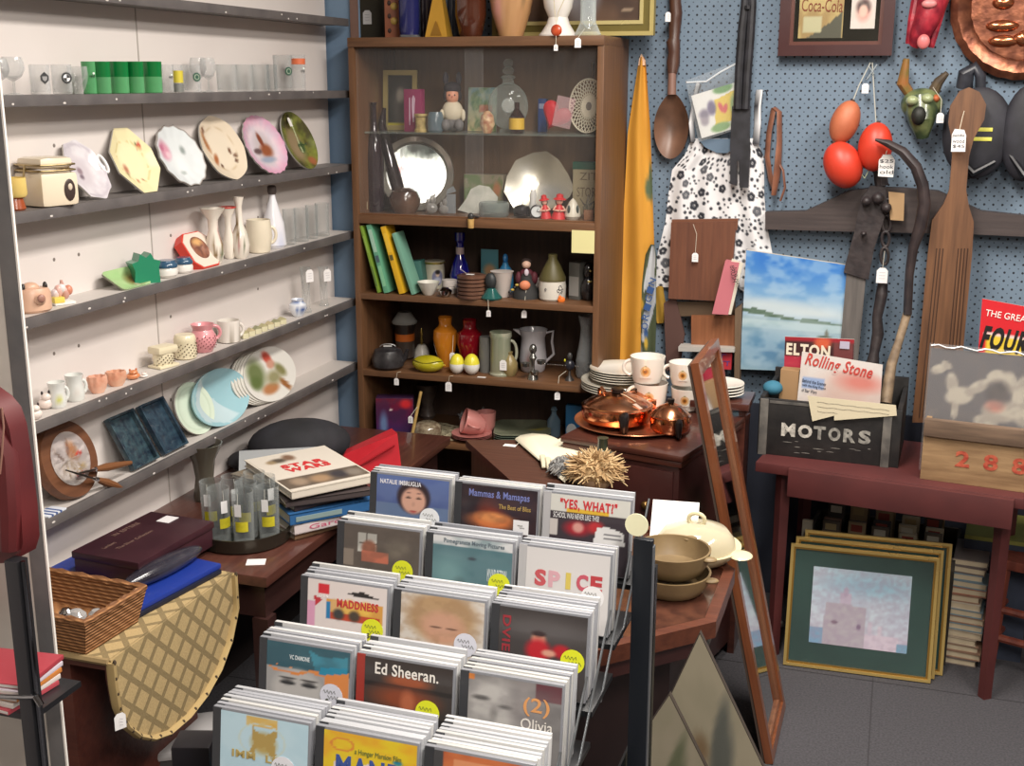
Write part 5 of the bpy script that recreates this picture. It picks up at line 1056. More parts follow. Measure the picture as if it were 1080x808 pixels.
single(revolve([(.6, 0), (.9, .3), (1, 1), (.93, 1), (.001, .3)], w_*1.6, h, pk2), 'pink_teacup', 'upright pink teacup behind the tipped one', 'cup', (P[0]+.035, P[1]+.03, P[2]+.018), 0)
for k in range(4):
    P, w_, h = Bp(520, 580, 437, 'D', 462)
    fn_ = art((136, 140, 118), [('n', 4, .6, (90, 96, 78), 3), ('e', .7, .5, .1, .08, (176, 160, 60), .4), ('ring', .5, .5, .44, .44, (90, 100, 84), .04)]) if k == 3 else art((84, 96, 84), [('n', 4, .4, (60, 70, 62), 3)])
    mb = revolve([(.45, 0), (.6, .1), (1, 1), (.98, 1.1), (.55, .4), (.001, .35)], w_, .012, painted(.25, 0, .3), 40, rf=lambda a, r, z: 1/max(abs(math.cos(a)), abs(math.sin(a)), .8), colf=colfn(fn_, w_, w_, 0, -w_/2, (0, 1)))
    single(mb, 'green_square_plate', ['bottom', 'second', 'third', 'patterned top'][k]+' plate in the stack of green squarish plates', 'plate', (P[0], P[1]+.01, P[2]+.001+.007*k), .3, 'green squarish plates')
P, w_, h = Bp(577, 591, 429, 'D', 460)
t = thing('clear_blue_bottle', 'pale blue glass bottle right of the green plates', 'bottle', (P[0], P[1], P[2])); revolve([(.9, 0), (1, .05), (1, .55), (.4, .75), (.35, .85), (.5, .9), (.3, 1), (.001, 1)], w_, h, glass((130, 160, 180), .5, .08, .4)).build('bottle', t)
P, w_, h = Bp(596, 613, 428, 'D', Y=3.74)
t = thing('blue_carton', 'small bright blue carton by the copper kettle', 'box', P); MB().box(-w_/2, w_/2, 0, .03, 0, h, M((40, 110, 160), .5), .001).build('carton', t); MB().ell((-w_*.1, -.003, h*.25), (w_*.35, .002, h*.22), M((200, 210, 214), .5), 14, 6).build('white_oval', t)
for (px, py, s_) in ((509, 424, .05), (487, 428, .03)):
    P = at(px, py+12, 'y', 3.84); star_ = [(s_*(.5 if q % 2 else 1)*math.sin(q*PI/5), s_*(.5 if q % 2 else 1)*math.cos(q*PI/5)) for q in range(10)]
    single(MB().prism([(a*.6, b*.6+s_*.5) for a, b in star_], 0, .008, glass((170, 174, 178), .3, .1, .4)), 'glass_star', 'dim glass star ornament at the back of the lowest shelf, '+('larger one' if s_ > .04 else 'smaller one'), 'ornament', (P[0], 3.84, BZ['D']))
P, w_, h = Bp(440, 462, 405, 'D', Y=3.83)
single(revolve([(.6, 0), (.8, .1), (.5, .4), (.9, .8), (1, 1), (.001, 1)], w_, h, noisy((66, 56, 52), (96, 84, 78), 30, .4)), 'dim_grey_vase', 'dim grey-brown vase at the back behind the bamboo stick', 'vase', P)
# ================================================================== things hung on the pegboard
def wp(pts, Y, O):
    """photo outline carried onto the vertical plane at depth Y, relative to O"""
    return [(float(q[0])-O[0], float(q[2])-O[2]) for q in (at(a, b, 'y', Y) for a, b in pts)]
def path(pts, O):
    return [tuple(np.array(at(a, b, 'y', Y))-np.array(O)) for a, b, Y in pts]
def cloth(rows, Y, O, fn, nx, ny, amp, folds, mat, mb=None, edge=0, phase=0):
    """hanging fabric between photo edges given as (row, left, right)"""
    mb = mb or MB(); r_ = np.array(rows, float); ys = np.linspace(r_[0, 0], r_[-1, 0], ny+1); V = []; us = []; vs = []
    for y in ys:
        xl = np.interp(y, r_[:, 0], r_[:, 1]); xr = np.interp(y, r_[:, 0], r_[:, 2]); v = (ys[-1]-y)/(ys[-1]-ys[0])
        for i in range(nx+1):
            u = i/nx; f = amp*math.sin(u*folds*2*PI+phase+1.3*v)*(.4+.6*(1-v))+amp*.5*math.sin(u*folds*4.7+3*v)
            p = at(xl+(xr-xl)*u, y, 'y', Y-abs(amp)-.002+f); V.append(tuple(p-np.array(O))); us.append(u); vs.append(v)
    C = np.clip(fn(np.array(us), np.array(vs)), 0, 255)
    F = [(j*(nx+1)+i, (j+1)*(nx+1)+i, (j+1)*(nx+1)+i+1, j*(nx+1)+i+1) for j in range(ny) for i in range(nx)]
    cols = [tuple(lin(float(x)) for x in c) for c in C]; mb.add(V, F, mat, None, cols)
    mb.add([(a, b+.0025, c) for a, b, c in V], [tuple(reversed(f)) for f in F], mat, None, cols); return mb
HY = 3.885
# --- yellow-orange tall pennant and scarf
O = at(672, 390, 'y', HY)
t = thing('orange_pennant', 'tall tapering orange-yellow cloth hanging folded beside the bookcase', 'pennant', O)
fn = art((204, 146, 50), [('n', 5, .35, (184, 126, 40), 3), ('e', .9, .58, .16, .035, (80, 96, 70), .3), ('e', .95, .6, .06, .06, (80, 96, 70), .3)])
cloth([(60, 675, 679), (66, 673.5, 681), (140, 662, 686), (260, 656, 690), (300, 655, 691), (372, 653, 682), (390, 655, 672)], HY, O, fn, 30, 60, .009, 1.3, painted(.8)).build('cloth', t)
MB().prism(wp([(675, 62), (677, 57), (681, 64), (681, 69), (674, 69)], HY, O), -.012, .0, M((226, 190, 160), .7)).build('pale_tip', t)
O = at(690, 380, 'y', HY)
t = thing('green_scarf', 'dark green scarf with white and yellow patches and blue lettering', 'scarf', O)
fn = art((74, 84, 58), [('n', 4, .5, (58, 70, 50), 5), ('p', [(.4, 1), (.95, 1), (.9, .72), (.35, .6)], (190, 194, 198)), ('p', [(.55, .62), (1, .74), (.98, .52), (.45, .2), (.25, .2)], (182, 188, 196)), ('e', .25, .5, .12, .05, (190, 150, 50), .2), ('e', .5, .26, .1, .05, (60, 90, 140), .2), ('e', .5, .18, .1, .05, (196, 160, 60), .3), ('e', .1, .1, .2, .1, (170, 172, 176), .3), ('e', .75, .06, .08, .04, (206, 206, 200), .2)])
cloth([(258, 686, 690), (270, 680, 692), (300, 672, 692), (340, 670, 692), (376, 672, 691), (385, 674, 690)], HY-.008, O, fn, 24, 44, .006, 1.6, painted(.8), phase=1).build('cloth', t)
LB = M((50, 84, 140), .7)
for ch, (px, py) in zip('ORIGIN', ((680, 344), (681, 334), (683, 324), (684, 315), (686, 306), (688, 297))):
    c = wp([(px, py)], HY-.03, O)[0]; V_, F_ = text_mesh(ch)
    mb = MB(); lettering(ch, c[0]-.011, c[0]+.011, c[1]-.011, c[1]+.011, HY-.03-O[1], LB, rot=1.25, thick=.002, mb=mb); mb.build('lettering', t)
O = at(697, 341, 'y', HY)
t = thing('yellow_cloth_corner', 'small yellow cloth corner hanging behind the green scarf', 'cloth', O)
cloth([(302, 691, 699), (320, 691, 702), (338, 692, 701), (341, 693, 700)], HY, O, art((176, 138, 50), [('n', 4, .4, (150, 116, 40), 5)]), 8, 10, .004, 1, painted(.8)).build('cloth', t)
# --- giant wooden spoon
O = at(708, 130, 'y', HY-.03)
t = thing('giant_wooden_spoon', 'giant dark wooden spoon with turned handle hanging bowl down', 'spoon', O)
dw = wood((66, 42, 34), (88, 58, 44), 'z', .4); dw2 = noisy((84, 62, 50), (116, 84, 66), 10, .4)
s_ = depth(O)/FOC
MB().tube(path([(712, -20, HY-.02), (712, 2, HY-.02), (713, 14, HY-.02), (712, 20, HY-.02), (711, 40, HY-.02), (710, 44, HY-.02), (711, 55, HY-.02), (710, 66, HY-.02), (709, 78, HY-.03)], O), [7*s_, 6.2*s_, 6.6*s_, 7*s_, 5.6*s_, 7.4*s_, 6.2*s_, 7.2*s_, 5*s_], dw, 14).build('turned_handle', t)
MB().tube(path([(709, 77, HY-.03), (708.5, 100, HY-.035)], O), [4.3*s_, 4.6*s_], M((128, 96, 84), .5), 12).build('pale_neck', t)
mb = MB(); V = []; n_ = 40; rings = 12
for k in range(rings+1):
    q = k/rings
    for j in range(n_):
        a = 2*PI*j/n_; x = math.cos(a); z = math.sin(a); wz = 1-.28*max(0, z)**2+.0*z
        V.append((q*x*18.5*s_*wz, .035*(1-q*q), q*z*34*s_-3*s_))
F = [(k*n_+j, k*n_+(j+1) % n_, (k+1)*n_+(j+1) % n_, (k+1)*n_+j) for k in range(rings) for j in range(n_)]
mb.add(V, F, dw2).add([(a, b+.006, c) for a, b, c in V], [tuple(reversed(f)) for f in F], dw2)
e = rings*n_; mb.add([V[e+j] for j in range(n_)]+[(V[e+j][0], V[e+j][1]+.006, V[e+j][2]) for j in range(n_)], [(j, (j+1) % n_, n_+(j+1) % n_, n_+j) for j in range(n_)], dw); mb.build('spoon_bowl', t, ang=60)
ptag(t, float(wp([(706, 13)], HY-.04, O)[0][0]), -.03, wp([(706, 13)], HY-.04, O)[0][1], .022, rz=.8)
# --- floral dress
O = at(755, 300, 'y', HY)
t = thing('floral_dress', 'white sleeveless dress with black flower print hanging on the pegboard', 'dress', O)
r = random.Random(12); sh = [('n', 5, .25, (206, 204, 206), 3)]; used = []
for q in range(3000):
    if len(used) > 330: break
    u, v = r.random(), r.random(); big = r.random() < .3; s = r.uniform(.030, .044) if big else r.uniform(.008, .018)
    if any(math.hypot((u-a)*1.0, (v-b)*1.35) < (s+c)*1.15 for a, b, c in used): continue
    used.append((u, v, s)); kk = (44, 46, 54) if r.random() < .8 else (90, 92, 98)
    if big:
        for a in range(5): sh.append(('e', u+s*.55*math.cos(a*1.257+u*9), v+s*.42*math.sin(a*1.257+u*9), s*.55, s*.42, kk, .15))
        sh.append(('e', u, v, s*.3, s*.22, (170, 170, 172), .2)); sh.append(('e', u, v, s*.14, s*.1, (30, 30, 36), .2))
    else: sh.append(('e', u, v, s, s*.74, kk, .2))
dress_fn = art((226, 226, 228), sh)
def neck(u, v): return u
cloth([(146, 731, 798), (150, 728, 799), (164, 722, 805), (179, 709, 806), (205, 705, 806), (233, 702, 808), (270, 693, 815), (300, 692, 817), (303, 692, 816)], HY, O, dress_fn, 110, 150, .009, 4.2, painted(.85)).build('dress_body', t)
for (pts, nm) in (([(731, 150, HY-.012), (729, 130, HY-.01), (733, 105, HY-.006), (737, 88, HY)], 'l'), ([(797, 152, HY-.012), (799, 130, HY-.01), (799, 112, HY-.006), (801, 95, HY)], 'r')):
    m = MB().tube(path(pts, O), .017, painted(.85), 12, flat=.35); 
    for k, v_ in enumerate(m.v): m.c[k] = (.75, .75, .76) if (int(v_[2]*120)+k//12) % 3 else (.05, .05, .06)
    m.build('strap', t)
# neckline scoop: shows the pegboard's shade through a dark facing
MB().prism(wp([(737, 146), (745, 155), (757, 161), (768, 161), (779, 154), (787, 146)], HY, O), -.0235, -.0225, M((96, 116, 136), .8)).build('neck_opening', t)
cloth([(303, 778, 816), (309, 785, 816), (312, 788, 814)], HY, O, dress_fn, 16, 6, .006, 1.2, painted(.85)).build('hem', t)
# --- coat hanger hook
single(MB().tube([(0, 0, 0), (.002, -.006, .03), (.018, -.006, .036), (.024, -.004, .02)], .0022, M((60, 60, 62), .4, .8)), 'peg_hook', 'dark metal peg hook right of the dress shoulder', 'hook', at(801, 108, 'y', HY))
# --- card in plastic bag
O = at(757, 106, 'y', HY-.035)
t = thing('vegetable_card', 'white card with yellow and green vegetable drawing hung in a clear bag', 'card', O)
quad = wp([(729, 101), (775, 87), (779, 134), (740, 146)], HY-.035, O)
def quadcanvas(q, y, fn, mat, n=30, thick=.002, back=None):
    mb = MB(); V = []; us = []; vs = []
    (ax_, az_), (bx, bz), (cx, cz), (dx, dz) = q   # TL TR BR BL
    for j in range(n+1):
        for i in range(n+1):
            u, v = i/n, j/n; x = (dx*(1-u)+cx*u)*(1-v)+(ax_*(1-u)+bx*u)*v; z = (dz*(1-u)+cz*u)*(1-v)+(az_*(1-u)+bz*u)*v
            V.append((x, y, z)); us.append(u); vs.append(v)
    C = np.clip(fn(np.array(us), np.array(vs)), 0, 255)
    mb.add(V, [(j*(n+1)+i, j*(n+1)+i+1, (j+1)*(n+1)+i+1, (j+1)*(n+1)+i) for j in range(n) for i in range(n)], mat, None, [tuple(lin(float(x)) for x in c) for c in C])
    mb.prism([q[3], q[2], q[1], q[0]], y+.0004, y+thick, back or M((200, 196, 188), .7)); return mb
fn = art((224, 222, 218), [('p', [(.42, .2), (.5, .75), (1, .85), (.95, .2)], (214, 186, 52)), ('e', .72, .95, .22, .1, (90, 140, 70), .2), ('e', .55, .12, .25, .1, (110, 150, 80), .2), ('e', .2, .5, .12, .12, (120, 110, 130), .4), ('e', .18, .35, .1, .1, (150, 140, 150), .4), ('e', .4, .6, .1, .16, (96, 84, 120), .3), ('e', .95, .5, .1, .25, (120, 150, 90), .3), ('e', .62, .55, .05, .12, (196, 60, 60), .3, .3), ('e', .72, .5, .05, .1, (196, 60, 60), .3, -.3)])
quadcanvas(quad, 0, fn, painted(.6), 40).build('card', t)
MB().prism(wp([(723, 85), (777, 65), (791, 132), (737, 150)], HY-.04, O), -.006, -.0052, glass((240, 244, 246), .07, .12, .6)).build('plastic_bag', t)
MB().tube([(float(a), -.008, float(b)) for a, b in wp([(724, 87), (745, 86), (760, 76), (777, 67)], HY-.04, O)], .003, M((206, 212, 216), .15), 6).build('bag_fold', t)
# --- black riding crops / straps
O = at(785, 60, 'y', HY-.05)
t = thing('black_leather_straps', 'pair of long black leather straps with fringed ends over the dress', 'strap', O)
bl_ = noisy((26, 26, 30), (42, 42, 48), 30, .5)
Yc = HY-.06
MB().tube(path([(787, -15, Yc), (786, 6, Yc), (783, 30, Yc), (780, 70, Yc), (778, 115, Yc)], O), 4.6*s_, bl_, 10).build('strap', t)
MB().tube(path([(793, -15, Yc), (793, 6, Yc), (791, 40, Yc), (788, 80, Yc), (786, 115, Yc)], O), 4.6*s_, bl_, 10).build('strap', t)
MB().tube(path([(789, 6, Yc), (789, 10, Yc)], O), 8*s_, bl_, 10, flat=.5).build('keeper', t)
MB().prism(wp([(772, 112), (791, 112), (790, 140), (791, 160), (789, 198), (780, 198), (779, 170), (777, 170), (777, 196), (770, 194), (770, 150)], Yc, O), -.008, .008, bl_).build('fringe', t)
# --- brown leather strap
O = at(817, 160, 'y', HY-.01)
t = thing('brown_leather_strap', 'looped brown leather strap hanging right of the dress', 'strap', O)
lb = noisy((112, 72, 56), (140, 92, 70), 20, .4)
MB().tube(path([(816, 114, HY), (811, 140, HY-.01), (809, 165, HY-.015), (813, 190, HY-.02), (817, 200, HY-.02)], O), 4*s_, lb, 8, flat=.4).build('left_strap', t)
MB().tube(path([(817, 114, HY), (822, 118, HY-.01), (822, 150, HY-.02), (820, 180, HY-.03), (816, 206, HY-.03)], O), [3.5*s_, 4*s_, 4.5*s_, 6*s_, 4*s_], lb, 8, flat=.4).build('right_strap', t)
MB().tube(path([(818, 165, HY-.02), (826, 180, HY-.03), (828, 198, HY-.03), (823, 212, HY-.03)], O), 2*s_, lb, 8, flat=.5).build('loop', t)
# --- mirror sign
O = at(880, 59, 'y', HY)
t = thing('advertising_mirror', 'mirror sign in dark wood frame with gilt lettering, lower half in view', 'mirror', O)
P0, P1 = wp([(819, 59), (939, 57)], HY-.02, O); w2 = (P1[0]-P0[0])/2
tt = MB(); fm_ = M((64, 34, 34), .3, coat=.5)
frame(t, w2, .30, [fm_, M((92, 54, 46), .3)], .042, .03, steps=((0, .75, 1), (.75, 1, .6)), name='frame')
MB().box(-w2+.04, w2-.04, -.004, .004, .04, .26, M((150, 156, 150), .08, 1)).build('mirror_glass', t)
MB().canvas(-w2+.055, -w2+.185, .052, .25, -.0055, art((164, 140, 96), [('n', 4, .6, (206, 190, 130), 3), ('p', [(.2, 0), (.75, .25), (1, .4), (1, 0)], (92, 92, 80)), ('r', .1, .1, .5, .3, (190, 186, 150))]), painted(.25, .3), 24, 30).build('gilt_panel', t)
lettering('Coca-Cola', -w2+.062, -w2+.182, .128, .165, -.0065, M((120, 60, 40), .3, .3), t, rot=-.04)
MB().canvas(w2-.125, w2-.055, .078, .18, -.0055, art((206, 196, 190), [('e', .5, .5, .3, .3, (206, 150, 140), .3), ('e', .5, .62, .28, .2, (70, 50, 50), .3), ('e', .5, .5, .18, .17, (222, 176, 160), .2), ('n', 6, .3, (180, 186, 170), 3)]), painted(.3), 20, 26).build('printed_baby', t)
# --- red mask
O = at(975, 30, 'y', HY-.01)
t = thing('red_papier_mask', 'crinkled red papier-mache creature with an open snout, cut by the top edge', 'mask', O)
rm = noisy((112, 20, 38), (170, 44, 58), 30, .35, bump=.6)
MB().tube(path([(985, -30, HY-.03), (984, 0, HY-.04), (978, 20, HY-.05), (970, 38, HY-.05), (964, 48, HY-.04)], O), [16*s_, 15*s_, 13*s_, 10*s_, 6*s_], rm, 14).build('snout', t)
MB().tube(path([(968, -10, HY-.02), (962, 20, HY-.05), (958, 46, HY-.04)], O), [5*s_, 4*s_, 3*s_], rm, 8).tube(path([(998, -10, HY-.02), (990, 20, HY-.05), (982, 50, HY-.04)], O), [5*s_, 4*s_, 3*s_], rm, 8).build('jaw', t)
MB().ell(tuple(np.array(at(974, 44, 'y', HY-.08))-O), (6*s_, .01, 7*s_), M((200, 110, 110), .4)).build('pink_tongue', t)
MB().ell(tuple(np.array(at(980, 4, 'y', HY-.09))-O), (7*s_, .01, 4*s_), M((206, 130, 130), .4)).build('pink_patch', t)
# --- green dragon mask
O = at(972, 110, 'y', HY-.01)
t = thing('green_dragon_mask', 'green and orange papier-mache horned dragon mask with a price tag', 'mask', O)
gm_ = noisy((52, 66, 44), (112, 120, 78), 24, .3, bump=.5, coat=.4); og = noisy((150, 96, 50), (110, 100, 50), 20, .5)
MB().ell((0, -.03, .0), (20*s_, .04, 16*s_), gm_, 20, 12).tube(path([(972, 108, HY-.04), (972, 128, HY-.07), (973, 145, HY-.06)], O), [17*s_, 13*s_, 6*s_], gm_, 14).build('head', t)
MB().tube(path([(960, 100, HY-.03), (952, 88, HY-.04), (956, 62, HY-.05)], O), [5*s_, 6*s_, 3*s_], og, 10).build('horn', t)
MB().tube(path([(984, 98, HY-.03), (990, 86, HY-.04), (999, 77, HY-.05)], O), [6*s_, 5*s_, 2.5*s_], noisy((70, 60, 50), (100, 84, 60), 20, .5), 10).build('horn', t)
for (a, b) in ((962, 106), (978, 104)): MB().ell(tuple(np.array(at(a, b, 'y', HY-.085))-O), (6*s_, .02, 5*s_), M((150, 160, 120), .15, coat=.6)).build('eye', t)
MB().ell(tuple(np.array(at(969, 122, 'y', HY-.1))-O), (7*s_, .02, 9*s_), M((24, 26, 20), .6)).build('mouth', t)
MB().ell(tuple(np.array(at(987, 104, 'y', HY-.06))-O), (4*s_, .02, 4*s_), M((170, 90, 50), .5)).build('orange_spot', t)
c_ = wp([(992, 119)], HY-.09, O)[0]; ptag(t, c_[0], -.09, c_[1], .022, string=path([(993, 105, HY-.08), (984, 92, HY-.07)], O)).rotation_euler = (0, 0, 0)
# --- copper wall plate
O = at(1083, 6, 'y', HY)
t = thing('copper_wall_plate', 'round embossed copper wall plate cut by the right edge', 'plate', O)
cop = noisy((104, 62, 48), (146, 92, 68), 30, .3, metal=.8, bump=.3)
Tz = Matrix.Rotation(PI/2, 4, 'X'); R_ = 69*s_
MB().lathe([(R_, 0), (R_, .012), (R_*.9, .02), (R_*.76, .012), (R_*.72, .004), (.001, .004)], cop, 64, T=Tz, rf=lambda a, r, z: 1+.008*math.sin(40*a)).build('plate', t)
mb = MB(); r = random.Random(3)
for q in range(9): mb.ell((r.uniform(-.5, .3)*R_, -.008, r.uniform(-.5, .5)*R_), (r.uniform(.1, .22)*R_, .016, r.uniform(.05, .12)*R_), M((190, 120, 84), .2, .9), 14, 8)
mb.build('embossed_relief', t)
# --- fishing floats
O = at(922, 66, 'y', HY)
t = thing('fishing_floats', 'string of one tan and two orange-red fishing floats', 'float', O)
MB().tube(path([(918, 66, HY), (906, 90, HY-.02), (899, 108, HY-.035)], O), .0018, M((180, 180, 170), .7), 6).tube(path([(920, 66, HY), (922, 100, HY-.02), (924, 131, HY-.03)], O), .0018, M((180, 180, 170), .7), 6).tube(path([(916, 70, HY-.01), (922, 78, HY-.01), (914, 84, HY-.01), (925, 68, HY-.01)], O), .002, M((150, 160, 165), .7), 6).build('string', t)
def floatb(cx, cy, rx, ry, rot, m, Y, nm='float'):
    c = np.array(at(cx, cy, 'y', Y))-O; T_ = Matrix.Translation(tuple(c)) @ Matrix.Rotation(rot, 4, 'Y')
    MB().ell((0, 0, 0), (rx*s_, rx*s_, ry*s_), m, 24, 16, T_).ell((0, 0, ry*s_), (2*s_, 2*s_, 1.5*s_), M((60, 40, 30), .6), 8, 6, T_).build(nm, t)
rf_ = M((198, 58, 38), .45); floatb(891, 129, 14, 22, .3, noisy((168, 92, 62), (190, 110, 76), 14, .55), HY-.07); floatb(889, 174, 18.5, 24, -.45, rf_, HY-.10); floatb(923, 155, 16.5, 24, .05, rf_, HY-.10)
c_ = wp([(913, 88)], HY-.03, O)[0]; ptag(t, c_[0], -.03, c_[1], .022)
MB().tube(path([(906, 180, HY-.1), (912, 188, HY-.1), (916, 180, HY-.1)], O), .0015, M((190, 200, 160), .6), 6).build('loop', t)
# --- wooden yoke beam
O = at(945, 222, 'y', HY)
yk = wood((56, 48, 48), (72, 62, 60), 'x', .6)
single(MB().prism(wp([(808, 223), (850, 222), (872, 212), (895, 201), (925, 197), (955, 198), (990, 201), (1012, 211), (1035, 222), (1082, 227), (1110, 228), (1110, 250), (1020, 246), (880, 243), (808, 241)], HY-.02, O), -.045, .0, yk), 'wooden_yoke', 'long dark weathered wooden yoke beam across the pegboard', 'yoke', O)
# --- sickle
O = at(950, 250, 'y', HY-.1)
t = thing('curved_sickle', 'dark curved blade hook on a weathered wooden handle', 'sickle', O)
Yk = HY-.18
MB().tube(path([(923, 147, Yk), (936, 151, Yk), (952, 160, Yk), (966, 176, Yk), (973, 195, Yk), (975, 215, Yk), (971, 238, Yk), (963, 262, Yk), (959, 290, Yk), (957, 332, Yk-.02)], O), [2*s_, 6*s_, 8*s_, 9*s_, 9.5*s_, 10*s_, 10*s_, 8*s_, 7*s_, 7*s_], noisy((40, 34, 36), (60, 50, 50), 20, .5), 12, flat=.6).build('blade', t)
MB().tube(path([(957, 330, Yk-.02), (948, 360, Yk-.04), (940, 385, Yk-.06), (934, 425, Yk-.10)], O), [4.2*s_, 4*s_, 5*s_, 6*s_], noisy((110, 92, 74), (146, 126, 102), 30, .6), 12).build('wooden_handle', t)
# --- harness hames
O = at(905, 250, 'y', HY-.06)
t = thing('horse_harness_hame', 'heavy dark iron-bound harness piece on a grey timber shaft', 'harness', O)
ir = noisy((40, 34, 36), (60, 52, 52), 30, .5, bump=.5)
MB().prism(wp([(918, 196), (934, 197), (936, 215), (932, 232), (922, 262), (916, 295), (890, 287), (892, 277), (901, 245), (905, 225), (908, 210)], HY-.07, O), -.02, .02, ir).build('iron_plate', t)
for (a, b, q) in ((914, 212, 5), (926, 209, 6), (935, 219, 5), (911, 246, 3)): MB().ell(tuple(np.array(at(a, b, 'y', HY-.1))-O), (q*s_, .02, q*s_), ir, 14, 10).build('iron_boss', t)
MB().prism(wp([(893, 286), (913, 294), (905, 380), (885, 378)], HY-.07, O), -.012, .02, wood((84, 80, 78), (110, 104, 100), 'z', .6)).build('timber_shaft', t)
MB().tube(path([(921, 170, HY-.05), (928, 180, HY-.05), (930, 196, HY-.05)], O), 7*s_, ir, 10).build('top_hook', t)
O = at(936, 260, 'y', HY-.06)
t = thing('iron_chain_tool', 'dark iron chain and handle hanging with a white tag', 'tool', O)
def link(cx, cy, rx, ry, Y=HY-.07, th=1.6): return [tuple(np.array(at(cx+rx*math.cos(a), cy+ry*math.sin(a), 'y', Y))-O) for a in np.linspace(0, 2*PI, 15)[:-1]]
for (a, b, c, d) in ((936, 217, 6, 7), (935, 236, 4.5, 9), (934, 252, 4, 8), (933, 270, 4, 9)): MB().tube(link(a, b, c, d), 1.7*s_, ir, 8, True).build('link', t)
MB().tube(path([(932, 290, HY-.06), (930, 310, HY-.07), (925, 335, HY-.08), (926, 352, HY-.08), (922, 372, HY-.09), (918, 400, HY-.1)], O), [4*s_, 6*s_, 5*s_, 6*s_, 5*s_, 9*s_], ir, 12).build('iron_handle', t)
c_ = wp([(931, 282)], HY-.09, O)[0]; ptag(t, c_[0], -.04, c_[1], .036, string=[(c_[0]+.002, -.03, c_[1]+.05)])
O = at(945, 217, 'y', HY-.09)
single(MB().prism(wp([(937, 202), (954, 204), (953, 233), (939, 232)], HY-.09, O), 0, .001, M((176, 144, 106), .8)), 'cardboard_tag', 'small blank brown cardboard tag beside the chain ring', 'tag', O)
# large handwritten tag on the floats
O = at(934, 163, 'y', HY-.14)
t = thing('handwritten_tag', 'white handwritten price tag hanging over the sickle tip', 'tag', O)
def bigtag(t, pts, O, Y, lines):
    MB().prism(wp(pts, Y, O), 0, .001, M((236, 234, 232), .7)).build('card', t)
    xs = [a for a, b in pts]; ys = [b for a, b in pts]; ik = M((50, 50, 56), .7)
    x0, x1, y0, y1 = min(xs)+2, max(xs)-2, min(ys)+5, max(ys)-2; n = len(lines)
    for k, s in enumerate(lines):
        a = wp([(x0, y0+(y1-y0)*k/n), (x1, y0+(y1-y0)*(k+.75)/n)], Y, O); lettering(s, a[0][0], a[1][0], a[1][1], a[0][1], -.0004, ik, t)
bigtag(t, [(927, 168), (930, 163), (940, 163), (944, 169), (942, 187), (926, 186)], O, HY-.14, ['$25', 'hook', 'old'])
MB().tube(path([(934, 164, HY-.14), (936, 156, HY-.13), (935, 150, HY-.11)], O), .001, M((200, 190, 170), .7), 5).build('string', t)
# --- caps with yellow stripes
def cap_(cx, cy, rx, ry, lab, stripes, Y=HY-.02):
    O = at(cx, cy, 'y', Y); t = thing('dark_saddle_cap', lab, 'cap', O)
    MB().ell((0, -.04, 0), (rx*s_*.9, .035, ry*s_), noisy((32, 32, 38), (46, 46, 54), 14, .65), 24, 14).build('crown', t)
    MB().tube(path([(cx-rx*.6, cy+ry*.5, Y-.05), (cx-rx*.1, cy+ry*.95, Y-.07), (cx+rx*.5, cy+ry*.7, Y-.05)], O), [.014, .02, .014], M((26, 26, 30), .4), 10, flat=.6).build('brim', t)
    for k in range(stripes):
        T_ = Matrix.Translation((4*s_, -.071, (4-9*k)*s_)); MB().box(-9*s_, 9*s_, -.004, .012, -1.8*s_, 1.8*s_, M((214, 210, 90), .5), .001, T_).build('yellow_stripe', t)
cap_(1030, 140, 36, 44, 'dark padded cap with two yellow stripes behind the paddle', 2)
cap_(1082, 140, 26, 46, 'dark padded cap cut by the right edge', 0, HY-.03)
O = at(1024, 80, 'y', HY-.04)
single(MB().tube(path([(1017, 92, HY-.04), (1019, 78, HY-.05), (1028, 71, HY-.05), (1034, 80, HY-.05), (1034, 96, HY-.04)], O), [8*s_, 8*s_, 6*s_, 5*s_, 5*s_], noisy((34, 36, 42), (56, 58, 66), 20, .4), 12), 'dark_leather_loop', 'black leather loop hanging above the paddle grip', 'strap', O)
# --- carved paddle
O = at(990, 440, 'y', HY-.13)
t = thing('carved_paddle', 'long carved brown wooden paddle with grooved blade standing upright', 'paddle', O)
pw = wood((88, 60, 42), (118, 82, 56), 'z', .45)
Yp = HY-.13
ol = [(1012, 96), (1022, 92), (1033, 97), (1040, 110), (1038, 126), (1027, 146), (1022, 165), (1019, 200), (1022, 218), (1027, 234), (1025, 270), (1017, 355), (1010, 445), (962, 445), (971, 350), (978, 270), (983, 232), (995, 215), (1001, 200), (1004, 165), (1004, 148), (1000, 130), (1002, 112)]
MB().prism(wp(ol, Yp, O), -.008, .012, pw).build('paddle', t)
mb = MB(); gv = M((62, 40, 28), .7)
for k, f in enumerate((.12, .2, .28, .66, .74, .82, .9)):
    a = (983+f*42, 262); b = (964+f*46, 440); p = path([(a[0], a[1], Yp-.0085), (b[0], b[1], Yp-.0085)], O); mb.tube(p, .0016, gv, 5)
mb.build('carved_grooves', t)
O2 = at(1011, 147, 'y', Yp-.05); t2 = thing('handwritten_tag', 'white handwritten price tag hanging on the paddle neck', 'tag', O2)
bigtag(t2, [(1004, 142), (1007, 136), (1017, 137), (1019, 143), (1018, 160), (1003, 160)], O2, Yp-.05, ['paddle', 'wood', '$45'])
MB().tube(path([(1012, 137, Yp-.05), (1015, 124, Yp-.03), (1017, 117, Yp-.015)], O2), .001, M((200, 190, 170), .7), 5).build('string', t2)
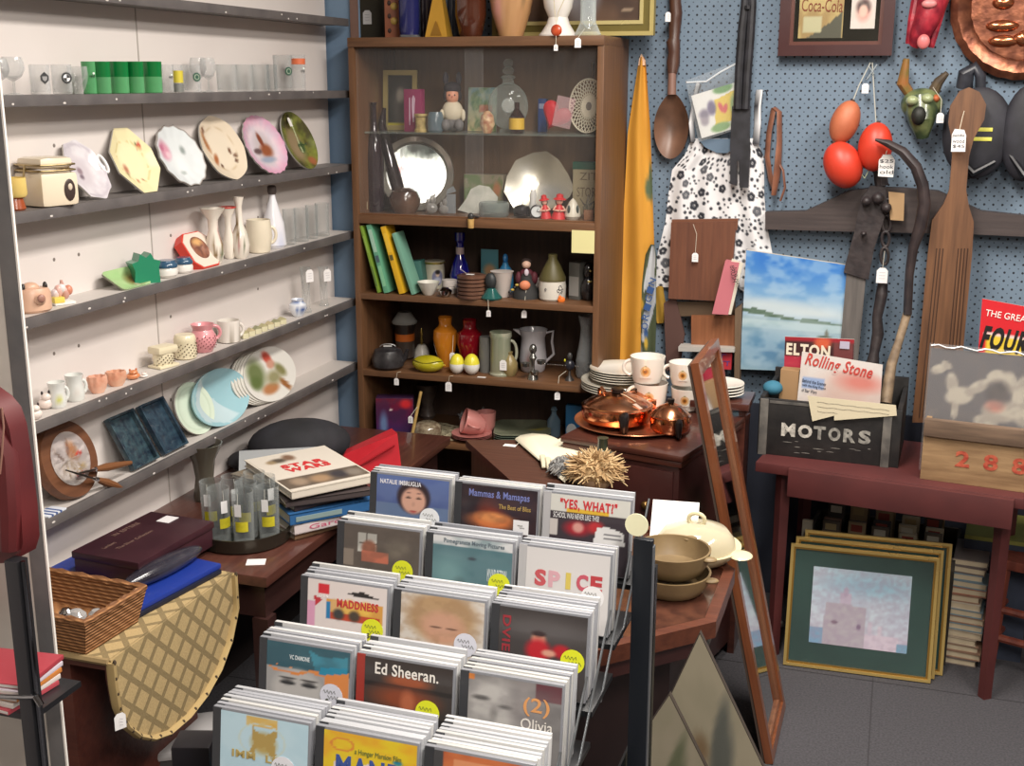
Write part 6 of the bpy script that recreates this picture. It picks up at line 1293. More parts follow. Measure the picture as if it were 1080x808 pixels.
# --- sea painting
Ys = HY-.045
O = at(838, 392, 'y', Ys)
t = thing('seascape_painting', 'unframed canvas of a blue sea with cloudy sky and low green islands', 'painting', O)
fn = art(((150, 176, 190), (96, 150, 205)), [('e', .5, 1.0, .9, .2, (44, 110, 190), .6), ('n', 2.5, .2, (110, 160, 206), 4, 1.5), ('e', .6, .53, .7, .07, (196, 208, 212), .8), ('e', .2, .56, .4, .05, (190, 204, 210), .8), ('r', 0, 0, 1, .47, (146, 172, 184)), ('p', [(0, .525), (.12, .53), (.3, .50), (.5, .47), (.7, .475), (.85, .455), (1, .44), (1, .42), (.5, .445), (0, .49)], (72, 96, 76)), ('r', 0, .36, 1, .44, (166, 190, 196)), ('e', .2, .2, .35, .14, (92, 136, 168), .6), ('e', .6, .12, .4, .1, (84, 126, 160), .6), ('n', 14, .4, (196, 212, 220), 8, .5), ('e', .78, .32, .07, .012, (90, 100, 90), .3), ('e', .8, .35, .015, .04, (110, 110, 96), .3)])
fn2 = lambda u, v: fn(u, v)
q = wp([(788, 263), (895, 279), (895, 392), (781, 388)], Ys, O)
quadcanvas(q, -.02, fn2, painted(.5), 70, .02, M((190, 186, 176), .8)).build('canvas', t)
# --- wooden plank board, lower crate, carton behind the kettles
O = at(740, 316, 'y', HY-.06)
t = thing('brown_wooden_board', 'reddish brown wooden board with a white tag in front of the dress', 'board', O)
MB().prism(wp([(709, 234), (777, 233), (776, 250), (770, 317), (706, 314)], HY-.06, O), -.02, .0, wood((92, 56, 42), (112, 70, 50), 'z', .5)).build('panel', t)
MB().prism(wp([(708, 232), (778, 231), (777, 243), (708, 244)], HY-.08, O), -.012, .0, wood((104, 64, 46), (120, 76, 54), 'x', .5)).build('top_rail', t)
c_ = wp([(733, 267)], HY-.1, O)[0]; ptag(t, c_[0], -.035, c_[1], .022, string=[(c_[0]+.002, -.034, c_[1]+.06), (c_[0]-.01, -.034, c_[1]+.09)])
O = at(742, 430, 'y', HY-.05)
t = thing('open_wooden_cabinet', 'tall open orange-brown wooden cabinet standing behind cups and mirror', 'cabinet', O)
cw = wood((122, 74, 46), (144, 92, 60), 'z', .5)
MB().prism(wp([(729, 333), (776, 333), (776, 371), (729, 371)], HY-.07, O), -.02, .0, cw).build('door_panel', t)
MB().prism(wp([(776, 325), (783, 320), (780, 430), (775, 430)], HY-.07, O), -.04, .0, wood((92, 74, 58), (112, 92, 72), 'z', .6)).build('side_post', t)
MB().prism(wp([(700, 320), (712, 312), (722, 352), (718, 380), (703, 392)], HY-.06, O), -.01, .0, M((82, 56, 50), .7)).build('dark_side', t)
MB().prism(wp([(712, 318), (776, 316), (776, 331), (712, 333)], HY-.04, O), -.005, .0, M((84, 66, 48), .7)).build('back_board', t)
MB().prism(wp([(716, 365), (775, 367), (775, 371), (716, 370)], HY-.1, O), -.06, .0, M((176, 172, 166), .5)).build('white_shelf_strip', t)
O = at(763, 386, 'y', HY-.09)
t = thing('red_game_box', 'small red box with blue lettering under the cabinet strip', 'box', O)
MB().prism(wp([(752, 371), (772, 371), (771, 390), (752, 389)], HY-.09, O), -.0, .02, M((176, 44, 56), .5)).build('box', t)
a = wp([(755, 373), (768, 378)], HY-.09, O); lettering('T', a[0][0]+.006, a[1][0]-.006, a[1][1], a[0][1], -.001, M((60, 60, 130), .6), t)
a = wp([(754, 380), (770, 386)], HY-.09, O); lettering('FTT', a[0][0], a[1][0], a[1][1], a[0][1], -.001, M((60, 60, 130), .6), t)
# pink carton
O = at(760, 331, 'y', HY-.12)
t = thing('pink_brush_carton', 'tilted pink and white carton with black lettering reading down', 'box', O)
MB().prism(wp([(765, 275), (780, 277), (768, 332), (751, 331)], HY-.12, O), -.002, .03, M((190, 110, 120), .5)).build('carton', t)
MB().prism(wp([(771, 274), (783, 279), (770, 333), (758, 332)], HY-.14, O), .0, .01, M((212, 206, 190), .5)).build('white_panel', t)
a0 = wp([(777, 279), (772, 306), (769, 280), (765, 300)], HY-.142, O)
c1 = wp([(777.5, 295)], HY-.142, O)[0]; c2 = wp([(773.5, 289)], HY-.142, O)[0]
lettering('NEW MAGIC', c1[0]-.038, c1[0]+.038, c1[1]-.0055, c1[1]+.0055, -.024, M((30, 30, 30), .6), t, rot=-1.36)
lettering('BRUSH', c2[0]-.026, c2[0]+.026, c2[1]-.0065, c2[1]+.0065, -.024, M((30, 30, 30), .6), t, rot=-1.36)
# ================================================================== red bench, crates, records, frames on the floor
BR = -.148; BZT = .62
rb = noisy((72, 30, 30), (86, 37, 36), 6, .6)
A = at(833, 492, 'z', BZT); bench = thing('red_bench', 'dark red painted wooden bench along the pegboard', 'bench', (A[0], A[1], 0), BR)
MB().box(-.10, .72, .0, .42, BZT-.03, BZT, rb, .003).build('bench_top', bench)
MB().box(.0, .60, -.018, .0, BZT-.085, BZT-.002, rb, .002).build('front_apron', bench)
for (x, y) in ((-.03, .06), (.575, .06), (-.03, .38), (.575, .38)):
    MB().tube([(x+.0, y, BZT-.03), (x, y, 0)], [.022, .018], rb, 4).build('leg', bench)
MB().box(-.03, .575, .36, .385, .2, .25, rb).build('rear_stretcher', bench)
# black MOTORS crate
A = at(798, 478, 'z', BZT); Bq = at(947, 494, 'z', BZT); L_ = float(np.linalg.norm(Bq-A)); rz = math.atan2(Bq[1]-A[1], Bq[0]-A[0]); CH = .17
t = thing('black_motors_crate', 'battered black wooden crate with stencilled white lettering on the bench', 'crate', (A[0], A[1], BZT), rz)
bkw = noisy((18, 17, 18), (36, 33, 32), 16, .6, bump=.5); gry = noisy((70, 68, 66), (110, 106, 100), 20, .7)
D_ = .30
MB().box(0, L_, 0, .014, 0, CH, bkw, .002).build('front_board', t); MB().box(0, L_, D_-.014, D_, 0, CH+.03, bkw, .002).build('back_board', t)
MB().box(0, .014, .014, D_-.014, 0, CH+.004, bkw, .002).build('side_board', t); MB().box(L_-.014, L_, .014, D_-.014, 0, CH+.004, bkw, .002).build('side_board', t)
MB().box(0, L_, .01, D_, 0, .012, bkw).build('base_board', t)
for x in (.004, L_-.05): MB().box(x, x+.024, -.008, 0, .0, CH, gry, .002).build('corner_batten', t)
MB().box(.03, L_-.06, -.0015, 0, CH-.012, CH-.004, gry).build('worn_edge', t)
for k, (ch, xx) in enumerate(zip('MOTORS', (.225, .345, .455, .56, .665, .77))):
    lettering(ch, L_*(xx-.055), L_*(xx+(.045 if k < 2 else .03)), .062, .102, -.0012, noisy((150, 146, 138), (206, 202, 192), 60, .7) if k < 2 else noisy((104, 102, 98), (160, 158, 150), 60, .7), t, bold=.045)
mb = MB()
for k in range(12): rr = random.Random(k); mb.box(rr.uniform(.05, L_-.06), 0, -.0008, 0, 0, 0, gry) if 0 else mb.ell((rr.uniform(.05, L_-.07), -.0005, rr.uniform(.01, .05)), (rr.uniform(.004, .018), .0008, .0015), gry, 8, 4)
mb.build('paint_scuffs', t)
def inlocal(px, py, yl):
    """photo point to crate-local x, z on the plane y = yl"""
    c, s = math.cos(rz), math.sin(rz); n = np.array([-s, c, 0]); p0 = np.array([A[0], A[1], BZT])+n*yl
    d = _fw+_R*(px-540)/FOC-_U*(py-404)/FOC; k = float(n@(p0-CAMP)/(n@d)); q = CAMP+d*k-np.array([A[0], A[1], BZT]); return float(q[0]*c+q[1]*s), float(q[2])
def magazine(nm, lab, cat, px4, yl, fn, thick=.004, group=None, n=40):
    q = [inlocal(a, b, yl) for a, b in px4]; z0 = .0; o = thing(nm, lab, cat, (A[0], A[1], BZT), rz, group)
    q[3] = (q[3][0]+(q[3][0]-q[0][0])*0, max(.014, q[3][1])); q[2] = (q[2][0], max(.014, q[2][1]))
    quadcanvas(q, yl, fn, painted(.35, 0, .2), n, thick).build('cover', o); return o, q
o, q = magazine('elton_magazine', 'dark magazine with large white headline letters, behind in the black crate', 'magazine', [(828, 355), (901, 358), (897, 470), (824, 470)], .16, art((66, 40, 42), [('r', 0, .96, 1, 1, (150, 40, 50)), ('e', .55, .95, .12, .06, (200, 90, 60), .3), ('r', .72, .8, .98, .96, (110, 60, 60)), ('r', .0, .64, .3, .8, (170, 50, 70)), ('r', 0, 0, .35, .62, (176, 150, 110))]))
lettering('ELTON', q[0][0]+.006, q[0][0]+.135, q[0][1]-.055, q[0][1]-.018, .159, M((220, 210, 190), .5), o, bold=.04)
MB().box(q[1][0]-.04, q[1][0]-.012, .157, .159, q[1][1]-.03, q[1][1]-.008, M((176, 170, 190), .6)).build('sticker', o)
o, q = magazine('rolling_music_magazine', 'white music magazine with red script title in the front of the crate', 'magazine', [(846, 371), (931, 385), (925, 470), (836, 470)], .10, art((214, 208, 204), [('e', .6, .55, .35, .25, (206, 180, 170), .6), ('n', 5, .3, (196, 170, 160), 4), ('r', .05, .62, .3, .74, (150, 170, 206)), ('e', .75, .75, .25, .1, (206, 130, 120), .6)]))
ob = Matrix.Rotation(.0, 4, 'Y')
x0 = q[0][0]; z1 = q[0][1]
lettering('Rolling Stone', x0+.012, x0+.205, z1-.062, z1-.014, .099, M((190, 70, 62), .5), o, rot=-.14, slant=.15, bold=.02)
lettering('Behind the Scenes', x0+.006, x0+.075, z1-.094, z1-.084, .099, M((60, 66, 80), .6), o, rot=-.1)
lettering('with the King Prawn', x0+.006, x0+.075, z1-.108, z1-.098, .099, M((60, 66, 80), .6), o, rot=-.1)
lettering('of Star Wars', x0+.006, x0+.05, z1-.122, z1-.112, .099, M((60, 66, 80), .6), o, rot=-.1)
O = at(900, 430, 'y', 3.2); c0 = [inlocal(a, b, -.006) for a, b in ((852, 417), (945, 427), (946, 438), (880, 443), (880, 438), (857, 444))]
o = thing('torn_paper_note', 'torn cream handwritten paper hanging over the front of the black crate', 'paper', (A[0], A[1], BZT), rz)
MB().prism(c0, -.011, -.0095, M((206, 196, 168), .8)).build('paper', o)
mb = MB()
for k in range(3): a_, b_ = inlocal(862, 424+5*k, -.012), inlocal(938, 433+4*k, -.012); mb.tube([(a_[0]+(b_[0]-a_[0])*i/14, -.0118, a_[1]+(b_[1]-a_[1])*i/14+.0012*math.sin(i*2.1+k)) for i in range(15 if k < 2 else 5)], .0004, M((110, 104, 96), .7), 4)
mb.build('handwriting', o)
c0 = inlocal(823, 390, .10); c1 = inlocal(846, 470, .10)
single(MB().box(c0[0], c0[0]+.055, .105, .15, .014, c0[1], M((150, 118, 82), .7), .002), 'brown_carton', 'small brown cardboard carton at the left inside the black crate', 'box', (A[0], A[1], BZT), rz)
c0 = inlocal(818, 405, .07)
single(MB().ell((c0[0]-.012, .10, c0[1]-.02), (.03, .03, .022), M((52, 112, 136), .8)), 'turquoise_bundle', 'turquoise wrapped bundle poking up at the left inside the black crate', 'bundle', (A[0], A[1], BZT), rz)
# wooden 288 crate
A2 = at(970, 505, 'z', BZT); B2 = at(1080, 520, 'z', BZT); rz2 = math.atan2(B2[1]-A2[1], B2[0]-A2[0])
t = thing('wooden_288_crate', 'pale wooden crate with red stencilled numerals at the right edge', 'crate', (A2[0], A2[1], BZT), rz2)
pwd = noisy((128, 100, 70), (158, 128, 92), 6, .7, (1, 8, 8), bump=.3); L2 = .46
MB().box(0, L2, 0, .014, 0, .125, pwd, .002).build('front_board', t); MB().box(-.0, L2, -.012, .014, .128, .175, noisy((92, 74, 60), (116, 94, 76), 8, .7, (1, 8, 8)), .002).build('top_batten', t)
MB().box(0, .014, .014, .3, 0, .17, pwd).build('side_board', t); MB().box(L2-.014, L2, .014, .3, 0, .17, pwd).build('side_board', t); MB().box(0, L2, .29, .304, 0, .17, pwd).build('back_board', t); MB().box(0, L2, .01, .3, 0, .01, pwd).build('base_board', t)
for k in range(3): lettering('288'[k], .088+.072*k, .125+.072*k, .05, .095, -.0012, noisy((150, 50, 36), (186, 92, 66), 60, .7), t, bold=.03)
def loc2(px, py, yl):
    c, s = math.cos(rz2), math.sin(rz2); n = np.array([-s, c, 0]); p0 = np.array([A2[0], A2[1], BZT])+n*yl
    d = _fw+_R*(px-540)/FOC-_U*(py-404)/FOC; k = float(n@(p0-CAMP)/(n@d)); q = CAMP+d*k-np.array([A2[0], A2[1], BZT]); return float(q[0]*c+q[1]*s), float(q[2])
tl = loc2(982, 367, .05)
o = thing('sleeved_dog_record', 'grey record cover with pale spotted dogs in a clear plastic sleeve', 'record', (A2[0], A2[1], BZT), rz2)
sz = .315; z1 = tl[1]
fn = art((92, 88, 92), [('n', 4, .2, (80, 76, 82), 3)]+[('e', a, b, c, d, (196, 188, 172), .15, e) for a, b, c, d, e in ((.08, .82, .07, .04, .4), (.14, .86, .05, .03, -.5), (.2, .7, .05, .1, .2), (.27, .6, .12, .08, .3), (.24, .48, .03, .1, 0), (.42, .7, .1, .05, .6), (.55, .8, .08, .06, .4), (.66, .76, .06, .1, .2), (.75, .68, .06, .16, -.2), (.62, .5, .16, .1, .1), (.85, .5, .14, .12, .4), (.5, .4, .1, .06, 0))]+[('e', .58, .66, .09, .1, (62, 52, 52), .4), ('e', .56, .54, .07, .05, (206, 130, 110), .5), ('n', 14, .3, (110, 100, 96), 8)])
MB().canvas(tl[0], tl[0]+sz, z1-sz if z1-sz > .012 else .012, z1, .05, fn, painted(.4), 54, 54).box(tl[0], tl[0]+sz, .0504, .053, .012, z1, M((110, 104, 100), .7)).build('cover', o)
MB().box(tl[0]-.004, tl[0]+sz+.004, .047, .0475, .012, z1+.014, glass((240, 240, 240), .06, .15, .5)).tube([(tl[0]+sz*k/16, .046, z1+.008+.004*math.sin(k*1.9)) for k in range(17)], .0022, M((220, 220, 220), .15), 5).build('plastic_sleeve', o)
q = [loc2(a, b, .14) for a, b in ((1036, 315), (1084, 321), (1084, 430), (1027, 430))]
o = thing('red_yellow_record', 'red bordered record cover with bold black letters on yellow', 'record', (A2[0], A2[1], BZT), rz2)
q[1] = (q[0][0]+.30, q[0][1]-.035); q[2] = (q[3][0]+.30, max(.014, q[3][1])); q[3] = (q[3][0], max(.014, q[3][1]))
quadcanvas(q, .14, art((196, 36, 44), [('r', .06, .1, .96, .68, (214, 186, 60)), ('r', .04, .7, .98, .72, (226, 200, 200))]), painted(.4), 40).build('cover', o)
lettering('THE GREAT', q[0][0]+.012, q[0][0]+.13, q[0][1]-.052, q[0][1]-.034, .139, M((240, 226, 220), .5), o, rot=-.1)
lettering('FOURT', q[0][0]+.010, q[0][0]+.155, q[0][1]-.145, q[0][1]-.078, .139, M((24, 22, 22), .5), o, rot=-.08, slant=.1, bold=.045)
# framed prints on the floor
FL = at(826, 700, 'z', 0); FR_ = at(981, 720, 'z', 0); fw_ = float(np.linalg.norm(FR_-FL)); rzf = math.atan2(FR_[1]-FL[1], FR_[0]-FL[0]); ztop = None
gold = M((204, 176, 108), .28, .6)
dpt = depth(FL); fh = .365; lean = .20
wc_fn = art(((196, 196, 210), (176, 202, 214)), [('n', 3, .4, (206, 214, 220), 5), ('e', .6, .8, .4, .12, (150, 186, 204), .6), ('r', 0, 0, 1, .16, (196, 190, 206)), ('r', 0, .0, .14, .2, (120, 160, 190)), ('p', [(.13, 0), (.15, .56), (.56, .53), (.56, 0)], (176, 168, 176)), ('n', 26, .3, (160, 144, 166), 3), ('r', .30, .56, .40, .68, (186, 172, 190)), ('e', .35, .7, .025, .07, (176, 160, 180), .3), ('r', .56, 0, .9, .18, (206, 192, 206)), ('r', .6, .18, .64, .34, (200, 190, 204)), ('r', .7, .18, .74, .3, (204, 194, 206)), ('r', .9, 0, 1, .1, (120, 160, 186)), ('n', 24, .22, (150, 130, 156), 9), ('e', .25, .3, .035, .022, (120, 96, 116), .3), ('e', .5, .27, .022, .035, (126, 104, 130), .3)])
for k in range(3):
    lab = ['gilt framed watercolour of a stone tower with green mat, frontmost on the floor', 'second gilt frame leaning behind the tower watercolour', 'rearmost gilt frame leaning against the record box'][k]
    off = .03*k; nn_ = np.array([-math.sin(rzf), math.cos(rzf), 0]); tx = np.array([math.cos(rzf), math.sin(rzf), 0])
    P = (FL+FR_)/2+nn_*off+tx*(.012*k+(.012 if k == 2 else 0)); 
    t = thing('gilt_framed_print', lab, 'picture frame', (P[0], P[1], .001), rzf, 'gilt frames on the floor', rx=-lean)
    h = fh+.012*k
    frame(t, fw_/2, h, [gold, M((150, 116, 54), .35, .6)], .014, .012, steps=((0, .6, 1), (.6, 1, .7)))
    MB().box(-fw_/2+.012, fw_/2-.012, -.002, .006, .012, h-.012, noisy((28, 56, 52), (38, 70, 64), 5, .35)).build('green_mat', t)
    if k == 0:
        MB().canvas(-fw_*.335, fw_*.33, .075, h-.062, -.0035, wc_fn, painted(.45), 70, 50).build('watercolour', t)
        MB().box(-fw_/2+.013, fw_/2-.013, -.0048, -.0044, .013, h-.013, glass((245, 248, 248), .01, .05, .2)).build('glazing', t)
# record box under the bench
P = at(1003, 703, 'z', 0)
Yb = 3.56; xl, xr = solveX(846, Yb, .36), solveX(1003, Yb, .2)
t = thing('record_storage_box', 'dark open box packed with small records under the bench', 'box', ((xl+xr)/2, Yb-.02, 0), -.10)
hwb = (xr-xl)/2
bxm = noisy((54, 50, 46), (78, 72, 64), 14, .8)
MB().box(-hwb, hwb, 0, .01, 0, .30, bxm).box(-hwb, -hwb+.01, 0, .3, 0, .33, bxm).box(hwb-.01, hwb, 0, .3, 0, .33, bxm).box(-hwb, hwb, .29, .3, 0, .33, bxm).box(-hwb, hwb, 0, .3, 0, .01, bxm).build('box_shell', t)
MB().box(-hwb, -hwb+.03, -.012, 0, 0, .40, noisy((110, 104, 92), (140, 132, 116), 14, .8)).build('left_post', t)
r = random.Random(5); gi = 0
for row in range(3):
    for cix in range(5):
        for dd in range(2):
            x = -hwb+.07+cix*(2*hwb-.1)/4.6+r.uniform(-.006, .006); y = .04+row*.08+dd*.03; zt = .33+row*.022+r.uniform(0, .02)
            P_ = Matrix.Rotation(-.10, 3, 'Z') @ Vector((x, y, 0)); c = r.choice([(150, 130, 100), (90, 80, 70), (60, 56, 54), (176, 164, 140), (110, 84, 70), (46, 44, 46)])
            mb = MB().box(-.026, .026, 0, .012, .012, zt, M(c, .6), .001).box(-.018, .016, -.0008, 0, zt-.03, zt-.008, M(r.choice([(196, 190, 176), (170, 150, 110), (140, 60, 50), (210, 206, 196)]), .6))
            single(mb, 'small_record_sleeve', 'small worn sleeve packed in the dark box under the bench', 'record', ((xl+xr)/2+P_[0], Yb-.02+P_[1], 0), -.10, 'sleeves packed in the record box'); gi += 1
# stack of paperbacks beside the box
for k in range(15):
    c = r.choice([(176, 160, 140), (150, 120, 100), (196, 186, 170), (120, 140, 150), (160, 110, 90), (206, 196, 176), (110, 100, 96)])
    h_ = .0225; mb = MB().box(-.05, .05, 0, .17, 0, .003, M(c, .5)).box(-.05, .05, 0, .17, h_-.004, h_-.001, M(c, .5)).box(-.05, -.046, 0, .17, 0, h_-.001, M(c, .5)).box(-.046, .047, .003, .167, .003, h_-.004, M((190, 176, 150), .8))
    single(mb, 'paperback_book', ['lowest paperback in the stack at the right of the record box', 'paperback within the stack at the right of the record box', 'topmost paperback of the stack at the right of the record box'][0 if k == 0 else 2 if k == 14 else 1], 'book', (xr+.035+r.uniform(-.01, .01), Yb-.03, .001+h_*k), -.12+r.uniform(-.05, .05), 'paperbacks stacked under the bench')
# crumpled paper, folder, stool
single(MB().ell((0, 0, .016), (.022, .012, .014), M((214, 210, 206), .8), 7, 5).ell((.02, .0, .02), (.014, .01, .012), M((206, 202, 198), .8), 6, 4), 'crumpled_paper', 'small crumpled white paper on the carpet by the long mirror', 'paper', at(816, 664, 'z', 0.0), .3)
P = at(1036, 572, 'y', 3.62); P = (P[0], 3.62, 0)
t = thing('cardboard_box', 'dark box with a yellow-green lid far under the bench', 'box', (P[0], P[1], 0), -.1)
zt = float(at(1036, 566, 'y', 3.62)[2]); MB().box(-.05, .14, 0, .24, 0, zt-.012, noisy((52, 60, 78), (40, 46, 60), 8, .8)).build('box', t); MB().box(-.05, .12, -.004, .24, zt-.012, zt, M((130, 130, 62), .7)).build('lid', t)
P = at(1060, 712, 'z', 0)
t = thing('red_stool', 'dark reddish wooden stool cut by the right edge', 'stool', (P[0]+.13, P[1]+.10, 0), -.35)
sw = wood((96, 44, 34), (122, 60, 44), 'z', .5); sh_ = float(at(1050, 600, 'y', 3.45)[2])
MB().box(-.15, .15, -.13, .13, sh_-.03, sh_, sw, .004).build('seat', t)
for x in (-.13, .13):
    for y in (-.11, .11): MB().tube([(x, y, sh_-.03), (x*1.08, y*1.08, 0)], [.02, .017], sw, 8).build('leg', t)
for z_ in (.10, .19): MB().tube([(-.135, -.115, z_), (.135, -.115, z_)], .012, sw, 8).tube([(-.135, -.115, z_), (-.135, .115, z_)], .012, sw, 8).build('stretcher', t)
# long leaning mirror: stands between table and bench, tilted to the left
N0, N1 = at(808, 806, 'z', 0), at(822, 745, 'z', 0); T0, T1 = at(728, 388, 'y', 2.83), at(752, 353, 'y', 3.11)
N0 = Vector(N0); N1 = Vector(N1); T0 = Vector(T0); T1 = Vector(T1)
ex = (N1-N0).normalized(); W_ = (N1-N0).length; up_ = ((T0+T1)/2-(N0+N1)/2); up_ = (up_-ex*up_.dot(ex)); H_ = up_.length; up_.normalize(); nn = ex.cross(up_).normalized()   # faces the room on the right
if nn.x < 0: nn = -nn
mt = Matrix((( ex.x, -nn.x, up_.x, 0), (ex.y, -nn.y, up_.y, 0), (ex.z, -nn.z, up_.z, 0), (0, 0, 0, 1)))
t = thing('long_framed_mirror', 'tall narrow wooden-framed mirror leaning to the left on the carpet', 'mirror'); t.matrix_world = Matrix.Translation((N0+N1)/2) @ mt
fwd = wood((100, 56, 34), (124, 72, 44), 'z', .3, coat=.4)
frame(t, W_/2, H_, [fwd, wood((96, 58, 40), (120, 80, 56), 'z', .3, coat=.3)], .042, .018, steps=((0, .6, 1), (.6, 1, .6)))
MB().box(-W_/2+.038, W_/2-.038, -.004, .004, .038, H_-.038, M((210, 214, 214), .03, 1)).build('mirror_glass', t)
MB().box(-W_/2+.004, W_/2-.004, .004, .01, .004, H_-.004, M((70, 56, 48), .8)).build('backing_board', t)
# ================================================================== chest with copper set, low table, octagonal table
mh = wood((64, 34, 28), (84, 46, 36), 'x', .3, coat=.4); mhz = noisy((58, 30, 28), (72, 38, 34), 5, .35, coat=.3)
CZ = .75
FLc, FRc = at(591, 460, 'z', CZ), at(720, 482, 'z', CZ); BRc = at(738, 458, 'z', CZ)
rzc = math.atan2(FRc[1]-FLc[1], FRc[0]-FLc[0]); Wc = float(np.linalg.norm((FRc-FLc)[:2])); Dc = .50
chest = thing('brown_chest', 'dark reddish-brown wooden chest carrying the copper tea set', 'chest', (FLc[0], FLc[1], 0), rzc)
MB().box(-.0, Wc, 0, Dc, CZ-.016, CZ, mh, .003).box(.004, Wc-.004, .004, Dc, CZ-.034, CZ-.018, mh, .003).build('moulded_top', chest)
MB().box(.018, Wc-.014, .014, Dc, .04, CZ-.034, mhz, .002).build('carcass', chest)
for z0, z1 in ((.50, .70), (.27, .48), (.06, .25)):
    d = MB().box(.03, Wc-.028, .006, .014, z0, z1, mhz, .002).build('drawer', chest)
    for x in (.1, Wc-.1): MB().ell((x, -.004, (z0+z1)/2), (.012, .012, .012), M((120, 90, 50), .3, .8), 12, 8).build('knob', d)
def on(px, py, z): return at(px, py, 'z', z)
cp_ = noisy((214, 142, 104), (232, 164, 122), 8, .2, metal=1); cpb = M((228, 152, 110), .16, 1)
P = on(667, 447, CZ+.001); rT = (728-605)/2*depth(P)/FOC
t = thing('copper_tray', 'large round copper tray under the copper teapots', 'tray', P)
MB().lathe([(.001, .002), (rT*.86, .002), (rT*.95, .008), (rT, .012), (rT*.995, .014), (rT*.94, .010), (rT*.86, .004), (.001, .0045)], noisy((206, 134, 98), (222, 152, 112), 8, .3, metal=.9), 64).build('tray', t)
def copperpot(x0, x1, ytop, yb, nm, lab, cat, handle, spout, ratio=1.0):
    xm = (x0+x1)/2; z0 = CZ+.006
    P = on(xm, yb-(x1-x0)*.16, z0); w_ = (x1-x0)*depth(P)/FOC; h = float(at(xm, ytop, 'y', P[1])[2])-z0
    t = thing(nm, lab, cat, P)
    MB().lathe([(w_*.34, 0), (w_*.40, h*.03), (w_*.48, h*.14), (w_*.5, h*.38), (w_*.49, h*.5), (w_*.505, h*.52), (w_*.46, h*.56)], cpb, 48).build('body', t)
    MB().lathe([(w_*.46, h*.56), (w_*.42, h*.62), (w_*.28, h*.76), (w_*.12, h*.85), (.001, h*.87)], cp_, 48).build('lid', t)
    MB().lathe([(w_*.05, h*.86), (w_*.085, h*.88), (w_*.09, h*.98), (.001, h)], M((24, 20, 20), .3), 16).build('lid_knob', t)
    if handle:
        hx, hy, s = handle; mb = MB(); T_ = Matrix.Translation((w_*hx, w_*hy, 0))
        mb.tube([(0, .0, h*.50), (0, -.012*s, h*.44), (0, -.016*s, h*.28), (0, -.012*s, h*.10), (0, -.002, h*.02)], [.009*s, .013*s, .012*s, .010*s, .007*s], M((24, 18, 18), .3), 12, T=T_); mb.build('black_handle', t)
    if spout:
        a = spout; mb = MB(); c, s2 = math.cos(a), math.sin(a)
        mb.tube([(w_*.46*c, w_*.46*s2, h*.3), (w_*.6*c, w_*.6*s2, h*.42), (w_*.68*c, w_*.68*s2, h*.66), (w_*.73*c, w_*.73*s2, h*.78)], [.02, .015, .011, .009], cpb, 14); mb.build('spout', t)
    return t, w_, h, P
t, w_, h, P = copperpot(613, 688, 409, 458, 'copper_teapot', 'large squat copper teapot with black side handle, leftmost on the tray', 'teapot', (.22, -.46, 1.1), 0)
MB().tube([(-w_*.28, w_*.1, h*.72), (-w_*.28, w_*.1, h*.86), (-w_*.24, w_*.05, h*.93), (-w_*.19, 0, h*.86), (-w_*.19, 0, h*.76)], .006, cpb, 10).build('lid_ring', t)
MB().tube([(0, 0, h*.88), (.03, -.02, h*.84), (.06, -.035, h*.74)], .0012, M((206, 190, 160), .7), 5).prism([(.055, h*.70), (.075, h*.58), (.083, h*.60), (.064, h*.73)], -.05, -.049, M((226, 206, 190), .7)).build('price_tag', t)
copperpot(652, 694, 409, 436, 'copper_jug', 'smaller copper pot with black knob behind the large teapot', 'pot', None, 0)
t, w_, h, P = copperpot(685, 728, 420, 463, 'copper_sugar_pot', 'round copper sugar pot with black handle, rightmost on the tray', 'pot', (.30, -.42, .8), 0)
# plates and cups: white with sun-flower spray
def spray(cx, cy, s): return [('e', cx, cy, s, s, (196, 140, 60), .4), ('e', cx, cy, s*.4, s*.4, (120, 80, 40), .3), ('e', cx-s*1.6, cy+s*.2, s*.7, s*.5, (150, 150, 96), .5), ('e', cx+s*1.5, cy+s*.4, s*.7, s*.5, (206, 170, 100), .5)]
wch = M((226, 223, 214), .2, coat=.4)
def plates(px0, px1, py, zc, n, lab, grp, top=None, dy=0):
    out = []; xm = (px0+px1)/2; P = None
    P = at(xm, py, 'z', zc); r_ = (px1-px0)/2*depth(P)/FOC
    for k in range(n):
        mb = MB().lathe([(r_*.5, 0), (r_*.55, .002), (r_*.7, .004), (r_, .014), (r_*.99, .016), (r_*.68, .007), (.001, .006)], painted(.2, 0, .4), 48, colf=colfn(art((224, 221, 212), [('ring', .5, .5, .49, .49, (170, 160, 140), .015)]+(spray(.35, .55, .06)+spray(.6, .7, .05) if (top and k == n-1) else [])), 2*r_, 2*r_, 0, -r_, (0, 1)))
        nm = ['bottom', 'second', 'third', 'fourth', 'fifth'][k] if k < n-1 else 'topmost'
        out.append(single(mb, 'dinner_plate', '%s white china plate of %s' % (nm, lab), 'plate', (P[0]+random.uniform(-.002, .002), P[1], zc+.0075*k), 0, grp))
    return P, zc+.0075*n
PZ0 = CZ+.001
yl_ = float(at(660, 417, 'z', PZ0)[1])
P, zz = plates(613, 703, 412, PZ0, 4, 'the wider lower stack behind the teapot', 'white plates of the dinner stack')
plates(622, 690, 402, zz+.003, 5, 'the upper stack behind the teapot', 'white plates of the upper stack', top=True)
zc2 = zz+.003+.0075*5
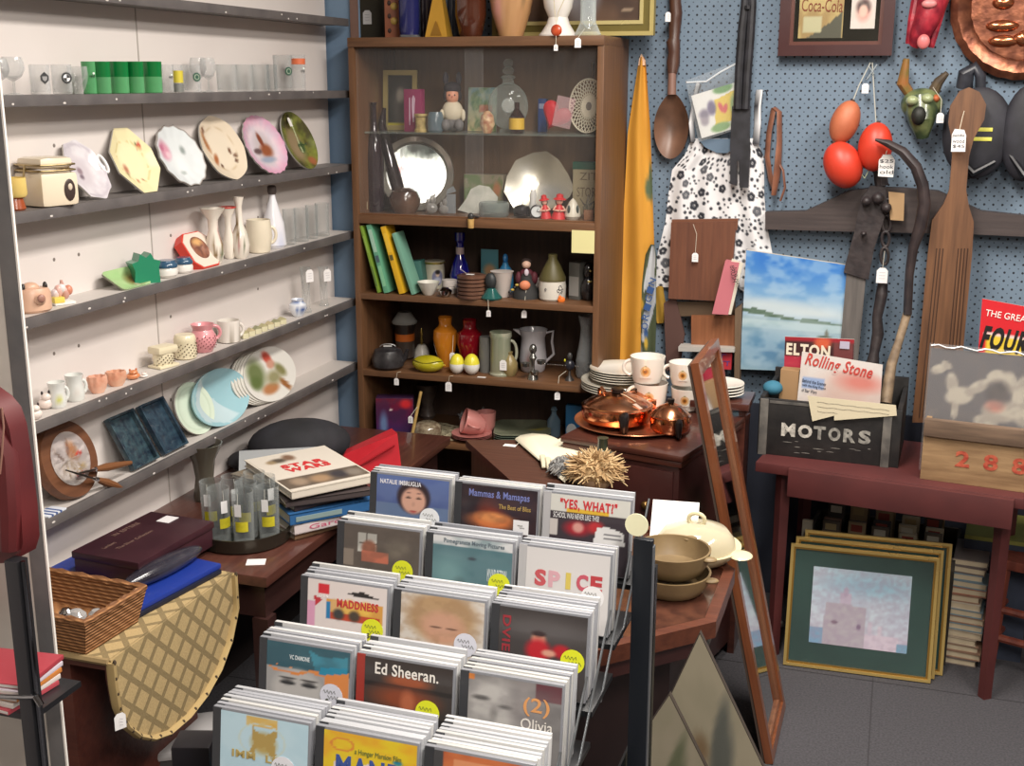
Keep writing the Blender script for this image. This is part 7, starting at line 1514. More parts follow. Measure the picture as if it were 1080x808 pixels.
def cup(x0, x1, yt, yb, P, z, lab, hang, seedx=.5):
    xm = (x0+x1)/2; X = solveX(xm, P[1], z); w_ = (x1-x0)*depth((X, P[1], z))/FOC; h = w_*.76
    t = thing('tea_cup', lab, 'cup', (X, P[1], z), hang, 'white sunburst teacups')
    rad = lambda q: w_/2*(.78+.22*min(1, q/h*1.6))
    MB().lathe([(w_*.32, 0), (w_*.39, h*.04), (w_*.44, h*.3), (w_*.5, h), (w_*.475, h), (w_*.42, h*.3), (.001, h*.08)], wch, 40).build('body', t)
    MB().tube([(-w_*.46-w_*.22*math.sin(a), 0, h*.55+h*.28*math.cos(a)) for a in np.linspace(.1, PI-.1, 11)], .005, wch, 8).build('handle', t)
    curved(art((224, 221, 212), [('e', .5, .5, .3, .3, (196, 136, 60), .35), ('e', .5, .5, .14, .14, (116, 76, 40), .3), ('ring', .5, .5, .38, .38, (206, 160, 90), .06), ('e', .5, .92, .1, .06, (150, 150, 110), .4)]), w_, h*.28, h*.78, -.3-hang, .45-hang, painted(.2, 0, .4), lambda z: w_*(.4405+.07*(z/h-.25)/.75)+.0008, 20).build('sun_motif', t)
    return t, h
cz_ = CZ+.001
Pc = at(690, 432, 'z', cz_); 
t, h = cup(668, 704, 0, 0, (0, Pc[1]+.02), cz_, 'lower teacup of the left pair, under a second cup', .3)
hh_ = h
for (a, b, py, z0, l, hg) in ((664, 701, 0, cz_+h, 'upper teacup of the left pair, resting on the plates\' edge', .2), (707, 739, 0, cz_, 'lower teacup of the right pair, handle to the right', 2.9), (705, 737, 0, cz_+h*.98, 'upper teacup of the right pair next to the long mirror', .1)):
    cup(a, b, 0, 0, (0, Pc[1]+(.02 if a < 700 else .03)), z0, l, hg)
Pm = (0, Pc[1]+.1)
for k in range(4):
    X = solveX(757, 3.42, CZ+.03); single(MB().lathe([(.035, 0), (.04, .003), (.07, .012), (.069, .014), (.001, .004)], wch, 40), 'white_saucer', ['bottom', 'second', 'third', 'topmost'][k]+' white saucer of the stack behind the long mirror', 'saucer', (X, 3.46, .792+.009*k), 0, 'white saucers behind the mirror')
single(MB().box(-.07, .10, -.08, .08, 0, .02, mh, .002).box(-.06, -.05, -.06, .06, -.79, 0, mh).box(.07, .09, -.06, .06, -.79, 0, mh), 'small_side_shelf', 'small dark stand holding the white saucers behind the mirror', 'stand', (solveX(757, 3.46, .77), 3.46, .771))
# low folding table with the heart doily
TZ = .70
def tp(px, py): q = at(px, py, 'z', TZ); return (float(q[0]), float(q[1]))
poly = [tp(491, 464), tp(531, 500), (tp(531, 500)[0]+.13, tp(531, 500)[1]-.17), (-.70, 2.74), (-.73, 2.90), tp(600, 478), tp(590, 468), tp(550, 464)]
t = thing('brown_corner_table', 'small brown wooden table with a sharp corner before the bookcase', 'table', (-.92, 3.0, 0))
lp_ = [(a+.92, b-3.0) for a, b in poly]
MB().prism(lp_, TZ-.02, TZ, wood((72, 46, 38), (90, 58, 46), 'x', .4), None, 'xy').build('tabletop', t)
MB().prism([(a*.9, b*.9+.0) for a, b in lp_], TZ-.14, TZ-.02, wood((92, 66, 52), (110, 80, 62), 'z', .5), None, 'xy').build('apron', t)
for (a, b) in ((-.15, .06), (-.0, -.12), (.15, -.16), (.0, .16)): MB().box(a-.015, a+.015, b-.015, b+.015, 0, TZ-.13, mh).build('leg', t)
# heart doily
H0 = at(596, 508, 'z', TZ+.004); 
hpx = [(543, 462), (548, 459), (560, 457), (575, 458), (585, 462), (588, 464), (597, 459), (610, 457), (620, 460), (625, 464), (618, 475), (606, 492), (596, 508)]
t = thing('heart_cushion', 'cream heart-shaped satin cushion with ruffled edge and a white tag', 'cushion', (H0[0], H0[1], TZ+.004))
zz_ = lambda py: .004
hp_ = [tuple((at(a, b, 'z', TZ+.012)-H0)[:2]) for a, b in hpx]
V = []; F = []; cx_, cy_ = np.mean([p[0] for p in hp_]), np.mean([p[1] for p in hp_]); n_ = len(hp_)
for z_, q in ((.0, .96), (.004, 1), (.009, .97), (.013, .6), (.014, .02)): V += [(cx_+(a-cx_)*q, cy_+(b-cy_)*q, z_) for a, b in hp_]
for k in range(4): F += [(k*n_+j, k*n_+(j+1) % n_, (k+1)*n_+(j+1) % n_, (k+1)*n_+j) for j in range(n_)]
F.append(tuple(4*n_+j for j in range(n_))); F.append(tuple(range(n_-1, -1, -1)))
MB().add(V, F, M((228, 222, 198), .5)).build('satin_heart', t, ang=70)
mb = MB(); pts = [(578, 481), (590, 492), (600, 500), (610, 503)]
for k in range(9):
    p = at(572+5.5*k, 483+2.4*k, 'z', TZ+.016)-H0; mb.tube([(p[0], p[1], .018), (p[0]+.012, p[1]-.03, .012), (p[0]+.02, p[1]-.055, .004)], [.008, .007, .005], M((200, 192, 166), .6), 8, flat=.5)
mb.build('ruffle', t)
p = at(538, 470, 'z', TZ+.001)-H0; q = at(547, 463, 'z', TZ+.02)-H0
MB().box(p[0]-.018, p[0]+.018, p[1]-.01, p[1]+.01, -.003, -.002, M((234, 232, 228), .7)).tube([(p[0]+.018, p[1], .0), (q[0], q[1], .004)], .0008, M((200, 190, 170), .7), 5).build('price_tag', t)
# troll-like doll seen from behind: blond fur with bottle behind
Pd = at(628, 528, 'z', TZ); Yd = 2.80
t = thing('blond_haired_toy', 'small toy with a thick tuft of blond hair standing on the brown table', 'toy', (solveX(628, Yd, TZ), Yd, TZ))
zt = float(at(628, 476, 'y', Yd)[2])-TZ
MB().ell((0, 0, .03), (.045, .04, .04), M((170, 140, 110), .7)).build('body', t)
mb = MB(); r = random.Random(21); hc = [M(c, .8) for c in ((178, 148, 106), (196, 170, 128), (160, 128, 88))]
for k in range(520):
    a = r.uniform(0, 2*PI); e = r.uniform(-.5, 1.4); d = Vector((math.cos(a)*math.cos(e), math.sin(a)*math.cos(e), math.sin(e))); c0 = Vector((0, 0, zt*.48))
    R0 = Vector((.070*d.x, .05*d.y, zt*.46*d.z)); sw_ = Vector((r.uniform(-.018, .018), r.uniform(-.014, .014), r.uniform(-.016, .012)))
    mb.tube([tuple(c0+R0*.45), tuple(c0+R0*.85), tuple(c0+R0*1.08+sw_)], [.0045, .0035, .001], hc[k % 3], 4)
mb.ell((0, 0, zt*.46), (.060, .045, zt*.38), hc[0], 16, 10); h_ = mb.build('blond_hair', t); 
t = thing('grey_fur_toy', 'grey fluffy toy partly hidden left of the blond tuft', 'toy', (solveX(597, 2.86, TZ), 2.86, TZ))
mb = MB(); gz = float(at(597, 482, 'y', 2.86)[2])-TZ; gc = [M(c, .8) for c in ((128, 128, 126), (150, 148, 144), (108, 108, 108))]
for k in range(220):
    a = r.uniform(0, 2*PI); e = r.uniform(-.4, 1.5); d = Vector((math.cos(a)*math.cos(e), math.sin(a)*math.cos(e), math.sin(e))); R0 = Vector((.042*d.x, .04*d.y, gz*.5*d.z)); c0 = Vector((0, 0, gz*.5))
    mb.tube([tuple(c0+R0*.5), tuple(c0+R0), tuple(c0+R0*1.12+Vector((r.uniform(-.01, .01), 0, -.01)))], [.005, .004, .001], gc[k % 3], 4)
mb.ell((0, 0, gz*.48), (.036, .034, gz*.44), gc[0], 14, 8); mb.build('grey_fur', t)
P = (solveX(638, 2.93, TZ), 2.90, TZ); hz = float(at(638, 462, 'y', 2.90)[2])-TZ
t = thing('dark_neck_bottle', 'dark green bottle neck poking up behind the blond hair', 'bottle', P); MB().lathe([(.03, 0), (.032, .06), (.013, hz*.7), (.013, hz*.96), (.015, hz), (.001, hz)], M((60, 64, 50), .15, coat=.5), 20).build('bottle', t)
# octagonal table
OZ = .65; oc_ = Vector((-.625, 2.362, 0)); ap = .340; Rr = ap/math.cos(PI/8)
t = thing('octagonal_table', 'dark reddish octagonal cabinet table with raised rim', 'table', tuple(oc_))
oct8 = lambda q: [(q*Rr*math.cos(PI/8+k*PI/4), q*Rr*math.sin(PI/8+k*PI/4)) for k in range(8)]
MB().prism(oct8(.97), OZ-.02, OZ-.008, noisy((58, 34, 28), (82, 50, 38), 30, .25, coat=.3), None, 'xy').build('tabletop', t)
rim = wood((76, 40, 28), (94, 52, 36), 'x', .4); mb = MB(); o8, i8 = oct8(1), oct8(.93)
for k in range(8):
    q = (k+1) % 8; mb.prism([o8[k], o8[q], i8[q], i8[k]], OZ-.035, OZ, rim, None, 'xy')
mb.build('raised_rim', t)
MB().prism(oct8(.95), OZ-.075, OZ-.035, mhz, None, 'xy').build('apron', t)
MB().prism(oct8(.72), .03, OZ-.075, noisy((34, 22, 22), (46, 30, 28), 5, .5), None, 'xy').build('cabinet_body', t)
MB().prism(oct8(.8), 0, .03, mhz, None, 'xy').build('plinth', t)
# casserole bowls
bo = noisy((98, 80, 54), (126, 106, 74), 10, .5)
Pb = at(712, 618, 'z', OZ); 
def bowl(cx, cyb, wpx, z0, h, nm, lab, m, lugs, cat='bowl', tilt=0):
    P = at(cx, cyb, 'z', OZ-.007); w_ = wpx*depth(P)/FOC; t = thing(nm, lab, cat, (P[0], P[1], z0), .3)
    MB().lathe([(w_*.36, 0), (w_*.40, .004), (w_*.47, h*.5), (w_*.5, h), (w_*.47, h), (w_*.44, h*.5), (w_*.38, .012), (.001, .010)], m, 44).build('bowl', t)
    for a in lugs: MB().ell((w_*.53*math.cos(a), w_*.53*math.sin(a), h*.86), (.016, .011, .006), m, 14, 8, None).build('lug_handle', t)
    return t, P, w_
t, P, w_ = bowl(708, 622, 82, OZ-.007, .045, 'brown_casserole', 'lower brown stoneware bowl of a stack on the octagonal table', bo, (-.5, 2.6))
t, P, w_ = bowl(708, 621, 80, OZ+.034, .052, 'brown_casserole', 'upper brown stoneware bowl with two small lug handles', bo, (-.6, 1.0))
wl = M((206, 196, 160), .3, coat=.4)
t = thing('cream_lidded_dish', 'cream glass lid and dish with scalloped lugs behind the brown bowls', 'dish', (solveX(733, 2.54, OZ), 2.54, OZ-.007))
MB().lathe([(.05, 0), (.075, .01), (.1, .035), (.102, .04), (.092, .038), (.001, .03)], wl, 44).build('dish', t)
MB().lathe([(.09, .038), (.086, .055), (.07, .075), (.03, .088), (.001, .09)], glass((214, 206, 180), .45, .1, .4), 40).build('glass_lid', t)
MB().tube([(.018*math.cos(a), .0, .098+.014*math.sin(a)) for a in np.linspace(0, 2*PI, 15)[:-1]], .005, wl, 8, True).build('lid_knob', t)
MB().ell((.105, -.03, .036), (.026, .03, .006), wl, 16, 8).build('scalloped_lug', t)
# white blank card and round sticker card
P = at(706, 558, 'z', OZ+.10)
t = thing('white_card', 'blank white folded card propped behind the brown bowls', 'card', (P[0], P[1]+.05, OZ-.007), .1, rx=-.7)
MB().box(-.055, .05, -.001, .001, 0, .155, M((234, 232, 228), .7)).build('card', t)
# framed prints leaning under the table
def lean_print(pts, Y, nm, lab, seed, cols):
    O = at(sum(p[0] for p in pts)/len(pts), 806, 'y', Y); O = (O[0], Y, 0)
    q = [(float(at(a, b, 'y', Y)[0])-O[0], max(.004, float(at(a, b, 'y', Y)[2]))) for a, b in pts]
    t = thing(nm, lab, 'print', O); xs = [a for a, b in q]; zs = [b for a, b in q]
    MB().prism(q, 0, .012, M((60, 52, 46), .6)).build('backing', t)
    cx, cz = sum(xs)/len(xs), sum(zs)/len(zs); fn_ = art(cols[0], [('n', 4, .3, cols[1], seed), ('e', .58, .45, .10, .30, cols[2], .4, -.35), ('e', .45, .3, .06, .26, cols[2], .4, -.3), ('e', .4, .6, .08, .1, cols[3], .5)])
    mb = MB(); ins = [(cx+(a-cx)*.985, cz+(b-cz)*.985) for a, b in q]; N = 26; V = []; F = []; us = []; vs = []
    (ax_, az_), (bx, bz), (c2, d2), (e2, f2) = ins
    for j in range(N+1):
        for i in range(N+1):
            u, v = i/N, j/N; x = (ax_*(1-u)+bx*u)*(1-v)+(e2*(1-u)+c2*u)*v; z = (az_*(1-u)+bz*u)*(1-v)+(f2*(1-u)+d2*u)*v; V.append((x, -.0006, z)); us.append(u); vs.append(v)
    C = np.clip(fn_(np.array(us), np.array(vs)), 0, 255)
    mb.add(V, [(j*(N+1)+i, j*(N+1)+i+1, (j+1)*(N+1)+i+1, (j+1)*(N+1)+i) for j in range(N) for i in range(N)], painted(.5), None, [tuple(lin(float(x)) for x in c) for c in C]); mb.build('print_face', t)
bg = ((150, 142, 122), (128, 124, 104), (88, 90, 84), (120, 100, 76))
lean_print([(738, 667), (822, 845), (760, 900), (690, 768)], 1.98, 'beige_nature_print', 'beige print with grey leaf shapes leaning on its corner under the table', 4, bg)
lean_print([(706, 732), (760, 840), (700, 900), (640, 830)], 1.93, 'beige_nature_print', 'smaller beige print in front, leftmost of the two under the table', 6, ((142, 134, 116), (120, 118, 96), (92, 96, 74), (110, 96, 72)))
# ================================================================== tiered CD stand
RX, RY, RZ, PSI, PW, PB, PS = -.7995, 1.7295, 1.0656, -.0143, .1499, .1232, .0422
CW, CHh, CT, LEAN = .142, .125, .0080, .14
edge = M((166, 168, 172), .35); edge2 = M((128, 130, 136), .35); dkt = M((52, 54, 58), .35)
wht = M((186, 186, 186), .4)
def case_parts(t, body, spinecol=None):
    MB().box(0, CW, .0008, CT, 0, CHh, body, .0012).build('case', t)
    MB().box(.0, .0125, .0, .001, .001, CHh-.001, spinecol or dkt).build('hinge_strip', t)
rack = thing('cd_stand', 'black stepped metal stand holding rows of music discs', 'stand', (RX, RY, 0), PSI)
blk = M((26, 27, 30), .35, .3)
for i in range(6):
    zf = RZ-i*PS-CHh*math.cos(LEAN); y0 = -i*PB-.03
    MB().box(-.012, 3*PW+.006, y0-.0, y0+.118, zf-.012, zf-.003, blk, .001).build('tier', rack)
MB().box(-.014, -.010, -.66, .12, .60, .67, blk).build('side_rail', rack)
MB().box(3*PW+.004, 3*PW+.008, -.66, .12, .60, .67, blk).build('side_rail', rack)
mb = MB()
for i in range(5): mb.tube([(3*PW+.004, -i*PB+.07, RZ-i*PS-.02), (3*PW+.004, -i*PB-.10, RZ-(i+1)*PS-.14)], .0018, M((120, 124, 128), .3, .8), 6)
mb.build('side_wires', rack)
for (x, y) in ((-.012, -.6), (3*PW+.006, -.6), (-.012, .1), (3*PW+.006, .1)): MB().box(x-.008, x+.008, y-.008, y+.008, 0, RZ-CHh-.02+(0 if y > 0 else -.22), blk).build('leg', rack)
# covers ------------------------------------------------------------
def face(cx, cy, rx, ry, skin, hair, eyes=(40, 30, 30)):
    return [('e', cx, cy+.04, rx*1.35, ry*1.25, hair, .1), ('e', cx, cy-.03, rx, ry, skin, .12), ('e', cx-rx*.42, cy+.03, rx*.2, ry*.07, eyes, .3), ('e', cx+rx*.42, cy+.03, rx*.2, ry*.07, eyes, .3), ('e', cx-rx*.42, cy+.12, rx*.26, ry*.04, hair, .3), ('e', cx+rx*.42, cy+.12, rx*.26, ry*.04, hair, .3), ('e', cx, cy-.1, rx*.12, ry*.16, tuple(int(c*.9) for c in skin), .5), ('e', cx, cy-.28*ry/.3, rx*.3, ry*.07, (160, 70, 70), .3)]
COV = {}
COV[0, 0] = ((((70, 84, 130), (84, 104, 160)), [('r', 0, 0, 1, .42, (96, 116, 150)), ('n', 3, .3, (110, 130, 170), 3)]+face(.52, .55, .17, .27, (206, 160, 140), (48, 34, 40))), 'blue disc case with a dark-haired woman, back left stack', 'NATALIE IMBRUGLIA', (.05, .62, .86, .92), (230, 230, 236), None, (.74, .14, (232, 236, 240)), 5)
COV[0, 1] = (((46, 38, 44), [('e', .42, .42, .16, .3, (150, 60, 40), .6), ('e', .42, .3, .3, .16, (206, 120, 70), .4), ('e', .42, .38, .2, .1, (226, 150, 90), .4), ('e', .7, .7, .3, .2, (60, 50, 60), .6), ('n', 6, .3, (80, 50, 46), 4)]), 'dark disc case with an orange flame-like figure, back middle stack', 'Mammas & Mamapas', (.1, .9, .80, .92), (120, 130, 190), ('The Best of Bliss', (.5, .92, .70, .76), (190, 160, 90)), ('sq', .80, .34), 4)
COV[0, 2] = (((60, 52, 58), [('r', 0, .66, 1, 1, (206, 206, 200)), ('r', .2, .66, .74, .76, (216, 176, 60)), ('e', .35, .36, .16, .14, (160, 40, 50), .4), ('e', .36, .38, .07, .1, (206, 150, 140), .3), ('e', .58, .42, .1, .12, (180, 50, 54), .4), ('p', [(.56, .12), (.6, .42), (.72, .46), (.86, .4), (.94, .34), (.95, .12)], (220, 220, 220)), ('r', .0, .2, .1, .5, (196, 190, 186)), ('r', .68, .22, .92, .24, (90, 90, 96)), ('r', .68, .3, .9, .32, (90, 90, 96))]), 'black and grey comedy disc case with red headline, back right stack', '"YES, WHAT?"', (.12, .84, .78, .93), (196, 50, 56), ('SCHOOL WAS NEVER LIKE THIS!', (.04, .62, .68, .75), (226, 226, 226)), None, 3)
COV[1, 0] = (((92, 84, 78), [('r', .18, .48, .44, .86, (196, 196, 190)), ('r', .2, .64, .44, .66, (80, 74, 70)), ('r', .3, .48, .32, .86, (90, 84, 80)), ('e', .34, .56, .1, .16, (150, 96, 76), .2), ('r', .24, .3, .6, .52, (186, 108, 86)), ('e', .72, .6, .14, .2, (112, 104, 94), .5), ('n', 6, .25, (70, 64, 60), 6), ('r', 0, .2, .14, .5, (130, 120, 110))]), 'grey-brown disc case showing a person in orange by a window', None, None, None, None, ('y', .78, .34, (216, 222, 40)), 5)
COV[1, 1] = (((88, 120, 128), [('r', 0, .84, 1, 1, (206, 208, 210)), ('n', 3, .5, (70, 104, 112), 4), ('e', .3, .14, .1, .1, (50, 60, 64), .5), ('e', .5, .62, .05, .03, (60, 70, 80), .4), ('e', .2, .3, .2, .3, (110, 146, 150), .6)]), 'sea-green disc case with a pale top band', 'Pomegranate Moving Pictures', (.14, .9, .88, .95), (96, 110, 120), ('MY KIND OF TOWN', (.7, .94, .48, .64), (214, 224, 226)), ('y', .84, .2, (216, 222, 40)), 5)
COV[1, 2] = (((206, 204, 204), []), 'white disc case with big photo-filled letters, right stack', 'SPICE', (.1, .94, .52, .72), 'spice', ('GEORGIA K.', (.74, .92, .43, .47), (80, 80, 84)), ('w', .80, .14, (228, 228, 230)), 5)
COV[2, 0] = (((214, 206, 204), [('r', .14, .74, .28, .94, (200, 44, 54)), ('p', [(.3, .9), (.5, .82), (.7, .88), (.95, .76), (.6, .78)], (40, 36, 36)), ('r', .25, .3, .95, .66, (204, 150, 70)), ('e', .36, .55, .08, .12, (206, 166, 110), .3), ('e', .54, .55, .09, .14, (216, 176, 90), .3), ('e', .74, .56, .09, .13, (222, 180, 80), .3), ('r', .24, .3, .3, .62, (40, 120, 170)), ('r', .3, .3, .92, .44, (180, 70, 44)), ('e', .4, .4, .07, .1, (60, 60, 60), .3), ('e', .6, .4, .07, .1, (70, 60, 50), .3), ('p', [(.08, .7), (.2, .64), (.1, .5)], (180, 50, 60)), ('r', 0, 0, .1, .6, (206, 150, 180))]), 'white disc case with a red-lettered band of figures, left stack', 'MADDNESS', (.38, .9, .68, .78), (190, 56, 56), ('DTS', (.15, .26, .77, .81), (240, 230, 230)), ('y', .82, .18, (216, 222, 40)), 5)
COV[2, 1] = (((206, 200, 192), [('e', .5, .62, .42, .46, (176, 146, 110), .2), ('e', .52, .42, .24, .3, (196, 150, 124), .3), ('n', 9, .4, (150, 120, 90), 5), ('e', .5, .5, .22, .18, (196, 152, 128), .5), ('e', .43, .44, .06, .02, (90, 66, 56), .4), ('e', .62, .44, .06, .02, (90, 66, 56), .4)]), 'white disc case with tousled blond hair portrait, middle stack', None, None, None, None, ('w', .78, .28, (214, 216, 228)), 6)
COV[2, 2] = (((66, 62, 62), [('e', .5, .7, .5, .2, (84, 80, 80), .5), ('e', .46, .5, .08, .12, (196, 140, 116), .3), ('e', .46, .6, .08, .05, (50, 34, 34), .3), ('e', .46, .3, .14, .2, (180, 36, 46), .3), ('e', .72, .34, .1, .12, (170, 34, 44), .3), ('e', .58, .28, .08, .06, (206, 150, 130), .3)]), 'dark disc case with a person in red and sideways lettering, right stack', 'DVIED', ('rot', .06, .5), (176, 44, 56), None, ('y', .84, .2, (216, 222, 40)), 7)
COV[3, 0] = (((54, 92, 104), [('p', [(.5, .96), (.66, .84), (.98, .9), (.98, .6), (.6, .55)], (60, 130, 150)), ('n', 4, .3, (40, 70, 84), 3), ('r', 0, 0, 1, .56, (150, 150, 150)), ('p', [(0, .62), (.4, .56), (1, .64), (1, .0), (.75, .0), (.7, .5)], (206, 130, 70)), ('e', .38, .2, .3, .36, (176, 174, 172), .15), ('e', .26, .3, .09, .04, (50, 50, 52), .3), ('e', .52, .3, .09, .04, (50, 50, 52), .3), ('e', .26, .38, .1, .02, (60, 58, 58), .3), ('e', .52, .38, .1, .02, (60, 58, 58), .3), ('p', [(.02, .56), (.2, .5), (.5, .53), (.4, .46), (.1, .48)], (206, 130, 70)), ('p', [(.62, .52), (.98, .62), (.98, .72), (.66, .66)], (40, 130, 160))]), 'teal and orange disc case with a pair of grey eyes, left stack', 'VC DAMONE', (.28, .52, .80, .85), (206, 216, 220), None, ('w', .78, .1, (206, 208, 220)), 6)
COV[3, 1] = (((58, 52, 50), [('e', .5, .66, .24, .1, (150, 80, 50), .4), ('r', .0, .5, 1, .6, (40, 36, 36)), ('e', .45, .36, .34, .2, (130, 66, 42), .5), ('e', .5, .3, .08, .2, (170, 96, 66), .4), ('r', 0, 0, 1, .1, (40, 38, 38)), ('p', [(.4, .02), (.52, .16), (.58, .16), (.5, .02)], (190, 190, 186)), ('p', [(.3, .02), (.44, .12), (.48, .12), (.4, .02)], (150, 40, 50))]), 'dark disc case with red spine and typewriter title, middle stack', 'Ed Sheeran.', (.12, .84, .80, .93), (226, 222, 216), None, ('y', .72, .36, (216, 222, 40)), 6)
COV[3, 2] = (((118, 116, 116), [('e', .28, .48, .3, .5, (170, 168, 166), .3), ('e', .14, .62, .09, .04, (86, 84, 84), .4), ('e', .42, .52, .08, .03, (90, 88, 88), .4), ('e', .28, .36, .04, .12, (140, 138, 136), .5), ('e', .62, .6, .16, .5, (134, 130, 130), .4), ('r', .72, .72, 1, 1, (96, 60, 66)), ('r', 0, .9, .06, 1, (196, 120, 60)), ('n', 5, .25, (80, 78, 80), 4)]), 'grey portrait disc case with an orange numeral in brackets, right stack', '(2)', (.60, .88, .62, .82), (206, 146, 90), ('Olivia', (.58, .92, .47, .59), (216, 212, 206)), None, 8)
COV[4, 0] = (((176, 206, 220), [('r', .3, .84, .66, .98, (206, 166, 80)), ('n', 4, .3, (196, 220, 230), 3), ('e', .5, .56, .14, .18, (176, 156, 96), .3), ('p', [(.36, .84), (.42, .74), (.52, .7), (.62, .8), (.66, .78), (.62, .6), (.66, .3), (.6, .3), (.52, .5), (.42, .48), (.36, .26), (.3, .26), (.38, .52)], (170, 146, 84)), ('ring', .48, .6, .26, .28, (190, 206, 200), .04)]), 'pale blue disc case with a golden rocking horse, front left stack', 'IMM  LIFE', (.14, .8, .50, .58), (176, 156, 96), None, ('w', .72, .2, (222, 224, 232)), 7)
COV[4, 1] = (((216, 190, 48), [('n', 4, .5, (214, 140, 50), 5), ('ring', .2, .8, .12, .1, (206, 130, 60), .12), ('e', .8, .66, .05, .04, (50, 130, 150), .3), ('p', [(.08, .1), (.12, .5), (.3, .42), (.5, .56), (.7, .4), (.9, .5), (.9, .1)], (214, 206, 220))]), 'bright yellow disc case with blue playful letters, front middle stack', 'MAND', (.14, .86, .50, .74), (60, 84, 150), ('a Hunger Marsion Film', (.34, .84, .76, .83), (110, 120, 60)), None, 8)
COV[4, 2] = (((190, 110, 70), [('n', 3, .5, (150, 70, 50), 5), ('r', .2, .7, .6, .9, (206, 140, 100)), ('r', 0, 0, .1, 1, (70, 70, 72))]), 'orange-brown disc case at the bottom edge, front right stack', None, None, None, None, None, 9)
ik = M((70, 74, 60), .6)
def sticker(t, kind, y):
    if kind[0] == 'sq':
        MB().box(CW*.72, CW*.9, y-.0008, y-.0002, CHh*.40, CHh*.58, M((232, 232, 234), .6)).build('square_sticker', t)
        cx, cz, r_ = CW*.81, CHh*.49, .008
    else:
        if len(kind) == 4: _, u, v, c = kind
        else: u, v, c = kind
        cx, cz, r_ = .0125+(CW-.0125)*u, CHh*.46, .0172
        MB().lathe([(r_, 0), (r_, .0005), (.0001, .0005)], M(c, .5), 32, c=(0, 0, 0), T=Matrix.Translation((cx, y, cz)) @ Matrix.Rotation(PI/2, 4, 'X')).build('round_sticker', t)
    mb = MB()
    for row, (a, b) in enumerate(((-.7, .35), (-.3, .75))):
        mb.tube([(cx+r_*(a+(b-a)*k/12), y-.001, cz+r_*(.32-.42*row+.16*math.sin(k*1.9+row))) for k in range(13)], .00035, ik, 4)
    if kind[0] != 'sq': lettering('$', cx-r_*.5, cx-r_*.2, cz-r_*.75, cz-r_*.25, y-.0007, ik, None, mb=mb)
    mb.build('sticker_writing', t)
cd_proto = {}
bodies = [edge, wht, edge2, M((176, 176, 174), .4), M((148, 150, 156), .35)]
slot = ['back', 'second', 'third', 'fourth', 'front']; colm = ['left', 'middle', 'right']
def place(t, i, j, d, dz=0, dx=0):
    c, s = math.cos(PSI), math.sin(PSI); x = j*PW+dx; y = -i*PB+d
    t.location = (RX+x*c-y*s, RY+x*s+y*c, RZ-i*PS-CHh*math.cos(LEAN)+dz-.0); t.rotation_euler = (-LEAN, 0, PSI)
    # lean about the foot: shift the foot forward so that the top edge is where it was measured
    t.location.y -= CHh*math.sin(LEAN)
rc = random.Random(9)
for i in range(5):
    for j in range(3):
        spec, lab, title, box_, col_, sub, stk, n = COV[i, j]
        t = thing('disc_case', lab, 'music disc case', (0, 0, 0))
        place(t, i, j, 0)
        case_parts(t, edge2, M((150, 50, 40), .35) if (i, j) == (3, 1) else (M((176, 176, 178), .35) if (i, j) in ((1, 2), (0, 2)) else None))
        MB().canvas(.0125, CW-.002, .002, CHh-.003, -.0006, (lambda u, v, f=art(*spec): f(u, np.clip((v-.33)/.67, 0, 1))), painted(.16), 56, 56).build('printed_cover', t)
        x0c, wc_ = .0125, CW-.0145
        if title:
            if box_[0] == 'rot': lettering(title, x0c+wc_*.09-.035, x0c+wc_*.09+.035, CHh*.6-.006, CHh*.6+.006, -.0008, M((150, 44, 54), .5), t, rot=-PI/2, bold=.02)
            elif col_ == 'spice':
                for q, (ch, cc) in enumerate(zip('SPICE', ((190, 84, 90), (206, 160, 170), (206, 186, 90), (190, 84, 100), (180, 60, 66)))):
                    a = box_[0]+(box_[1]-box_[0])*q/5; lettering(ch, x0c+wc_*(a+(.05 if ch == 'I' else .01)), x0c+wc_*(a+(.11 if ch == 'I' else .15)), CHh*box_[2], CHh*box_[3], -.0008, M(cc, .5), t, bold=.05)
            else: lettering(title, x0c+wc_*box_[0], x0c+wc_*box_[1], CHh*box_[2], CHh*box_[3], -.0008, M(col_, .5), t, bold=.03 if title in ('"YES, WHAT?"', 'MAND', 'MADDNESS', 'IMM  LIFE') else .012)
        if sub:
            s_, b_, c_ = sub; lettering(s_, x0c+wc_*b_[0], x0c+wc_*b_[1], CHh*b_[2], CHh*b_[3], -.0008, M(c_, .5), t)
        if stk: sticker(t, stk, -.0010)
        # plain cases packed behind
        for k in range(1, n):
            key = rc.randrange(len(bodies))
            if key not in cd_proto:
                p = thing('disc_case', '', 'music disc case'); case_parts(p, bodies[key]); cd_proto[key] = p; q = p
            else: q = copy_tree(cd_proto[key])
            q['label'] = 'plain-edged disc case packed behind the front one, %s row %s stack' % (slot[i], colm[j]); q['category'] = 'music disc case'; q['group'] = '%s row %s stack of disc cases' % (slot[i], colm[j])
            place(q, i, j, k*.0084+.001, rc.uniform(-.0015, .002)+(.004 if k == n-1 and rc.random() < .4 else 0), rc.uniform(-.0012, .0012))
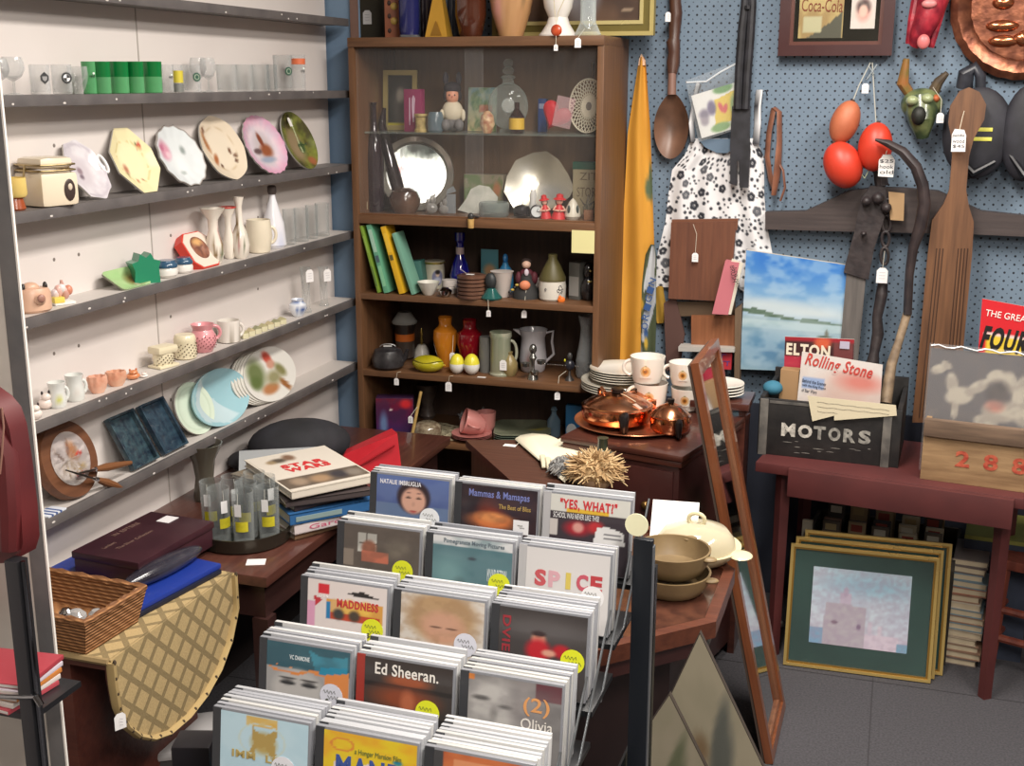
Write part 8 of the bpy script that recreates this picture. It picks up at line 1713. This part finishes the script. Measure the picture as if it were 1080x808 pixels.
# right hand post, with round price card
P = at(679, 568, 'y', 1.66)
t = thing('black_post', 'flat black metal post at the right end of the disc stand', 'post', (P[0], 1.66, 0))
pw_ = .5*21*depth(P)/FOC; MB().box(-pw_, pw_, -.006, .006, 0, float(P[2]), M((28, 32, 38), .3, .2), .001).build('post', t); MB().box(pw_, pw_+.002, -.006, .006, 0, float(P[2])-.01, M((120, 124, 130), .3, .6)).build('bright_edge', t)
P = at(672, 553, 'y', 1.655)
t = thing('round_price_card', 'blank round cream card clipped above the black post', 'card', (P[0], 1.652, P[2]))
MB().lathe([(.0, -.0006), (12.5*depth(P)/FOC, -.0006), (12.5*depth(P)/FOC, .0006), (.0, .0006)], M((228, 226, 190), .6), 32, T=Matrix.Rotation(PI/2, 4, 'X')).build('card', t)
MB().box(-.002, .002, .001, .006, -.02, 0, M((28, 32, 38), .3)).build('clip', t)
# turquoise and pink cloth under the stand
P = at(622, 800, 'z', .42)
t = thing('bright_cloth_bundle', 'bundle of turquoise and magenta cloth at the foot of the disc stand', 'cloth', (P[0]-.01, P[1]-.07, .27))
MB().ell((0, 0, .07), (.07, .06, .07), noisy((30, 130, 160), (60, 170, 190), 12, .6, bump=.5), 18, 10).build('turquoise_cloth', t); MB().ell((.07, .02, .055), (.05, .05, .055), noisy((170, 30, 80), (140, 20, 60), 12, .6, bump=.5), 16, 10).build('magenta_cloth', t)
MB().box(-.12, .16, -.1, .1, -.27, .0, M((30, 22, 22), .8)).build('dark_box', t)
# ================================================================== tables and things at the lower left
LZ = .60
dm_ = wood((70, 40, 34), (90, 54, 44), 'y', .35, coat=.3)
# side table
t = thing('dark_side_table', 'dark brown wooden side table under the shelves holding books and glasses', 'table', (-1.56, 2.80, 0))
MB().box(-.235, .26, -.56, .62, LZ-.025, LZ, dm_, .003).build('tabletop', t)
MB().box(-.2, .23, -.52, .58, LZ-.12, LZ-.025, noisy((50, 30, 28), (62, 38, 34), 6, .4)).build('apron', t)
MB().box(-.225, -.21, -.5, .56, 0, LZ-.03, M((30, 20, 20), .8)).box(-.2, .2, .5, .52, 0, LZ-.03, M((30, 20, 20), .8)).build('table_shade_panel', t)  # added panels; the darkness below the tabletop is put into their colour
for x in (-.19, .22):
    for y in (-.51, .57): MB().box(x-.02, x+.02, y-.02, y+.02, 0, LZ-.12, noisy((50, 30, 28), (62, 38, 34), 6, .4)).build('leg', t)
single(MB().box(-.022, .022, -.018, .018, 0, .0008, M((226, 224, 224), .7)), 'blank_label', 'small blank white label lying on the front corner of the side table', 'label', at(270, 593, 'z', LZ), .4)
# drop-leaf table with quilted cloth
XF = -1.395; Y0, Y1 = 1.787, 2.236; XL = WX+.012
t = thing('drop_leaf_table', 'reddish brown drop-leaf table with a hanging half-round side', 'table', (-1.6, 2.0, 0))
bt = wood((78, 40, 34), (96, 52, 42), 'x', .4)
MB().box(XL+1.6, XF+1.6, Y0-2.0, Y1-2.0, LZ-.022, LZ-.004, bt, .002).build('tabletop', t)
MB().box(XL+1.62, XF+1.50, Y0-1.985, Y1-2.01, .10, LZ-.022, bt).build('cabinet_body', t)
MB().box(XL+1.6, XF+1.505, Y0-1.99, Y1-2.01, 0, .10, noisy((40, 24, 24), (50, 30, 28), 5, .5)).build('plinth', t)
cc = [tuple(map(float, at(a, b, 'x', XF)[1:])) for a, b in ((112, 702), (114, 722), (118, 745), (127, 765), (140, 775), (155, 778), (172, 772), (192, 755), (210, 732), (225, 705), (236, 675), (243, 640), (245, 600))]
cc[0] = (cc[0][0], LZ); cc[-1] = (2.236, LZ)
MB().add([(XF+1.6-.004+dx, y-2.0, z) for dx in (0, .01) for y, z in [(cc[i][0], cc[i][1]+(.008 if 0 < i < len(cc)-1 else 0)) for i in range(len(cc))]], [tuple(range(13)), tuple(range(25, 12, -1))]+[(i, (i+1) % 13, (i+1) % 13+13, i+13) for i in range(13)], bt).build('hanging_leaf', t)
# quilted cloth
def quilt():
    m = bpy.data.materials.new('quilted_cloth'); m.use_nodes = True; nt = m.node_tree; b = nt.nodes['Principled BSDF']; L = nt.links
    tc = nt.nodes.new('ShaderNodeTexCoord'); sp = nt.nodes.new('ShaderNodeSeparateXYZ'); L.new(tc.outputs['Object'], sp.inputs[0])
    def mt_(op, a, bb=None):
        n = nt.nodes.new('ShaderNodeMath'); n.operation = op
        for i, q in enumerate((a, bb)):
            if q is None: continue
            if isinstance(q, (int, float)): n.inputs[i].default_value = q
            else: L.new(q, n.inputs[i])
        return n.outputs[0]
    hgt = mt_('SUBTRACT', sp.outputs[2], sp.outputs[0])      # runs on over the fold
    def band(sgn):
        v = mt_('FRACT', mt_('ADD', mt_('MULTIPLY', mt_('ADD', mt_('MULTIPLY', sp.outputs[1], 1.0*sgn), hgt), 15.5), 50))
        return mt_('LESS_THAN', mt_('ABSOLUTE', mt_('SUBTRACT', v, .5)), .13)
    bb_ = mt_('MAXIMUM', band(1), band(-1))
    n = nt.nodes.new('ShaderNodeTexNoise'); n.inputs['Scale'].default_value = 220; L.new(tc.outputs['Object'], n.inputs[0])
    mx = nt.nodes.new('ShaderNodeMixRGB'); L.new(bb_, mx.inputs[0]); mx.inputs[1].default_value = (*rgb((184, 160, 114)), 1); mx.inputs[2].default_value = (*rgb((138, 120, 84)), 1)
    mx2 = nt.nodes.new('ShaderNodeMixRGB'); mx2.blend_type = 'MULTIPLY'; mx2.inputs[0].default_value = .3; L.new(mx.outputs[0], mx2.inputs[1]); L.new(n.outputs['Fac'], mx2.inputs[2])
    L.new(mx2.outputs[0], b.inputs['Base Color']); b.inputs['Roughness'].default_value = .9
    bp = nt.nodes.new('ShaderNodeBump'); bp.inputs['Strength'].default_value = .5; bp.inputs['Distance'].default_value = .004
    ad = mt_('ADD', mt_('MULTIPLY', bb_, -1.0), mt_('MULTIPLY', n.outputs['Fac'], .4)); L.new(ad, bp.inputs['Height']); L.new(bp.outputs[0], b.inputs['Normal'])
    return m
qm = quilt()
t = thing('quilted_tablecloth', 'gold diamond-quilted cloth with tufted braid edge over the drop-leaf table', 'tablecloth', (-1.6, 2.0, 0))
mb = MB().box(XL+1.6, XF+1.604, Y0-2.004, Y1-1.998, LZ-.002, LZ+.004, qm, .001)
X1_ = XF+1.6+.0075
V = [(X1_+.004, y-2.0, z-.004*(1 if 0 < i < 12 else -1)) for i, (y, z) in enumerate(cc)]; V += [(a-.004, b, c) for a, b, c in V]
mb.add(V, [tuple(range(13)), tuple(range(25, 12, -1))]+[(i, (i+1) % 13, (i+1) % 13+13, i+13) for i in range(13)], qm); mb.build('quilted_cloth', t)
bc_ = noisy((150, 134, 98), (96, 80, 56), 90, .9, bump=.6)
# dense points along the braid
dn = []
for i in range(len(cc)-1):
    for q in range(3): dn.append((cc[i][0]+(cc[i+1][0]-cc[i][0])*q/3, cc[i][1]+(cc[i+1][1]-cc[i][1])*q/3))
dn.append(cc[-1])
mb = MB().tube([(X1_+.004, y-2.0, z) for y, z in dn], .012, M((176, 152, 104), .9), 8, flat=.5)
mb.tube([(XL+1.6, Y0-2.006, LZ+.001), (X1_, Y0-2.006, LZ+.001)], .007, M((150, 128, 90), .9), 6); dt = M((70, 58, 44), .95)
for i in range(0, len(dn), 2):
    y, z = dn[i]; mb.ell((X1_+.012, y-2.0, z), (.004, .004, .007), dt, 8, 5)
mb.build('braid_edge', t)
c_ = at(125, 760, 'x', XF+.03); ptag(t, c_[0]+1.6+.004, c_[1]-2.0, c_[2]+.016, .026, rz=PI/2-.5)
# wicker basket
def wicker():
    m = bpy.data.materials.new('wicker'); m.use_nodes = True; nt = m.node_tree; b = nt.nodes['Principled BSDF']; L = nt.links
    tc = nt.nodes.new('ShaderNodeTexCoord'); w1 = nt.nodes.new('ShaderNodeTexWave'); w1.bands_direction = 'Z'; w1.inputs['Scale'].default_value = 42; w1.inputs['Distortion'].default_value = 1.2
    mp = nt.nodes.new('ShaderNodeMapping'); L.new(tc.outputs['Object'], mp.inputs[0]); L.new(mp.outputs[0], w1.inputs[0])
    w2_ = nt.nodes.new('ShaderNodeTexWave'); w2_.bands_direction = 'DIAGONAL'; w2_.inputs['Scale'].default_value = 22; L.new(tc.outputs['Object'], w2_.inputs[0])
    mx = nt.nodes.new('ShaderNodeMixRGB'); mx.blend_type = 'MULTIPLY'; mx.inputs[0].default_value = .6; L.new(w1.outputs['Color'], mx.inputs[1]); L.new(w2_.outputs['Color'], mx.inputs[2])
    cr = nt.nodes.new('ShaderNodeValToRGB'); cr.color_ramp.elements[0].color = (*rgb((112, 72, 42)), 1); cr.color_ramp.elements[1].color = (*rgb((182, 130, 84)), 1); L.new(mx.outputs[0], cr.inputs[0]); L.new(cr.outputs[0], b.inputs['Base Color'])
    bp = nt.nodes.new('ShaderNodeBump'); bp.inputs['Strength'].default_value = .8; bp.inputs['Distance'].default_value = .004; L.new(mx.outputs[0], bp.inputs['Height']); L.new(bp.outputs[0], b.inputs['Normal']); b.inputs['Roughness'].default_value = .7
    return m
wk = wicker()
B0 = at(95, 686, 'z', LZ+.005); 
t = thing('wicker_basket', 'tan rectangular wicker basket with glass trinkets on the quilted cloth', 'basket', (-1.548, 1.872, LZ+.005), -.06)
bw2, bd2, bh = .128, .092, .072
mb = MB()
def ringb(s_, z): return [(sx*(bw2*s_), sy*(bd2*s_), z) for sx, sy in ((-1, -1), (1, -1), (1, 1), (-1, 1))]
V = ringb(.86, 0)+ringb(1.0, bh)+ringb(.94, bh)+ringb(.8, .01)
F = [(0, 3, 2, 1)]+[(i, (i+1) % 4, 4+(i+1) % 4, 4+i) for i in range(4)]+[(4+i, 4+(i+1) % 4, 8+(i+1) % 4, 8+i) for i in range(4)]+[(8+i, 8+(i+1) % 4, 12+(i+1) % 4, 12+i) for i in range(4)]+[(12, 13, 14, 15)]
mb.add(V, F, wk); mb.build('woven_body', t, smooth=False)
mb = MB(); pr_ = [(bw2*.97*sx, bd2*.97*sy) for sx, sy in ((-1, -1), (1, -1), (1, 1), (-1, 1))]; pts = []
for k in range(4):
    a, b = pr_[k], pr_[(k+1) % 4]
    for q in range(14): pts.append((a[0]+(b[0]-a[0])*q/14, a[1]+(b[1]-a[1])*q/14, bh+.003+.0025*math.sin(q*2.2)))
mb.tube(pts, .0075, wk, 8, True); mb.build('braided_rim', t)
r = random.Random(8)
for k, (x, y, s) in enumerate(((-.05, -.02, .02), (-.01, .01, .016), (.03, -.01, .022), (.005, -.045, .018), (.055, .02, .017), (.06, -.03, .014), (-.08, .02, .018))):
    o = single(MB().lathe([(s*.6, 0), (s, s*.6), (s*.9, s*1.3), (s*.5, s*1.7), (.001, s*1.75)], [glass((200, 200, 200), .4, .04, .5), M((190, 190, 190), .08, 1)][k % 2], 20), 'glass_trinket', 'shiny glass or silver trinket among those in the wicker basket', 'trinket', (-1.548+x, 1.872+y, LZ+.018), 0, 'trinkets in the wicker basket')
# blue folders, burgundy box and satchel
bluem = M((26, 52, 140), .45)
single(MB().box(-.13, .13, -.08, .08, 0, .012, bluem, .002), 'blue_folder', 'bright blue folder showing behind the burgundy box by the wall', 'folder', (-1.695, 2.13, LZ+.005), 1.5)
Pb_ = at(172, 640, 'z', LZ+.01)
t = thing('blue_binder', 'thin blue binder with black spine at the right of the burgundy box', 'binder', (-1.472, 2.095, LZ+.005), 1.42)
MB().box(-.135, .135, -.05, .06, 0, .010, M((20, 24, 44), .5), .002).build('lower_cover', t); MB().box(-.125, .14, -.045, .055, .010, .022, bluem, .003).build('blue_cover', t)
t = thing('burgundy_presentation_box', 'long dark burgundy box with faint gold lettering and blank label', 'box', (-1.588, 2.205, LZ+.018), 1.5)
bgm = noisy((50, 24, 32), (62, 32, 40), 10, .4)
MB().box(-.135, .135, -.088, .088, 0, .045, bgm, .004).build('box_body', t); MB().box(-.138, .138, -.091, .091, .045, .062, bgm, .003).build('lid', t)
MB().box(.085, .125, -.0, .035, .0622, .0630, M((222, 220, 222), .7)).build('blank_label', t)
gl_ = M((150, 120, 110), .4, .4)
T_ = Matrix.Translation((0, 0, .0625)) @ Matrix.Rotation(-PI/2, 4, 'X')
for (s, x0, x1, y0, y1) in (('IN ESTERE', -.03, .06, .06, .072), ('Lambert', -.10, -.06, .03, .04), ('The Silver Collection', -.09, .03, -.0, .01)):
    mb = MB(); lettering(s, x0, x1, y0, y1, 0, gl_, mb=mb, T=T_); mb.build('lettering', t)
t = thing('dark_satchel', 'dark glossy zipped pouch between the burgundy box and blue binder', 'pouch', (-1.492, 2.13, LZ+.027), 1.42)
MB().ell((0, 0, .02), (.125, .028, .022), noisy((36, 34, 44), (60, 58, 68), 10, .2, coat=.5), 22, 12).build('pouch', t)
# dark round tray with tumblers
P = at(250, 583, 'z', LZ+.001); rt_ = .112
P = (-1.47, 2.44, LZ+.001)
t = thing('pewter_tray', 'dark round gallery tray holding tall tumblers on the side table', 'tray', P)
MB().lathe([(rt_*.9, 0), (rt_, .003), (rt_*1.02, .035), (rt_*.99, .035), (rt_*.96, .006), (.001, .005)], M((64, 58, 50), .25, .6), 48).build('tray', t)
gt = [(-.075, -.02), (-.03, -.06), (.035, -.06), (-.045, .03), (.01, .0), (.075, -.01), (.03, .055), (-.01, .075)]
for k, (x, y) in enumerate(gt):
    g = thing('tall_tumbler', ['leftmost tumbler', 'front left tumbler', 'front right tumbler', 'second-row left tumbler', 'centre tumbler', 'rightmost tumbler', 'back right tumbler', 'rearmost tumbler'][k]+' on the dark tray, clear with yellow motif and tag', 'glass', (P[0]+x, P[1]+y, LZ+.007), r.uniform(0, 1), 'yellow motif tumblers')
    MB().lathe([(.022, 0), (.024, .002), (.027, .14), (.0255, .14), (.022, .012), (.001, .01)], clear, 24).build('glass_body', g)
    curved(art((196, 186, 40), [('n', 4, .4, (170, 160, 30), 3)]), 0, .045, .07, -.4, .8, painted(.5), .0262, 8).build('yellow_motif', g)
    if k in (0, 1, 3, 5, 6, 2): MB().box(-.008, .008, -.031, -.0302, .085, .115, M((226, 226, 226), .7)).tube([(0, -.0305, .115), (0, -.027, .14)], .0006, M((200, 200, 190), .7), 4).build('price_tag', g)
# smoked glass vase by the books
P = (solveX(263, 2.74, LZ), 2.72, LZ); P = (-1.715, 2.66, LZ)
hz = float(at(256, 472, 'y', P[1])[2])-LZ
single(MB().lathe([(.028, 0), (.032, .01), (.024, hz*.4), (.030, hz*.7), (.052, hz), (.049, hz), (.026, hz*.7), (.001, .02)], glass((110, 104, 92), .5, .05, .4), 28), 'smoked_glass_vase', 'smoked flared glass vase standing behind the book pile', 'vase', P)
# books
def bk(x, y, z, w_, d, th, rz, c, lab, spine=None, grp='books piled on the side table'):
    t = thing('hardback_book', lab, 'book', (x, y, z), rz, grp)
    cm = M(c, .35); MB().box(-w_/2, w_/2, -d/2, d/2, 0, .0022, cm).box(-w_/2, w_/2, -d/2, d/2, th-.0022, th, cm).box(-w_/2, w_/2, -d/2, -d/2+.003, 0, th, cm).build('cover', t)
    MB().box(-w_/2+.003, w_/2-.003, -d/2+.003, d/2-.004, .0022, th-.0022, M((206, 200, 186), .8)).build('pages', t)
    return t
zb = LZ+.001; bx, by = -1.385, 2.63
b1 = bk(bx-.015, by-.02, zb, .20, .24, .018, 1.05, (150, 120, 92), 'tan paperback at the bottom of the pile'); zb += .0185
b2 = bk(bx, by-.01, zb, .22, .27, .024, .95, (206, 196, 196), 'white book with pink spine title, low in the pile'); zb += .0245
T_ = Matrix.Translation((0, -.0, 0))
lettering('Garden', -.07, .06, .006, .018, -.1355, M((190, 90, 120), .5), b2)
b3 = bk(bx+.004, by, zb, .23, .29, .027, .85, (50, 96, 146), 'thick blue book in the middle of the pile'); zb += .0275
MB().box(-.10, .02, -.1465, -.145, .007, .019, M((130, 150, 150), .5)).build('spine_panel', b3)
b4 = bk(bx-.02, by+.01, zb, .22, .28, .015, 1.0, (58, 46, 44), 'dark book with red corner, third from the top'); zb += .0155
b5 = bk(bx+.01, by+.0, zb, .22, .28, .014, .75, (74, 66, 66), 'grey patterned book just under the white film book'); zb += .0145
b6 = bk(bx-.04, by+.0, zb, .20, .27, .010, 1.25, (120, 104, 84), 'thin worn tan book poking left under the white film book'); zb += .0105
b7 = bk(bx-.005, by+.005, zb, .23, .29, .018, .92, (214, 206, 192), 'white film book with red title lettering on top of the pile'); b7.rotation_euler.x = .02
fn = art((214, 206, 194), [('r', 0, .05, 1, .32, (96, 84, 72)), ('e', .2, .2, .1, .1, (150, 130, 110), .4), ('e', .45, .18, .12, .1, (160, 130, 100), .4), ('e', .7, .2, .1, .1, (60, 56, 60), .4), ('e', .88, .18, .1, .1, (130, 120, 110), .4), ('e', .3, .82, .1, .06, (80, 70, 60), .4), ('e', .45, .86, .07, .08, (120, 90, 70), .4), ('e', .2, .8, .06, .05, (150, 130, 100), .4)])
T_ = Matrix.Translation((0, 0, .0186)) @ Matrix.Rotation(-PI/2, 4, 'X')
MB().canvas(-.11, .11, -.14, .14, 0, fn, painted(.3), 40, 44, T=T_).build('printed_cover', b7)
for (s, y0, y1) in (('STAR', .022, .05), ('WARS', -.012, .018)):
    mb = MB(); lettering(s, -.06, .06, y0, y1, -.0004, M((196, 44, 48), .5), mb=mb, T=T_, bold=.05); mb.build('lettering', b7)
# black bag and red bag behind
P = (-1.62, 3.02, LZ)
t = thing('black_hat_bag', 'black soft rounded bag slumped behind the books', 'bag', P, .6)
MB().ell((0, 0, .06), (.15, .09, .075), noisy((26, 26, 30), (40, 40, 46), 10, .8), 24, 14).ell((-.14, -.02, .03), (.07, .06, .03), M((28, 28, 32), .8)).build('bag', t)
t = thing('red_plastic_bag', 'folded bright red bag at the right behind the books', 'bag', (-1.40, 3.02, LZ), .5)
rdm = noisy((166, 20, 34), (190, 34, 46), 8, .4)
MB().add([(-.10, -.05, 0), (.09, -.06, 0), (.09, .06, 0), (-.1, .05, 0), (-.07, -.02, .06), (.08, -.04, .12), (.07, .03, .115), (-.06, .03, .06)], [(0, 3, 2, 1), (0, 1, 5, 4), (1, 2, 6, 5), (2, 3, 7, 6), (3, 0, 4, 7), (4, 5, 6, 7)], rdm).build('bag', t)
MB().tube([(-.05, -.045, .02), (.0, -.055, .05), (.07, -.058, .09)], .003, M((150, 16, 28), .4), 6).build('fold', t)
t = thing('clear_plastic_tray', 'clear plastic tray tilted behind the book pile', 'tray', (-1.60, 2.88, LZ), .5, rx=.3)
MB().box(-.12, .10, -.06, .06, .06, .062, glass((220, 224, 226), .2, .1, .5)).box(-.12, .10, -.062, -.06, .0, .062, glass((220, 224, 226), .2, .1, .5)).box(-.12, -.118, -.06, .06, 0, .06, glass((220, 224, 226), .2, .1, .5)).build('tray', t)
# white appliance and black clips under the leaf
P = at(190, 800, 'z', .22)
t = thing('white_appliance', 'white rounded appliance lid low beneath the hanging cloth', 'appliance', (P[0]-.05, P[1]+.10, 0), .55)
MB().box(-.09, .09, -.08, .08, 0, .20, M((60, 58, 58), .6), .01).build('body', t); MB().box(-.095, .095, -.085, .085, .20, .222, M((176, 174, 174), .4), .008).build('white_lid', t)
MB().tube([(.08, -.07, .224), (.09, -.06, .24), (.1, -.04, .232)], .004, M((200, 200, 200), .3, .6), 6).build('latch', t)
P = at(206, 792, 'y', 1.34)
t = thing('black_mini_speaker', 'small black box-shaped device at the bottom left of the discs', 'speaker', (P[0], 1.34, float(P[2])-.05), .3)
MB().box(-.028, .028, -.025, .025, 0, .07, M((26, 24, 28), .3), .004).build('case', t); MB().box(-.006, .006, -.006, .006, -float(P[2])+.05, 0, blk).build('stem', t)
# red jacket and magazine rack at the far left
P = at(-20, 500, 'y', 1.42)
t = thing('red_leather_jacket', 'dark red leather jacket hanging at the left edge of the picture', 'jacket', (P[0], 1.42, P[2]))
rj = noisy((74, 22, 26), (98, 32, 34), 6, .55, bump=.2)
ol = [(-60, 395), (-16, 412), (-2, 422), (8, 434), (14, 452), (20, 490), (26, 540), (28, 572), (24, 586), (8, 592), (-60, 596)]
MB().prism(wp(ol, 1.42, (P[0], 1.42, P[2])), -.008, .03, rj).build('jacket_body', t)
MB().tube(path([(2, 430, 1.385), (4, 450, 1.385), (2, 480, 1.385), (0, 500, 1.385)], (P[0], 1.42, P[2])), .0015, M((150, 110, 96), .5), 5).build('seam', t)
MB().tube(path([(-8, 445, 1.41), (6, 480, 1.41), (10, 540, 1.41), (10, 578, 1.41)], (P[0], 1.42, P[2])), [.012, .018, .02, .018], rj, 10).build('sleeve', t)
MB().tube([(-.02, 0, .09), (-.02, 0, .30), (0, 0, .32), (.02, 0, .31)], .002, M((150, 150, 150), .2, 1), 6).build('hanger_hook', t)
rk = M((150, 152, 156), .15, 1); rkd = M((56, 56, 60), .3, .6)
Yr = 1.40
P = at(22, 640, 'y', Yr); t = thing('chrome_rack', 'chrome and black shop rack holding magazines at the left edge', 'rack', (P[0], Yr, 0))
top = float(at(20, 590, 'y', Yr)[2])
MB().box(-.012, .012, -.012, .012, 0, top+.0, rkd, .001).build('upright', t); MB().tube([(.016, -.004, 0), (.016, -.004, top)], .004, rk, 8).build('chrome_tube', t)
z1 = float(at(26, 733, 'y', Yr)[2]); MB().tube([(-.35, .0, z1-.05), (0, -.012, z1+.004), (.022, -.012, z1+.008)], .004, rk, 8).build('cross_rail', t)
MB().box(-.5, -.0, 0, .12, z1-.045, z1-.035, rkd).build('shelf', t); MB().tube([(.02, -.012, z1+.01), (.03, -.012, z1-.005)], .005, rk, 8).build('clamp', t)
for k, c in enumerate(((170, 70, 80), (206, 196, 190), (190, 120, 60), (200, 190, 200), (160, 60, 70))):
    single(MB().box(-.12, .12, 0, .11, 0, .008, M(c, .4), .001).box(-.118, .1195, -.0005, .11, .0018, .0062, M((206, 200, 196), .7)), 'flat_magazine', ['lowest', 'second', 'third', 'fourth', 'topmost'][k]+' magazine of the flat pile on the chrome rack', 'magazine', (P[0]-.155+.004*k, Yr-.0, z1-.034+.0085*k), .05*k-.1, 'magazines piled on the chrome rack')
bpy.context.view_layer.update()
